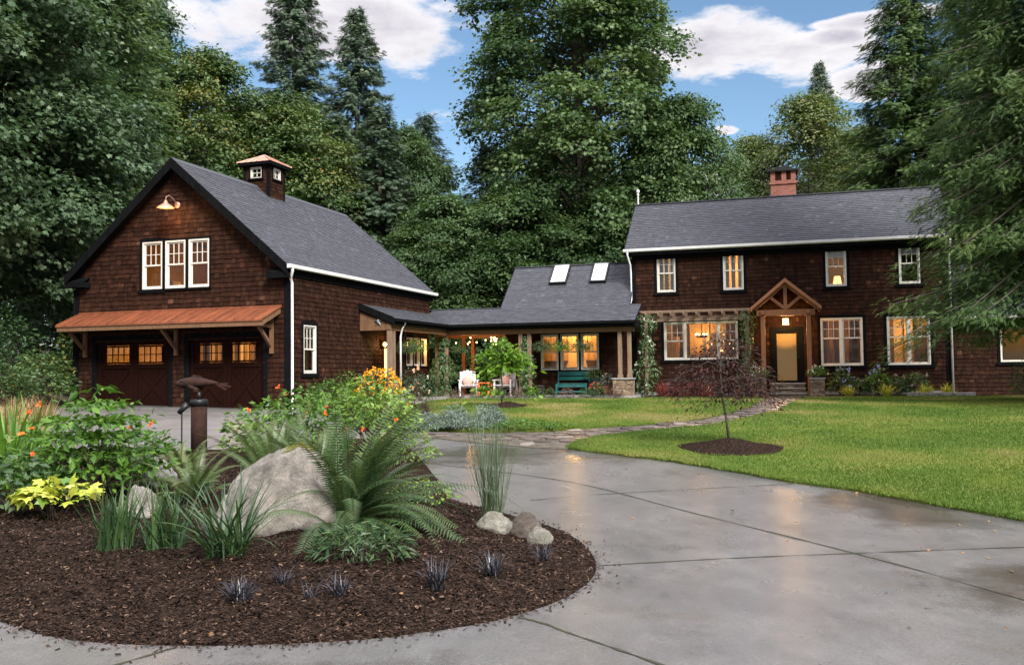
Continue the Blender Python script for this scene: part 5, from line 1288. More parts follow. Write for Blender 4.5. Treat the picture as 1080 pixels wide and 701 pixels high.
def PX(px, Y): return (px - 540) / FPX * Y
GB = 'trees rising behind the buildings'
TREES = [
 ('maple_near', 'maple_tree', PX(-25, 32), 32, .4, 'dark broad maple nearest the left of the garage', 1.0, 1.0, None),
 ('cypress', 'cypress_tree', PX(122, 39), 39, 2.2, 'tall feathery cypress just behind the left roof edge of the garage', 1.0, 1.0, None),
 ('maple_near', 'maple_tree', PX(70, 47), 47, 3.2, 'maple behind the feathery cypress at the upper left', 1.0, 1.2, None),
 ('maple_near', 'maple_tree', PX(-150, 27), 27, 4.2, 'maple whose outer boughs hang in at the left border', .95, 1.0, None),
 ('hemlock', 'hemlock_tree', PX(150, 54), 54, 1.0, 'tall dark hemlock between the two maples left of the garage peak', 1.1, 1.35, None),
 ('maple_mid', 'maple_tree', PX(215, 46), 46, .3, 'maple with first yellow leaves behind the garage peak', 1.05, 1.0, None),
 ('maple_mid', 'maple_tree', PX(300, 47), 47, 2.0, 'turning maple rising behind the copper roofed cupola', 1.0, .92, None),
 ('fir', 'fir_tree', PX(311, 57), 57, 1.2, 'tallest fir with open branches high above the cupola', 1.05, 1.12, None),
 ('fir', 'fir_tree', PX(378, 53), 53, 3.1, 'slender pointed fir right of the tallest fir', .9, .93, None),
 ('hemlock', 'hemlock_tree', PX(352, 48), 48, .2, 'brownish hemlock with hanging branches behind the garage ridge', 1.1, .78, None),
 ('hemlock', 'hemlock_tree', PX(402, 49), 49, 2.7, 'dense hemlock beyond the far end of the garage roof', 1.1, .82, None),
 ('leafy', 'broadleaf_tree', PX(432, 52), 52, .9, 'rounded leafy tree left of the great maple', .8, 1.08, None),
 ('leafy', 'broadleaf_tree', PX(470, 46), 46, 2.3, 'low bushy tree above the breezeway roof', .9, .72, None),
 ('hemlock', 'hemlock_tree', PX(515, 51), 51, 4.0, 'hemlock under the left boughs of the great maple', 1.0, .72, None),
 ('leafy', 'broadleaf_tree', PX(545, 47), 47, 5.0, 'leafy undergrowth tree left of the skylight roof', 1.0, .78, None),
 ('maple_big', 'maple_tree', PX(612, 50), 50, .0, 'great bigleaf maple standing in the middle behind the skylights', 1.0, 1.0, None),
 ('leafy', 'broadleaf_tree', PX(640, 47), 47, 1.6, 'leafy tree behind the skylights at the foot of the great maple', .9, .75, None),
 ('leafy', 'broadleaf_tree', PX(722, 48), 48, 3.3, 'dark leafy tree behind the left end of the house ridge', .95, 1.12, None),
 ('pale', 'alder_tree', PX(800, 58), 58, .5, 'pale small tree just left of the brick chimney', 1.0, .98, None),
 ('pale', 'alder_tree', PX(858, 55), 55, 2.5, 'pale green alder right of the brick chimney', 1.25, 1.10, None),
 ('fir', 'fir_tree', PX(872, 70), 70, 2.5, 'distant fir tip poking out above the pale alder', .7, .98, None),
 ('pale', 'alder_tree', PX(915, 60), 60, 4.5, 'pale tree filling the gap left of the big cypress', 1.15, 1.05, None),
 ('cypress', 'cypress_tree', PX(962, 44), 44, .7, 'tall dark cypress behind the right end of the house', 1.12, 1.04, None),
 ('cypress', 'cypress_tree', PX(1040, 42), 42, 2.9, 'second tall cypress rising at the upper right', 1.1, 1.15, None),
 ('cedar', 'cedar_tree', 14.75, 24.6, .6, 'red cedar whose drooping branches cover the right end of the house', 1.0, 1.0, None),
 ('hemlock', 'hemlock_tree', PX(35, 62), 62, 1.9, 'far hemlock filling the left skyline behind the maples', 1.2, 1.35, None),
 ('leafy', 'broadleaf_tree', PX(250, 55), 55, 2.9, 'dark leafy tree deep behind the garage peak', 1.2, 1.15, None),
 ('leafy', 'broadleaf_tree', PX(600, 60), 60, 4.4, 'far leafy tree seen under the great maple', 1.4, 1.25, None),
 ('hemlock', 'hemlock_tree', PX(450, 62), 62, .8, 'far hemlock in the gap beyond the breezeway', 1.3, .95, None),
 ('leafy', 'broadleaf_tree', PX(690, 60), 60, 1.1, 'far leafy tree showing low right of the great maple', 1.3, .95, None),
 ('leafy', 'broadleaf_tree', PX(1120, 40), 40, 1.1, 'leafy tree at the right border behind the annex', 1.2, .9, None),
]
for key, nm, x, y, rz, lab, sx, sz, dz in TREES: plant_tree(key, nm, x, y, rz, lab, 'tree', GB if y > 40 else None, sx, sz, None)

# ================================================================== ROCKS
def rockmat(name, c1, c2, c3, moss=False, lich=.0):
    m, t, p, o = newmat(name)
    a = tnoise(t, 2.2, 6, .65); b = tnoise(t, 16, 6, .7); c = tnoise(t, 95, 5, .75)
    col = ramp(t, a, [(.32, c1), (.52, c2), (.72, c3)])
    col = mixc(t, .75, col, ramp(t, b, [(.28, (.45, .44, .43)), (.5, (1, 1, 1)), (.75, (1.35, 1.33, 1.3))]), 'MULTIPLY')
    col = mixc(t, .85, col, ramp(t, c, [(.32, (.5, .5, .5)), (.68, (1.4, 1.4, 1.4))]), 'MULTIPLY')
    if moss:
        g = t.nodes.new('ShaderNodeTexCoord'); gn = t.nodes.new('ShaderNodeNewGeometry')
        sx = t.nodes.new('ShaderNodeSeparateXYZ'); t.links.new(gn.outputs['Position'], sx.inputs[0])
        hz = tmath(t, 'MULTIPLY', tmath(t, 'SUBTRACT', sx.outputs[2], moss), 1.6)
        f = ramp(t, tmath(t, 'ADD', tnoise(t, 3.6, 5, .6), hz), [(.78, (0, 0, 0)), (.84, (1, 1, 1))])
        col = mixc(t, f, col, ramp(t, b, [(.3, (.06, .07, .012)), (.7, (.16, .16, .02))]))
    t.links.new(col, p.inputs['Base Color']); p.inputs['Roughness'].default_value = .88; p.inputs['Specular IOR Level'].default_value = .25
    bump(t, p, tmath(t, 'ADD', b, tmath(t, 'MULTIPLY', c, .6)), .95, .04)
    return m
M['boulder'] = rockmat('pale_granite', (.16, .147, .130), (.31, .285, .252), (.43, .40, .355), .78)
M['rock_pale'] = rockmat('pale_rock', (.13, .125, .10), (.25, .24, .20), (.34, .33, .29))
M['rock_dark'] = rockmat('dark_rock', (.05, .042, .036), (.11, .09, .075), (.16, .13, .11))
M['rock_grey'] = rockmat('grey_rock', (.14, .135, .13), (.28, .27, .26), (.40, .39, .38))
import bmesh
def rock(name, seed, x, y, sx, sy, sz, rz, mat, label, base=None, rough=.22, profile=None, sub=5, z=None, facets=7):
    bm = bmesh.new(); bmesh.ops.create_icosphere(bm, subdivisions=sub, radius=1.0)
    r = np.random.default_rng(seed)
    pl = [(Vector(unit(r.standard_normal(3))), r.uniform(.62, .86)) for _ in range(facets)]
    for v in bm.verts:
        d = v.co.normalized(); q = d.copy()
        for n_, lim in pl:                                             # chop flat faces like a split rock
            k = q.dot(n_)
            if k > lim: q -= n_ * (k - lim) * .85
        h = mnoise.fractal(d * 1.5 + Vector((seed * 3.7, 0, 0)), 1.0, 2.1, 5) * rough + mnoise.fractal(d * 6 + Vector((0, seed, 0)), .9, 2.1, 4) * rough * .28
        q *= 1 + h
        if profile: q = profile(q)
        v.co = Vector((q.x * sx, q.y * sy, q.z * sz))
    me = bpy.data.meshes.new(name); bm.to_mesh(me); bm.free()
    me.materials.append(mat); me.polygons.foreach_set('use_smooth', [True] * len(me.polygons))
    o = link_mesh(name, me); o.location = (x, y, (bz(x, y) if z is None else z)); o.rotation_euler = (0, 0, rz)
    return tag(o, label, 'rock')
def boulder_profile(q):
    # leaning blunt cone: wide foot, blunt top set right of centre, long slope to the left
    t = max(min((q.z + .15) / 1.1, 1.0), 0)
    w = 1.0 - .34 * t ** 1.6
    z = q.z if q.z < .72 else .72 + (q.z - .72) * .55
    return Vector((q.x * w + .16 * t, q.y * (1 - .25 * t), z * 1.08))
rock('boulder', 4, -2.38, 8.95, .70, .52, .88, .0, M['boulder'], 'large pale granite boulder with moss on top in the island bed', rough=.13, profile=boulder_profile, sub=6, facets=9)
rock('rock', 6, -3.93, 9.62, .23, .2, .27, .4, M['boulder'], 'small speckled boulder behind the left iris clump', rough=.2)
rock('rock', 7, -4.45, 11.6, .24, .2, .30, 1.2, M['rock_grey'], 'grey rock under the orange flowered shrub', rough=.2)
rock('rock', 17, -5.3, 13.7, .42, .3, .26, 2.2, M['rock_grey'], 'flat topped grey rock at the foot of the fish post', rough=.2)
rock('rock', 8, -.20, 8.93, .19, .15, .17, .2, M['rock_pale'], 'pale greenish rock below the rush clump', rough=.15)
rock('rock', 9, .10, 9.05, .20, .16, .18, .9, M['rock_dark'], 'dark brown rock between two pale rocks', rough=.2)
rock('rock', 10, .235, 8.63, .15, .12, .15, 2.0, M['rock_pale'], 'palest angular rock at the bed edge', rough=.15)

# ================================================================== SMALL PLANTS
def blades(n, h, spread, w, seed, lean=.5, curl=.5, segs=5, tone=(.2, .9), base_r=.08, tmu=None):
    r = np.random.default_rng(seed)
    a = r.uniform(0, 2 * PI, n); L_ = h * r.uniform(.55, 1.1, n); el = lean * r.beta(1.4, 1.6, n) * 1.4; b0 = base_r * np.sqrt(r.random(n)); ab = r.uniform(0, 2 * PI, n)
    cu = curl * r.uniform(.3, 1.3, n)
    s = np.linspace(0, 1, segs + 1)
    V = np.zeros((n, segs + 1, 2, 3)); wd = w * r.uniform(.7, 1.2, n)
    px, py, pz = b0 * np.cos(ab), b0 * np.sin(ab), np.zeros(n)
    side = np.stack([-np.sin(a), np.cos(a)], 1)
    tw = r.uniform(-.6, .6, n)
    for j in range(segs + 1):
        wj = wd * (1 - s[j] ** 2.2) * (.55 + .45 * min(1, s[j] * 4)) + .0004
        for k, sg in ((0, -1), (1, 1)):
            V[:, j, k, 0] = px + side[:, 0] * sg * wj * np.cos(tw); V[:, j, k, 1] = py + side[:, 1] * sg * wj * np.cos(tw); V[:, j, k, 2] = pz + sg * wj * np.sin(tw) * .6
        if j < segs:
            e = el + cu * (s[j] ** 1.3) * 1.6
            px = px + np.cos(a) * np.sin(e) * L_ / segs; py = py + np.sin(a) * np.sin(e) * L_ / segs; pz = pz + np.cos(e) * L_ / segs
    base = np.arange(n)[:, None] * (segs + 1) * 2
    F = np.concatenate([base + np.array([2 * j, 2 * j + 1, 2 * j + 3, 2 * j + 2]) for j in range(segs)])
    t = r.uniform(*tone, n)
    return V.reshape(-1, 3), [F], np.tile(t, segs)
def plant_mesh(name, part, mat, parent=None):
    V, F, t = part
    return link_mesh(name, npmesh(name, V, F, mat, t), parent)
M['iris'] = leafmat('iris_blade', [(0, (.016, .042, .018)), (.5, (.036, .078, .028)), (.85, (.070, .125, .042)), (1, (.17, .17, .06))], .38, .15, .4)
M['iris_lime'] = leafmat('lime_iris_blade', [(0, (.03, .09, .012)), (.5, (.075, .17, .02)), (1, (.16, .27, .04))], .4, .25)
M['mondo'] = leafmat('black_mondo_blade', [(0, (.008, .008, .010)), (.6, (.022, .022, .028)), (1, (.075, .075, .095))], .35, 0, .5)
M['rush'] = leafmat('blue_rush', [(0, (.035, .065, .035)), (.6, (.075, .115, .06)), (1, (.16, .18, .10))], .5, .1)
M['hakone'] = leafmat('golden_grass', [(0, (.22, .24, .02)), (.6, (.46, .44, .04)), (1, (.60, .56, .12))], .5, .2)
M['fernleaf'] = leafmat('sword_fern', [(0, (.022, .055, .022)), (.4, (.052, .105, .036)), (.75, (.100, .155, .050)), (1, (.165, .185, .065))], .4, .22, .5)
M['fern_brown'] = pm('fern_stem', (.05, .03, .014), (.09, .055, .025), 20, .6)
M['silver'] = leafmat('silver_leaf', [(0, (.06, .10, .085)), (.5, (.13, .18, .155)), (1, (.24, .30, .26))], .7, .1)
M['heath'] = leafmat('brown_heath', [(0, (.045, .028, .026)), (.5, (.095, .058, .052)), (1, (.16, .11, .09))], .7, .1)
M['barberry'] = leafmat('barberry_leaf', [(0, (.09, .018, .018)), (.5, (.22, .040, .036)), (1, (.34, .09, .07))], .5, .2)
M['jmaple'] = leafmat('purple_maple_leaf', [(0, (.018, .010, .011)), (.5, (.045, .018, .019)), (.9, (.095, .032, .030)), (1, (.16, .05, .03))], .5, .2)
M['dogwood'] = leafmat('dogwood_leaf', [(0, (.06, .14, .015)), (.5, (.13, .26, .028)), (1, (.24, .38, .06))], .45, .35)
M['varieg'] = leafmat('variegated_leaf', [(0, (.08, .17, .02)), (.35, (.30, .36, .04)), (.7, (.50, .52, .08)), (1, (.62, .60, .20))], .35, .2)
M['flower_orange'] = leafmat('orange_petal', [(0, (.70, .10, .02)), (1, (.85, .20, .03))], .5, .2)
M['flower_yellow'] = leafmat('golden_petal', [(0, (.72, .28, .01)), (1, (.85, .46, .02))], .5, .2)
M['flower_red'] = leafmat('red_petal', [(0, (.55, .03, .04)), (1, (.75, .12, .10))], .5, .2)
M['flower_white'] = leafmat('white_petal', [(0, (.68, .66, .60)), (1, (.80, .78, .74))], .5, .2)
M['flower_pink'] = leafmat('apricot_petal', [(0, (.75, .35, .18)), (1, (.8, .5, .35))], .5, .2)
M['flower_blue'] = leafmat('hydrangea_petal', [(0, (.20, .24, .52)), (1, (.38, .40, .62))], .5, .2)
M['flower_fade'] = leafmat('faded_hydrangea', [(0, (.20, .15, .11)), (1, (.34, .27, .20))], .6, .2)
M['stem'] = pm('green_stem', (.03, .05, .015), (.06, .09, .03), 10, .6)
M['twig'] = pm('brown_twig', (.04, .028, .02), (.08, .06, .045), 10, .8)

def clump(name, x, y, parts, label, cat, group=None, z=None, rz=0.0):
    e = empty(name, (x, y, bz(x, y) if z is None else z), rz, label, cat, group)
    for nm, part, mat in parts: plant_mesh(nm, part, mat, e)
    return e
def tuft(name, x, y, label, mat, n, h, w, seed, cat='grass clump', group=None, lean=.5, curl=.5, base_r=.08, tone=(.1, .9), z=None):
    o = plant_mesh(name, blades(n, h, 0, w, seed, lean, curl, 6, tone, base_r), mat)
    o.location = (x, y, (bz(x, y) if z is None else z) - .01)
    return tag(o, label, cat, group)
# strap-leaved clumps in the bed
tuft('iris_clump', -3.42, 7.95, 'left hand half of the stiff blue green iris fan before the small boulder', M['iris'], 95, .62, .011, 1, 'iris', None, .48, .28, .16)
tuft('iris_clump', -3.02, 8.0, 'right half of the iris fan leaning toward the large boulder', M['iris'], 95, .68, .011, 2, 'iris', None, .62, .30, .17)
tuft('iris_clump', -2.32, 7.5, 'spreading dark green iris clump in front of the large boulder', M['iris'], 120, .84, .011, 3, 'iris', None, .95, .55, .15)
tuft('iris_clump', -6.25, 11.6, 'tall lime green iris blades at the left border', M['iris_lime'], 70, 1.25, .026, 4, 'iris', None, .42, .28, .25)
for i, (x, y, n, h, lab) in enumerate(((-1.90, 6.42, 170, .18, 'roundest grey mondo tuft nearest the drive edge'), (-1.70, 6.78, 40, .17, 'thin mondo tuft right behind the round one'), (-1.46, 6.55, 22, .16, 'sparsest mondo tuft between two larger ones'),
      (-1.22, 6.50, 50, .20, 'spiky mondo tuft below the hellebore'), (-.57, 6.72, 95, .26, 'largest upright mondo tuft right of the hellebore'), (-.18, 7.22, 80, .25, 'upright mondo tuft left of the bed corner'), (.225, 7.70, 60, .20, 'mondo tuft under the palest angular rock'))):
    tuft('mondo_grass', x, y, lab, M['mondo'], n, h, .0045 if i else .005, 20 + i, 'mondo grass', 'black mondo grass tufts along the bed front', .75 if i != 4 else .6, .55, .05, (.1, 1))
tuft('rush_clump', -.22, 9.62, 'tall thin wispy rush clump beside the drive', M['rush'], 120, 1.25, .0045, 30, 'rush', None, .28, .06, .10)
tuft('rush_clump', -3.2, 12.2, 'low grassy clump just behind the large boulder', M['rush'], 90, .55, .008, 31, 'rush', None, .6, .4, .14, (.3, 1))

# ferns
def fern(name, x, y, nf, length, label, seed, el=(.15, 1.15), bias=None, tone=.45, z=None, width=.10, droop=1.0):
    r = np.random.default_rng(seed); C = []; Nn = []; T = []; S = []; tn = []; mb = MB()
    for i in range(nf):
        a = r.uniform(0, 2 * PI) if bias is None else r.normal(bias[0], bias[1])
        e0 = r.uniform(*el); L_ = length * r.uniform(.65, 1.12); k = 34
        p = np.array([r.normal(0, .05), r.normal(0, .05), 0.0]); P = [p]; e = e0; D = []
        aa = a; cu_ = r.normal(0, .008)
        for j in range(k):
            d = np.array([math.cos(aa) * math.sin(e), math.sin(aa) * math.sin(e), math.cos(e)]); p = p + d * L_ / k; P.append(p); D.append(d)
            e += droop * (.022 + .045 * (j / k)) * (.6 + e0 * .55); aa += r.normal(cu_, .02)
        P = np.array(P); D = np.array(D + [D[-1]])
        mb.tube(P[::4], [.0055 * (1 - .8 * q) for q in np.linspace(0, 1, len(P[::4]))], 4, cap=False)
        ft = tone + r.normal(0, .12)
        js = np.linspace(4, k - .2, 50)
        Q = np.stack([np.interp(js, np.arange(k + 1), P[:, c]) for c in range(3)], 1); dq = unit(np.stack([np.interp(js, np.arange(k + 1), D[:, c]) for c in range(3)], 1))
        hor = unit(np.cross(dq, np.array([0, 0, 1.0]) + r.normal(0, .25, 3))); nrm = np.cross(hor, dq)
        f = (js - 4) / (k - 4); ln = width * length * (np.minimum(1, .45 + f * 3) * (1 - f ** 2.6) + .04)
        for sg in (-1, 1):
            C.append(Q); T.append(hor * sg + dq * .28 + nrm * (-.12) + r.normal(0, .07, Q.shape)); Nn.append(nrm + hor * sg * .18); S.append(ln); tn.append(ft + r.normal(0, .05, len(js)) + .1 * f)
    tmpl = (np.array([(0, -.055, 0), (.14, -.088, .01), (1, .05, -.14), (.14, .088, .01)]), [np.array([(0, 1, 2, 3)])])
    part = leaf_part(np.vstack(C), np.vstack(Nn), np.concatenate(S), tmpl, np.concatenate(tn), np.vstack(T))
    e = empty(name, (x, y, bz(x, y) if z is None else z), 0, label, 'fern')
    plant_mesh('frond', part, M['fernleaf'], e); mb.build('stem', M['fern_brown'], e, True)
    return e
fern('sword_fern', -1.62, 8.80, 80, 1.72, 'largest sword fern arching right from the big boulder', 2, (.12, 1.15), (-.25, .95), .40, width=.068, droop=1.0)
fern('sword_fern', -3.05, 11.6, 28, 1.2, 'upright sword fern standing behind the big boulder', 3, (.1, .62), None, .60, width=.085, droop=.7)
fern('sword_fern', -3.55, 10.2, 30, .80, 'olive sword fern between the small and big boulders', 4, (.15, .85), None, .62, width=.10)
fern('sword_fern', -2.2, 10.3, 24, 1.35, 'grey green fern rising over the right shoulder of the boulder', 6, (.1, .6), None, .5, width=.085, droop=.7)
fern('sword_fern', -4.45, 12.3, 22, .85, 'pale fern right at the foot of the fish post', 7, (.3, .9), None, .8, width=.08)

# shrubs made of twigs and leaves
def bush(name, x, y, rx, ry, h, n, leaf, mat, label, seed, cat='shrub', group=None, tmpl=T_OVAL, z=None, stems=9, flowers=None, tone=(.45, .2), low=.15, up=.9, layered=False, rz=0.0, shell=.5, trunk=None, parts=True, lumps=0):
    r = np.random.default_rng(seed)
    d = unit(r.standard_normal((n, 3))); d[:, 2] = np.abs(d[:, 2])
    rad = (shell + (1 - shell) * r.random(n)) ** .6
    if lumps:
        lc = unit(r.standard_normal((lumps, 3))); lc[:, 2] = np.abs(lc[:, 2]); ls = r.uniform(.72, 1.08, lumps)
        k = np.argmax(d @ lc.T, 1); rad = rad * ls[k]
        lt = r.normal(0, .10, lumps)[k]
    else: lt = 0
    C = np.stack([d[:, 0] * rx * rad, d[:, 1] * ry * rad, low * h + d[:, 2] * (1 - low) * h * rad], 1)
    if layered: C[:, 2] = (np.round(C[:, 2] / (h * .13)) + r.normal(0, .14, n)) * h * .13
    Nn = d * (1 - up) + np.array([0, 0, 1.0]) * up + r.standard_normal((n, 3)) * .45
    T = np.stack([d[:, 0], d[:, 1], np.full(n, -.25)], 1) + r.standard_normal((n, 3)) * .6
    t = r.normal(tone[0], tone[1], n) + lt
    V, F, tn = leaf_part(C, Nn, leaf * r.uniform(.6, 1.25, n), tmpl, np.clip(t, 0, .97), T)
    e = empty(name, (x, y, bz(x, y) if z is None else z), rz, label, cat, group)
    plant_mesh('foliage', (V, F, tn), mat, e)
    if stems:
        mb = MB()
        for i in range(stems):
            q = C[r.integers(0, n)]; b = np.array([r.normal(0, rx * .10), r.normal(0, ry * .10), 0])
            mb.tube([b, b * .6 + q * .4 + np.array([0, 0, h * .08]), q], [.012 * max(h, .3), .008 * max(h, .3), .003], 5, cap=False)
        mb.build('stem', M['twig'], e, True)
    if flowers:
        fm, fn, fs, fname = flowers
        fc = []; 
        for _ in range(fn):
            q = unit(r.standard_normal(3)); q[2] = abs(q[2]) * 1.0 + .12; q = unit(q)
            fc.append(np.array([q[0] * rx, q[1] * ry, low * h + q[2] * (1 - low) * h]) * r.uniform(.92, 1.06))
        fc = np.array(fc); C2 = np.repeat(fc, 9, 0) + r.normal(0, fs * .22, (fn * 9, 3))
        part = leaf_part(C2, unit(r.standard_normal(C2.shape)) + np.array([0, -.6, .6]), fs * r.uniform(.5, .9, len(C2)), T_QUAD, r.random(len(C2)))
        plant_mesh(fname, part, fm, e)
    return e
FL = lambda m, n, s: (M[m], n, s * .72, 'blossom')
bush('flowering_shrub', -4.95, 10.75, .95, .9, 1.40, 2400, .12, M['lf_shrub'], 'big leafy shrub with tiered leaves and orange blossoms left of the fish post', 41, tone=(.42, .2), flowers=FL('flower_orange', 8, .065), layered=True, shell=.25, stems=24, lumps=12)
bush('leafy_shrub', -5.3, 9.9, .62, .55, .62, 500, .11, M['lf_dark'], 'dark leaved plant at the left border under the lime iris', 42, tone=(.6, .2), stems=8)
bush('leafy_shrub', -5.2, 13.0, .7, .6, .6, 600, .09, M['lf_shrub'], 'shadowed green shrub right behind the orange flowered shrub', 45, tone=(.25, .15), stems=10)
bush('flowering_shrub', -3.35, 13.9, 1.05, .9, 1.15, 1700, .105, M['lf_shrub'], 'mid green shrub with orange flowers behind the upright fern', 43, tone=(.5, .2), flowers=FL('flower_orange', 9, .07), shell=.3, stems=24, lumps=14)
bush('flowering_shrub', -2.35, 15.3, .80, .75, 1.22, 1500, .10, M['lf_shrub'], 'yellow green shrub on one stem left of the drive end', 44, tone=(.72, .16), flowers=FL('flower_orange', 4, .06), low=.35, shell=.3, stems=14, lumps=12)
bush('leafy_shrub', -1.75, 14.2, .62, .5, .62, 600, .08, M['lf_shrub'], 'small pale leaved plant spilling toward the drive', 46, tone=(.75, .15), stems=9)
bush('leafy_shrub', -1.05, 10.6, .42, .35, .28, 320, .055, M['lf_shrub'], 'low lime plant peeping out beyond the big fern', 47, tone=(.9, .08), stems=6)
bush('hellebore', -1.22, 7.45, .42, .33, .30, 620, .10, M['lf_dark'], 'low glossy dark leaved hellebore under the big fern', 48, cat='plant', tmpl=T_NARROW, tone=(.55, .25), stems=12)
bush('fatsia', -4.75, 9.55, .44, .36, .40, 130, .14, M['varieg'], 'variegated yellow green shrub on one stem at the bed left', 49, tmpl=T_MAPLE, tone=(.55, .25), low=.55, stems=10)
bush('flower_clump', -3.32, 22.8, .62, .55, 1.02, 900, .07, M['lf_dark'], 'golden rudbeckia in full bloom beside the garage wall', 50, cat='flowers', tone=(.5, .2), flowers=FL('flower_yellow', 120, .085), low=.3)
bush('leafy_shrub', -4.6, 24.6, 1.0, .7, .95, 1100, .09, M['lf_shrub'], 'green shrub against the garage corner downspout', 51, tone=(.35, .2), stems=12, lumps=8)
bush('leafy_shrub', -3.9, 19.8, .95, .8, .85, 1100, .085, M['lf_shrub'], 'leafy green shrub at the edge of the garage drive', 52, tone=(.55, .2), stems=12, lumps=8)
bush('rose_bush', -2.85, 25.9, .62, .6, 1.0, 700, .07, M['lf_dark'], 'rose bush with apricot blooms in front of the porch posts', 53, flowers=FL('flower_pink', 7, .11), tone=(.5, .2), stems=14)
bush('rose_bush', -2.75, 27.8, .5, .5, .85, 500, .06, M['lf_dark'], 'rose bush with small white blooms left of the patio chairs', 54, flowers=FL('flower_white', 12, .07), tone=(.5, .2), stems=12)
bush('heather', -2.45, 21.6, .75, .6, .48, 1100, .05, M['heath'], 'brown purple heather mound at the lawn corner', 55, tmpl=T_NARROW, tone=(.5, .25), stems=8)
bush('heather', -3.0, 20.6, .5, .45, .42, 700, .05, M['barberry'], 'small red brown mound beside the brown heather', 56, tmpl=T_NARROW, tone=(.3, .25), stems=6)
bush('leafy_shrub', -2.6, 19.6, .6, .5, .5, 700, .07, M['lf_shrub'], 'lime leafed low plant before the brown heather', 57, tone=(.75, .15), stems=6)
for i, (x, y, rx, h, lab) in enumerate(((-1.75, 19.2, .55, .42, 'silvery shrub farthest left along the stone path'), (-1.20, 19.25, .40, .56, 'taller silver shrub in the middle of the path planting'), (-.46, 19.4, .42, .58, 'bushy silver shrub nearest the mulch patch on the lawn'))):
    bush('silver_shrub', x, y, rx, rx * .8, h, 2200, .075, M['silver'], lab, 60 + i, group='silver shrubs along the stone path', tmpl=T_NARROW, tone=(.5, .25), stems=14, z=gz(x, y) + .03, lumps=9, shell=.3, up=.4)
bush('ground_cover', -.85, 19.05, .42, .25, .22, 500, .05, M['silver'], 'low silver mat between two silver shrubs', 64, cat='plant', tmpl=T_NARROW, tone=(.75, .15), stems=5, z=gz(-.85, 19) + .03)
bush('ground_cover', .25, 19.1, .85, .35, .22, 900, .06, M['lf_shrub'], 'green mat of low plants along the path by the lawn', 65, cat='plant', tone=(.3, .15), stems=5, z=gz(.25, 19) + .03)
bush('ground_cover', -2.2, 18.6, .5, .3, .24, 500, .055, M['silver'], 'pale grey mat where the stone path begins', 66, cat='plant', tmpl=T_NARROW, tone=(.7, .15), stems=5, z=gz(-2.2, 18.6) + .03)
# dry seed-head clump behind the ferns
tuft('dry_grass_clump', -2.75, 14.0, 'straw coloured grass clump between the two orange flowered shrubs', leafmat('straw', [(0, (.20, .13, .06)), (1, (.42, .30, .16))], .7, .2), 160, .62, .006, 67, 'grass clump', None, .6, .5, .2)
# left of the garage
bush('leafy_shrub', -13.75, 27.0, 1.0, .9, 1.7, 1700, .15, M['lf_maple'], 'mid green shrub on the bank just left of the garage doors', 170, tone=(.6, .2), z=gz(-13.75, 27.0), stems=12, lumps=9)
bush('leafy_shrub', -14.0, 25.0, 1.1, .9, 1.25, 1900, .14, M['lf_maple'], 'rounded shrub on the bank at the left border above the dry grass', 171, tone=(.5, .2), z=gz(-14.0, 25.0), stems=12, lumps=9)
bush('leafy_shrub', -16.2, 28.6, 1.9, 1.4, 2.6, 2600, .16, M['lf_dark'], 'large dark rhododendron left of the garage doors', 70, tone=(.5, .2), z=gz(-16.2, 28.6), stems=18, lumps=14)
bush('leafy_shrub', -14.2, 30.2, 1.0, 1.0, 2.3, 1600, .16, M['lf_maple'], 'lighter shrub touching the left garage corner', 71, tone=(.5, .2), z=gz(-14.2, 30.2), stems=14, lumps=10)
for i, (x, y, lab) in enumerate(((-10.55, 19.2, 'dry straw clump on the bank at the left border'), (-10.9, 21.2, 'dry straw clump on the bank nearest the garage'), (-11.6, 21.6, 'dry straw clump on the bank between two others'))):
    tuft('dry_grass_clump', x, y, lab, bpy.data.materials['straw'], 220, .75, .008, 74 + i, 'grass clump', None, .6, .5, .35, z=gz(x, y) + .03)

# ================================================================== PLANTING AROUND THE HOUSE
def hp(u, v): p = Hp(u, v); return float(p[0]), float(p[1])
# box balls along the patio edge
for i, (px, lab) in enumerate(((492, 'before the left white chair'), (512, 'before the orange table'), (535, 'before the right white chair'), (553, 'before the vine covered post'), (571, 'left of the teal bench'), (589, 'below the left end of the teal bench'), (608.6, 'below the right end of the teal bench'), (628.5, 'under the red potted flowers'), (642, 'under the terracotta pot'), (656, 'before the stone pier'))):
    # along the patio front line v = -2.55
    u = [-6.2, -5.4, -4.55, -3.95, -3.30, -2.68, -2.0, -1.32, -.86, -.25][i]
    x, y = hp(u, -2.62)
    bush('dwarf_shrub', x, y, .29, .25, .42, 420, .055, M['lf_dark'] if i % 3 else M['heath'], 'small round dwarf shrub ' + lab, 80 + i, group='dwarf shrubs along the patio edge', tone=(.8, .15), stems=4, z=gz(x, y) + .05)
M['lf_vine'] = leafmat('vine_leaf', [(0, (.022, .055, .022)), (.5, (.050, .105, .040)), (1, (.10, .175, .065))], .42, .2)
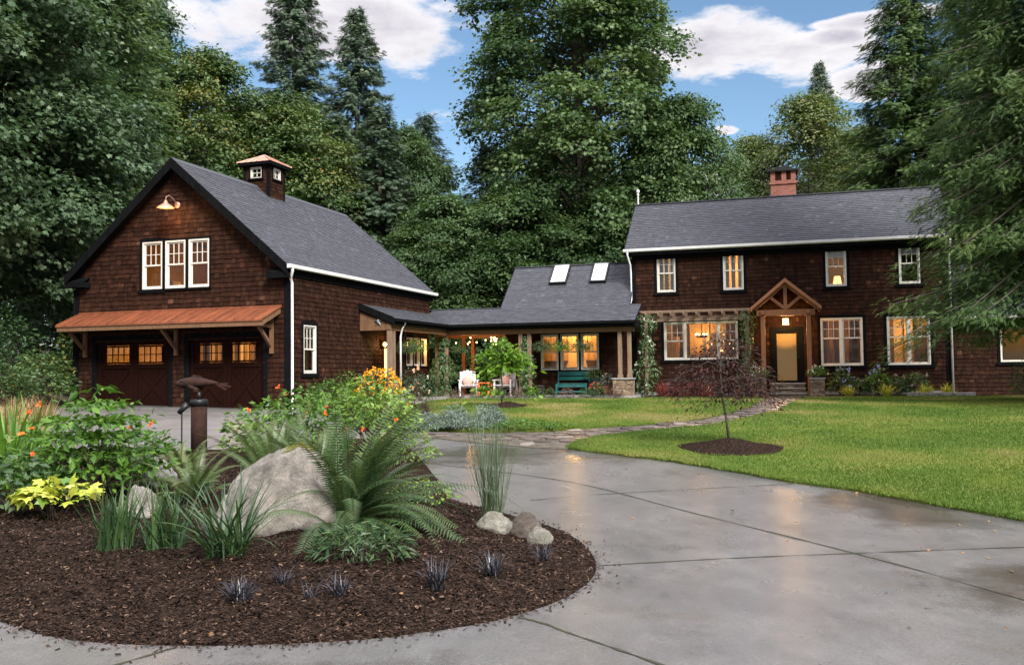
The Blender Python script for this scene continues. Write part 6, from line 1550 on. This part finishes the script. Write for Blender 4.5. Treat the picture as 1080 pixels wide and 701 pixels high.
def vine(name, x, y, z0, z1, r0, n, label, seed, mat='lf_dark', leaf=.11, tone=(.6, .2), base=1.6, flowers=0):
    r = np.random.default_rng(seed)
    t = r.random(n) ** .9; a = r.uniform(0, 2 * PI, n)
    wv = 1 + .35 * np.sin(t * 9 + seed) + .2 * np.sin(t * 23)
    rad = r0 * wv * (1 + (base - 1) * (1 - t) ** 2.2) * (.35 + .75 * np.sqrt(r.random(n)))
    C = np.stack([rad * np.cos(a), rad * np.sin(a), (z1 - z0) * t], 1)
    Nn = np.stack([np.cos(a), np.sin(a), np.full(n, .7)], 1) + r.normal(0, .4, (n, 3)); T = np.stack([np.cos(a) * .3, np.sin(a) * .3, np.full(n, -1.0)], 1) + r.normal(0, .4, (n, 3))
    e = empty(name, (x, y, z0), 0, label, 'vine')
    plant_mesh('foliage', leaf_part(C, Nn, leaf * r.uniform(.6, 1.2, n), T_OVAL, np.clip(r.normal(*tone, n), 0, .97), T), M['lf_vine'] if mat == 'lf_dark' else M[mat], e)
    mb = MB()
    for k in range(3):
        mb.tube([(r0 * .5 * math.cos(j * .9 + k * 2), r0 * .5 * math.sin(j * .9 + k * 2), (z1 - z0) * j / 8) for j in range(9)], .014, 5, cap=False)
    mb.build('stem', M['twig'], e, True)
    if flowers:
        k = r.integers(0, n, flowers); part = leaf_part(np.repeat(C[k], 6, 0) * np.array([1.1, 1.1, 1]) + r.normal(0, .02, (flowers * 6, 3)), r.standard_normal((flowers * 6, 3)), np.full(flowers * 6, .05), T_QUAD, r.random(flowers * 6))
        plant_mesh('blossom', part, M['flower_white'], e)
    return e
def pot(name, x, y, z, r0, r1, h, mat, label, cat='pot'):
    mb = MB(); mb.lathe([(.001, .0), (r0, 0), ((r0 + r1) / 2 * 1.04, h * .55), (r1, h * .9), (r1 * 1.08, h * .92), (r1 * 1.08, h), (r1 * .92, h), (r1 * .88, h * .9), (.001, h * .88)], 18)
    o = mb.build(name, mat, None, True); o.location = (x, y, z); return tag(o, label, cat)
x, y = hp(-3.72, -1.98); vine('climbing_vine', x, y, PZ + .02, 3.0, .19, 1300, 'dark vine climbing the post pair left of the bench', 91, base=2.3)
x, y = hp(-6.98, -2.0); vine('climbing_vine', x, y, PZ + .02, 3.05, .27, 1900, 'thick dark vine on the posts beside the left chair', 92, base=2.0)
x, y = hp(-3.2, -2.1); pot('planter_pot', x, y, PZ, .17, .2, .38, M['pot_black'], 'black pot at the foot of the post vine')
x, y = hp(.62, -1.0); vine('climbing_vine', x, y, .66, 3.75, .30, 1500, 'leafy vine with pale flowers covering the left pergola post', 93, tone=(.75, .2), base=1.25, flowers=40)
x, y = hp(4.2, -1.0); vine('climbing_vine', x, y, .66, 3.75, .24, 900, 'vine on the pergola post beside the timber entry', 94, tone=(.65, .2), base=1.3, flowers=12)
# red barberry hedge below the dining window
for i, (u, lab) in enumerate(((1.35, 'leftmost upright red barberry beside the flowering vine'), (2.05, 'second red barberry under the dining window'), (2.75, 'third red barberry behind the purple maple'))):
    x, y = hp(u, -1.15); tuft('barberry', x, y, lab, M['barberry'], 380, .62, .009, 100 + i, 'shrub', 'red barberries under the dining window', .55, .35, .34, (.1, 1), gz(x, y) + .06)
# hydrangeas and golden grass right of the steps
for i, (u, h, fl, lab) in enumerate(((7.35, 1.0, 'flower_blue', 'hydrangea with blue heads nearest the steps'), (8.55, .98, 'flower_blue', 'bright leaved hydrangea with mauve heads under the gap between windows'), (9.75, .82, 'flower_fade', 'hydrangea with faded brown heads under the right window'), (7.95, .62, 'flower_fade', 'low dark hydrangea between the two blue ones'), (9.15, .66, 'flower_fade', 'low dark hydrangea left of the faded one'))):
    x, y = hp(u, -.72); bush('hydrangea', x, y, .46, .38, h, 420, .13, M['lf_shrub'] if i == 1 else M['lf_maple'], lab, 110 + i, group='hydrangeas along the house front', tone=(.55, .22), stems=10, flowers=FL(fl, 9 if i < 3 else 4, .14), z=gz(x, y) + .06)
for i, (u, v, lab) in enumerate(((7.55, -1.35, 'golden grass tuft nearest the stone steps'), (8.75, -1.4, 'golden grass tuft below the mauve hydrangea'), (9.95, -1.5, 'widest golden grass tuft at the low stone wall'), (10.7, -1.0, 'golden grass tuft by the right downspout'))):
    x, y = hp(u, v); tuft('golden_grass', x, y, lab, M['hakone'], 150, .52, .010, 120 + i, 'grass clump', 'golden grass tufts along the house front', .8, .8, .12, (.1, 1), gz(x, y) + .07)
wl = empty('stone_wall', hp(0, 0) + (0,), -TH, 'low dry stone edging wall at the right end of the flower border', 'wall')
mb = MB(); r_ = np.random.default_rng(5)
for row in range(2):
    u = 9.25 + row * .12
    while u < 11.2:
        w_ = r_.uniform(.22, .42); a_ = -1.84 + r_.uniform(-.02, .02) + (row * .03); mb.box(u, u + w_ - .015, a_, a_ + .24, .55 + row * .15, .55 + row * .15 + .142 + r_.uniform(-.01, .004)); u += w_
mb.build('wall_stone', M['rock_grey'], wl, bevel=.015)
# stone planters at the entry
for s, u in ((0, 4.60), (1, 6.52)):
    x, y = hp(u, -1.82)
    e = empty('stone_planter', (x, y, gz(x, y) + .02), -TH, ('stone planter with white flowers left of the entry steps', 'stone planter with white flowers right of the entry steps')[s], 'planter', 'stone planters beside the entry')
    mb = MB(); mb.box(-.23, .23, -.23, .23, 0, .62); mb.build('planter_body', M['ledge'], e, bevel=.015)
    mb = MB(); mb.box(-.26, .26, -.26, .26, .622, .68); mb.build('planter_rim', M['stone_cap'], e, bevel=.01)
    bush('potted_flowers', x, y, .36, .34, .42, 420, .07, M['lf_shrub'], ('white flowers heaped in the left entry planter', 'white flowers heaped in the right entry planter')[s], 130 + s, 'flowers', 'white flowers in the entry planters', tone=(.35, .2), flowers=FL('flower_white', 16, .055), stems=5, z=gz(x, y) + .70)

# ---- small ornamental trees
def small_tree(name, x, y, z, trunk, clusters, n, leaf, spread, mat, label, seed, tmpl=T_OVAL, tone=(.5, .2), droop=.5, tr=.02):
    r = np.random.default_rng(seed); e = empty(name, (x, y, z), 0, label, 'small tree')
    mb = MB(); mb.tube(trunk, [tr * (1 - .5 * k / len(trunk)) for k in range(len(trunk))], 7)
    C = []; 
    for (cx_, cy_, cz_, rx, rz_) in clusters:
        b = np.array(trunk[-1]) if cz_ > trunk[-1][2] - .1 else np.array([np.interp(cz_, [q[2] for q in trunk], [q[k] for q in trunk]) for k in range(2)] + [cz_ - .05])
        c = np.array([cx_, cy_, cz_]); mb.tube([b, b * .5 + c * .5 + np.array([0, 0, .08]), c], [tr * .5, tr * .35, tr * .15], 5, cap=False)
        for _ in range(3):
            q = c + r.normal(0, 1, 3) * np.array([rx, rx, rz_]) * .6; mb.tube([b * .3 + c * .7, c * .5 + q * .5 + np.array([0, 0, .04]), q], [tr * .25, tr * .15, .002], 4, cap=False)
        k = int(n * rx * rx); d = r.standard_normal((k, 3)) * np.array([rx, rx, rz_]) * .55
        d[:, 2] -= droop * (np.hypot(d[:, 0], d[:, 1]) ** 2) / max(rx, .1)
        C.append(c + d)
    C = np.vstack(C); m_ = len(C)
    T = np.stack([C[:, 0], C[:, 1], np.full(m_, -.8)], 1) + r.normal(0, .35, (m_, 3)); Nn = np.array([0, 0, 1.0]) + r.normal(0, .5, (m_, 3))
    plant_mesh('crown', leaf_part(C, Nn, leaf * r.uniform(.6, 1.2, m_), tmpl, np.clip(r.normal(*tone, m_), 0, .98), T), mat, e)
    mb.build('trunk', M['bark'], e, True)
    return e
dz = gz(-.32, 26.6) + .1
small_tree('dogwood_tree', -.32, 26.6, dz, [(0, 0, 0), (.02, 0, .5), (-.02, .02, .95), (0, 0, 1.5)],
           [(0, 0, 1.55, .42, .22), (-.42, .1, 1.35, .32, .18), (.45, -.1, 1.42, .36, .2), (.1, .1, 1.12, .38, .2), (-.35, -.1, .98, .34, .18), (.55, 0, 1.15, .26, .15), (.05, 0, 1.8, .26, .16), (-.38, -.1, .46, .32, .14), (.80, -.1, .42, .2, .12)], 800, .20, 1, M['dogwood'], 'young lime green dogwood on the lawn before the patio', 140, tone=(.5, .25), droop=.35, tr=.03)
mzv = gz(3.70, 15.95) + .18
small_tree('purple_maple', 3.72, 15.95, mzv, [(0, 0, 0), (-.04, 0, .35), (-.10, .02, .75), (-.12, 0, 1.25)],
           [(-.02, .1, 1.75, .30, .16), (.25, 0, 1.58, .30, .14), (-.30, .1, 1.55, .30, .13), (-.55, 0, 1.22, .40, .13), (.42, .1, 1.22, .40, .15), (0, 0, 1.34, .40, .16), (-.80, 0, .98, .34, .10), (-.35, -.1, 1.02, .40, .13), (.25, -.1, 1.0, .42, .15), (.52, 0, 1.0, .28, .13), (-.62, 0, .86, .28, .09), (.0, -.1, .86, .40, .10), (.45, -.1, .84, .34, .10), (-.9, 0, .80, .2, .06), (.5, 0, .80, .2, .08)], 2100, .10, 1, M['jmaple'], 'young purple weeping maple on a thin stem in the right lawn', 141, tmpl=T_NARROW, tone=(.45, .28), droop=.55, tr=.022)
x, y = 15.2, 26.2
bush('leafy_shrub', x, y, 1.0, .9, 1.5, 1600, .10, M['lf_maple'], 'green laurel bush before the annex at the right border', 142, tone=(.5, .2), z=gz(x, y), stems=10, lumps=8)

# ================================================================== PATIO FURNITURE
def chair(u, v, rz, label):
    x, y = hp(u, v); e = empty('patio_chair', (x, y, PZ), rz, label, 'chair', 'white patio chairs'); w = .31
    mb = MB()
    for i in range(5): mb.beam((-w + .062 + i * .124 - .0, -.28, .40), (-w + .062 + i * .124, .24, .31), .112, .022)
    mb.build('seat', M['chair_white'], e, bevel=.004)
    mb = MB()
    for i in range(5): mb.beam((-w + .062 + i * .124, .22, .30), (-w + .062 + i * .124, .46, .98 - .03 * abs(i - 2)), .112, .022, up=(0, 1, 0))
    mb.beam((-w, .37, .66), (w, .37, .66), .03, .07); mb.build('backrest', M['chair_white'], e, bevel=.004)
    for s in (-1, 1):
        mb = MB(); mb.box(s * (w + .045) - .05, s * (w + .045) + .05, -.34, .42, .58, .605); mb.build('armrest', M['chair_white'], e, bevel=.006)
        mb = MB(); mb.box(s * (w + .02) - .025, s * (w + .02) + .025, -.33, -.25, 0, .579); mb.build('leg', M['chair_white'], e, bevel=.004)
        mb = MB(); mb.beam((s * (w + .02), .36, .579), (s * (w + .02), .40, 0), .05, .07, up=(0, 1, 0)); mb.build('leg', M['chair_white'], e, bevel=.004)
    return e
def cushion(u, v, rz, label):
    x, y = hp(u, v); mb = MB(); mb.sphere((0, .20, .56), (.23, .09, .19), 14, 10); o = mb.build('cushion', M['pink'], None, True); o.location = (x, y, PZ); o.rotation_euler = (0, 0, rz)
    tag(o, label, 'cushion', 'pink cushions on the patio chairs')
chair(-6.12, -1.55, -TH + .38, 'white slatted patio chair left of the orange table'); cushion(-6.12, -1.55, -TH + .38, 'pink cushion on the left patio chair')
chair(-4.72, -1.35, -TH - .05, 'white slatted patio chair right of the orange table'); cushion(-4.72, -1.35, -TH - .05, 'pink cushion on the right patio chair')
x, y = hp(-5.38, -1.75); e = empty('side_table', (x, y, PZ), -TH, 'small orange side table between two white chairs', 'table')
mb = MB(); mb.box(-.24, .24, -.24, .24, .47, .51); mb.build('table_top', M['orange'], e, bevel=.006)
for sx in (-1, 1):
    for sy in (-1, 1): mb = MB(); mb.box(sx * .19 - .035, sx * .19 + .035, sy * .19 - .035, sy * .19 + .035, 0, .469); mb.build('leg', M['orange'], e, bevel=.005)
x, y = hp(-5.25, -1.0); bush('potted_plant', x, y, .28, .25, .55, 300, .09, M['heath'], 'bronze leaved pot plant behind the orange table', 150, 'plant', tone=(.4, .2), stems=6, z=PZ + .3); pot('planter_pot', x, y, PZ, .12, .16, .32, M['pot_black'], 'black pot under the bronze leaved plant')
x, y = hp(-2.16, -1.05); e = empty('garden_bench', (x, y, PZ), -TH, 'teal painted wooden bench under the lit wing windows', 'bench')
mb = MB(); 
for k in range(3): mb.beam((-.58, -.24 + k * .15, .42), (.58, -.24 + k * .15, .42), .135, .03)
mb.build('seat', M['teal'], e, bevel=.005)
mb = MB(); mb.beam((-.58, .20, .62), (.58, .20, .62), .03, .13, up=(0, -.2, 1)); mb.beam((-.58, .235, .80), (.58, .235, .80), .03, .16, up=(0, -.2, 1)); mb.build('backrest', M['teal'], e, bevel=.005)
for s in (-1, 1):
    mb = MB(); mb.box(s * .56 - .03, s * .56 + .03, -.31, -.25, 0, .40); mb.build('leg', M['teal'], e, bevel=.004)
    mb = MB(); mb.beam((s * .60, .16, 0), (s * .60, .26, .9), .05, .06, up=(0, 1, 0)); mb.build('leg', M['teal'], e, bevel=.004)
mb = MB(); mb.box(-.56, .56, -.29, -.265, .10, .16); mb.box(-.56, .56, -.29, -.265, .30, .385); mb.build('apron', M['teal'], e)
x, y = hp(-1.30, -1.1); pot('planter_pot', x, y, PZ, .12, .18, .62, M['glaze'], 'tall dark green glazed pot right of the teal bench')
bush('potted_plant', x, y, .38, .32, .45, 420, .11, M['lf_dark'], 'spreading leafy plant in the tall glazed pot', 151, 'plant', tone=(.65, .2), stems=8, z=PZ + .55, tmpl=T_NARROW)
x, y = hp(-1.12, -1.95); pot('planter_pot', x, y, PZ, .11, .15, .22, M['pot_black'], 'low black pot of red flowers'); bush('potted_flowers', x, y, .22, .2, .30, 220, .06, M['lf_shrub'], 'red flowers in the low pot before the glazed pot', 152, 'flowers', tone=(.3, .2), flowers=FL('flower_red', 18, .07), stems=4, z=PZ + .2)
x, y = hp(-.72, -1.75); pot('planter_pot', x, y, PZ, .12, .17, .32, M['terracotta'], 'terracotta pot beside the stone pier'); bush('potted_plant', x, y, .28, .25, .55, 320, .07, M['silver'], 'grey green plant in the terracotta pot', 153, 'plant', tone=(.3, .2), stems=6, flowers=FL('flower_pink', 5, .05), z=PZ + .28)
# hanging baskets
def basket(x, y, z, top, label, seed, mat='lf_shrub', tone=(.5, .2), s=1.0):
    e = empty('hanging_basket', (x, y, z), 0, label, 'hanging basket', 'baskets hanging from the porch beam'); r = np.random.default_rng(seed)
    mb = MB(); mb.lathe([(.001, -.14), (.08, -.12), (.15, -.02), (.17, .03), (.16, .03), (.001, .0)], 14); mb.build('bowl', M['twig'], e, True)
    mb = MB()
    for k in range(3): mb.tube([(.16 * math.cos(k * 2.1), .16 * math.sin(k * 2.1), .02), (0, 0, min(.5, top - z - .02))], .005, 4)
    mb.tube([(0, 0, min(.5, top - z - .02)), (0, 0, top - z)], .006, 4); mb.build('chain', M['steel_dark'], e)
    n = 700; d = ball(n, r); C = d * np.array([.40, .40, .22]) * s * (.5 + .5 * r.random((n, 1))); C[:, 2] += .04 - .35 * np.hypot(C[:, 0], C[:, 1]) ** 1.5
    T = d * np.array([1, 1, .2]) + np.array([0, 0, -.5]); 
    plant_mesh('foliage', leaf_part(C, d * .5 + np.array([0, 0, .8]) + r.normal(0, .4, (n, 3)), .10 * r.uniform(.6, 1.2, n), T_NARROW, np.clip(r.normal(*tone, n), 0, .97), T), M[mat], e)
for i, (u, lab, mt, tn) in enumerate(((-3.12, 'leftmost basket before the wing windows', 'lf_dark', (.8, .2)), (-2.35, 'middle basket with lime leaves before the wing windows', 'lf_shrub', (.6, .2)), (-1.58, 'rightmost basket before the wing windows', 'lf_dark', (.85, .15)))):
    x, y = hp(u, -1.9); basket(x, y, 2.62, 3.09, lab, 160 + i, mt, tn)
x, y = map(float, Gp(1.09, 6.35)[:2]); basket(x, y, 2.62, 3.2, 'lime fern basket hanging between the left porch posts', 164, 'lf_shrub', (.65, .2), 1.15)
x, y = map(float, Gp(1.09, 5.55)[:2]); basket(x, y, 2.56, 3.2, 'dark trailing basket left of the lime fern basket', 165, 'lf_dark', (.7, .2), 1.0)
x, y = hp(-6.35, -1.9); basket(x, y, 2.55, 3.09, 'small basket right of the vine covered posts', 166, 'lf_dark', (.85, .15), .85)

# ================================================================== LAMPS, STAR, POST AND FISH
p0 = Gp(.72, 4.25, 3.37); e = empty('star_ornament', tuple(p0), -TG, 'grey metal star on the porch end beam', 'star')
pts = [(( .16 if k % 2 == 0 else .065) * math.sin(k * PI / 5), 0, (.16 if k % 2 == 0 else .065) * math.cos(k * PI / 5)) for k in range(10)]
mb = MB(); mb.add(pts + [(0, -.05, 0), (0, .0, 0)], [(k, (k + 1) % 10, 10) for k in range(10)] + [((k + 1) % 10, k, 11) for k in range(10)]); mb.build('star', pm('grey_zinc', (.12, .13, .15), (.2, .21, .23), 8, .5, 0, None, 4, .6), e)
p0 = Gp(.03, 5.88, 2.62); e = empty('wall_sconce', tuple(p0), -TG, 'lit glass sconce on the garage wall under the porch', 'wall lamp')
mb = MB(); mb.box(0, .02, -.05, .05, -.08, .08); mb.tube([(.02, 0, -.02), (.10, 0, -.04), (.12, 0, .0)], .01, 6); mb.build('bracket', M['steel_dark'], e)
mb = MB(); mb.sphere((.13, 0, .06), (.07, .07, .085)); mb.build('glass_shade', M['bulb_soft'], e, True); plamp(e, (.24, 0, .06), 14, (1, .55, .2), .05)
x, y = hp(5.54, -.72); e = empty('entry_lantern', (x, y, 3.34), -TH, 'lit box lantern hanging inside the timber entry', 'lantern')
mb = MB(); mb.tube([(0, 0, .13), (0, 0, .42)], .012, 6)
for sx in (-1, 1):
    for sy in (-1, 1): mb.box(sx * .12 - .01, sx * .12 + .01, sy * .12 - .01, sy * .12 + .01, -.10, .12)
mb.box(-.14, .14, -.14, .14, .121, .14); mb.build('lantern_frame', M['steel_dark'], e)
mb = MB(); mb.box(-.10, .10, -.10, .10, -.09, .11); mb.build('glass_shade', emis('lantern_glass', (1, .56, .18), 3.5), e); plamp(e, (0, 0, -.22), 42, (1, .56, .20), .08)
x, y = hp(-6.2, -.7); sl = empty('string_lights', (x, y, 0), -TH, 'string of warm globe bulbs under the breezeway roof', 'string lights')
bp = [(-.9, -.6, 2.95), (-.6, -.3, 2.83), (-.25, .1, 2.80), (.05, .3, 2.86), (.35, .5, 2.95), (.6, .8, 3.0), (-1.3, .2, 3.02), (.9, .2, 2.98), (-.45, .9, 2.9), (.2, -.9, 3.0)]
for b in bp: mb = MB(); mb.sphere(b, .030); mb.build('bulb', M['bulb'], sl, True)
mb = MB(); mb.tube([(-1.6, -.4, 3.15)] + [(b[0], b[1], b[2] + .06) for b in bp[:6]] + [(1.1, 1.0, 3.12)], .006, 4); mb.tube([(-1.5, .5, 3.15)] + [(b[0], b[1], b[2] + .06) for b in (bp[6], bp[8], bp[7])] + [(1.2, 0, 3.12)], .006, 4); mb.build('wire', M['steel_dark'], sl)
plamp(sl, (-.3, .2, 2.75), 30, (1, .50, .18), .25); plamp(sl, (-1.7, -1.1, 2.7), 14, (1, .50, .18), .2)
x, y = hp(-5.2, -1.2); e = empty('chandelier', (x, y, 2.86), -TH, 'small cluster chandelier glowing under the breezeway', 'chandelier')
mb = MB(); mb.tube([(0, 0, .1), (0, 0, .5)], .008, 5); mb.build('rod', M['steel_dark'], e)
for k in range(8): mb = MB(); mb.sphere((.10 * math.cos(k * .785), .10 * math.sin(k * .785), .12 * (k % 3) - .1), .036); mb.build('bulb', M['bulb'], e, True)
x, y = hp(2.45, .95); e = empty('chandelier', (x, y, 2.95), -TH, 'glowing chandelier inside the dining window', 'chandelier')
mb = MB(); mb.tube([(0, 0, .05), (0, 0, .7)], .01, 5); mb.lathe([(.20, -.04), (.22, 0), (.20, .03)], 16); mb.build('ring_frame', M['steel_dark'], e)
for k in range(6): mb = MB(); mb.sphere((.20 * math.cos(k * 1.047), .20 * math.sin(k * 1.047), .08), .035); mb.build('bulb', M['bulb'], e, True)
x, y = hp(3.35, .75); e = empty('fairy_lights', (x, y, 2.2), -TH, 'tangle of fairy lights right of the dining chandelier', 'string lights')
r_ = np.random.default_rng(3)
pts = [(r_.normal(0, .30), r_.normal(0, .1), r_.normal(.25, .28)) for _ in range(15)]
for q in pts: mb = MB(); mb.sphere(q, .022, 6, 5); mb.build('bulb', M['bulb'], e, True)
mb = MB(); mb.tube([(0, 0, -1.08), (.03, 0, 0), (0, 0, .9)], .02, 5); 
for q in pts[::2]: mb.tube([(.02, 0, min(q[2], .3) * .4), q], .006, 4)
mb.build('branch', M['twig'], e)
x, y = hp(7.38, .42); e = empty('table_lamp', (x, y, 4.60), -TH, 'small lit table lamp in the upper window right of the entry', 'lamp')
mb = MB(); mb.lathe([(.001, .0), (.09, 0), (.09, .02), (.03, .06), (.02, .16)], 12); mb.build('lamp_base', M['terracotta'], e, True)
mb = MB(); mb.lathe([(.15, .14), (.105, .40)], 16); mb.build('lamp_shade', M['shade_lit'], e, True)
mb = MB(); mb.box(-.7, .35, -.18, .25, -.05, -.002); mb.build('shelf', M['dark_int'], e); plamp(e, (0, 0, .5), 5, (1, .6, .25), .05)
# steel post with the rusty fish
px_, py_ = -5.02, 14.75; zb = bz(px_, py_)
e = empty('steel_post', (px_, py_, zb - .05), 0, 'rusty round steel post rising from the island bed', 'post')
mb = MB(); mb.tube([(0, 0, 0), (0, 0, .86)], .125, 18); mb.build('shaft', M['rust'], e, True)
mb = MB(); mb.lathe([(.001, .90), (.135, .90), (.14, .865), (.14, .80), (.126, .80)], 18); mb.tube([(0, 0, .9), (0, 0, 1.02)], .03, 8); mb.build('cap', M['steel_dark'], e, True)
fs = empty('fish_sculpture', (px_ - .02, py_, zb + 1.10), .05, 'rusty welded steel fish lying on top of the post', 'sculpture')
mb = MB(); pr = [(-.36, .012, .01), (-.33, .05, .04), (-.24, .09, .075), (-.10, .10, .09), (.06, .085, .075), (.18, .05, .045), (.27, .025, .028), (.31, .02, .02)]
rings = [[(x_, a_ * math.cos(q), b_ * math.sin(q) + .02 * (1 - (x_ / .36) ** 2)) for q in np.linspace(0, 2 * PI, 14, endpoint=False)] for x_, a_, b_ in pr]
vv = [q for rg in rings for q in rg]; mb.add(vv, [(i * 14 + j, i * 14 + (j + 1) % 14, (i + 1) * 14 + (j + 1) % 14, (i + 1) * 14 + j) for i in range(len(pr) - 1) for j in range(14)] + [tuple(range(14))[::-1], tuple(range(len(vv) - 14, len(vv)))])
mb.build('body', M['rust'], fs, True)
for dz_, dx_ in ((.0, .30), (-.10, .27), (-.05, .36)):
    mb = MB(); mb.prism([(.26, -.01, .01), (.26 + dx_ * .75, -.012, dz_ + .01), (.26 + dx_ * .7, -.012, dz_ - .02), (.27, -.01, -.015)], (0, .012, 0)); mb.build('tail_fin', M['rust'], fs)
mb = MB(); mb.prism([(-.12, -.006, .09), (.10, -.006, .08), (.02, -.006, .13), (-.08, -.006, .145)], (0, .012, 0)); mb.build('dorsal_fin', M['rust'], fs)
for s in (-1, 1):
    mb = MB(); mb.sphere((-.24, s * .082, .045), .016); mb.build('eye', M['steel_dark'], fs, True)
    mb = MB(); mb.prism([(-.12, s * .09, -.02), (.05, s * .16, -.08), (.02, s * .17, -.10), (-.14, s * .10, -.05)], (0, 0, .012)); mb.build('side_fin', M['rust'], fs)
mb = MB(); mb.prism([(-.10, -.005, -.06), (.04, -.005, -.06), (.0, -.005, -.125), (-.06, -.005, -.125)], (0, .01, 0)); mb.build('belly_fin', M['rust'], fs)
x, y = px_ - .24, py_ - .1; e = empty('spot_light', (x, y, bz(x, y)), 0, 'small black garden spotlight beside the steel post', 'garden light')
mb = MB(); mb.tube([(0, 0, -.05), (0, 0, .68)], .012, 6); mb.build('stake', M['steel_dark'], e)
mb = MB(); mb.tube([(-.05, -.0, .66), (.09, 0, .80)], [.035, .055], 12); mb.build('head', M['steel_dark'], e, True)
# fallen leaves on the drive and bed
M['fallen'] = tonemat('fallen_leaf', [(0, (.10, .05, .02)), (.6, (.22, .12, .05)), (1, (.35, .22, .08))], .7, 20, .2, 0)
r_ = np.random.default_rng(77)
n = 170; X = r_.uniform(-5, 6, n); Y = r_.uniform(5.6, 17, n); Zf = np.where(pip(BED, X, Y), bedz(X, Y), terr(X, Y) + .02) + .012
k = ~pip(LAWN_R, X, Y)
V, F, tn = leaf_part(np.stack([X, Y, Zf], 1)[k], np.array([0, 0, 1.0]) + r_.normal(0, .25, (k.sum(), 3)), r_.uniform(.02, .05, k.sum()), T_MAPLE, r_.random(k.sum()))
tag(link_mesh('fallen_leaves', npmesh('fallen_leaves', V, F, M['fallen'], tn)), 'few brown leaves fallen on the wet drive and the bed', 'leaves', None, 'stuff')
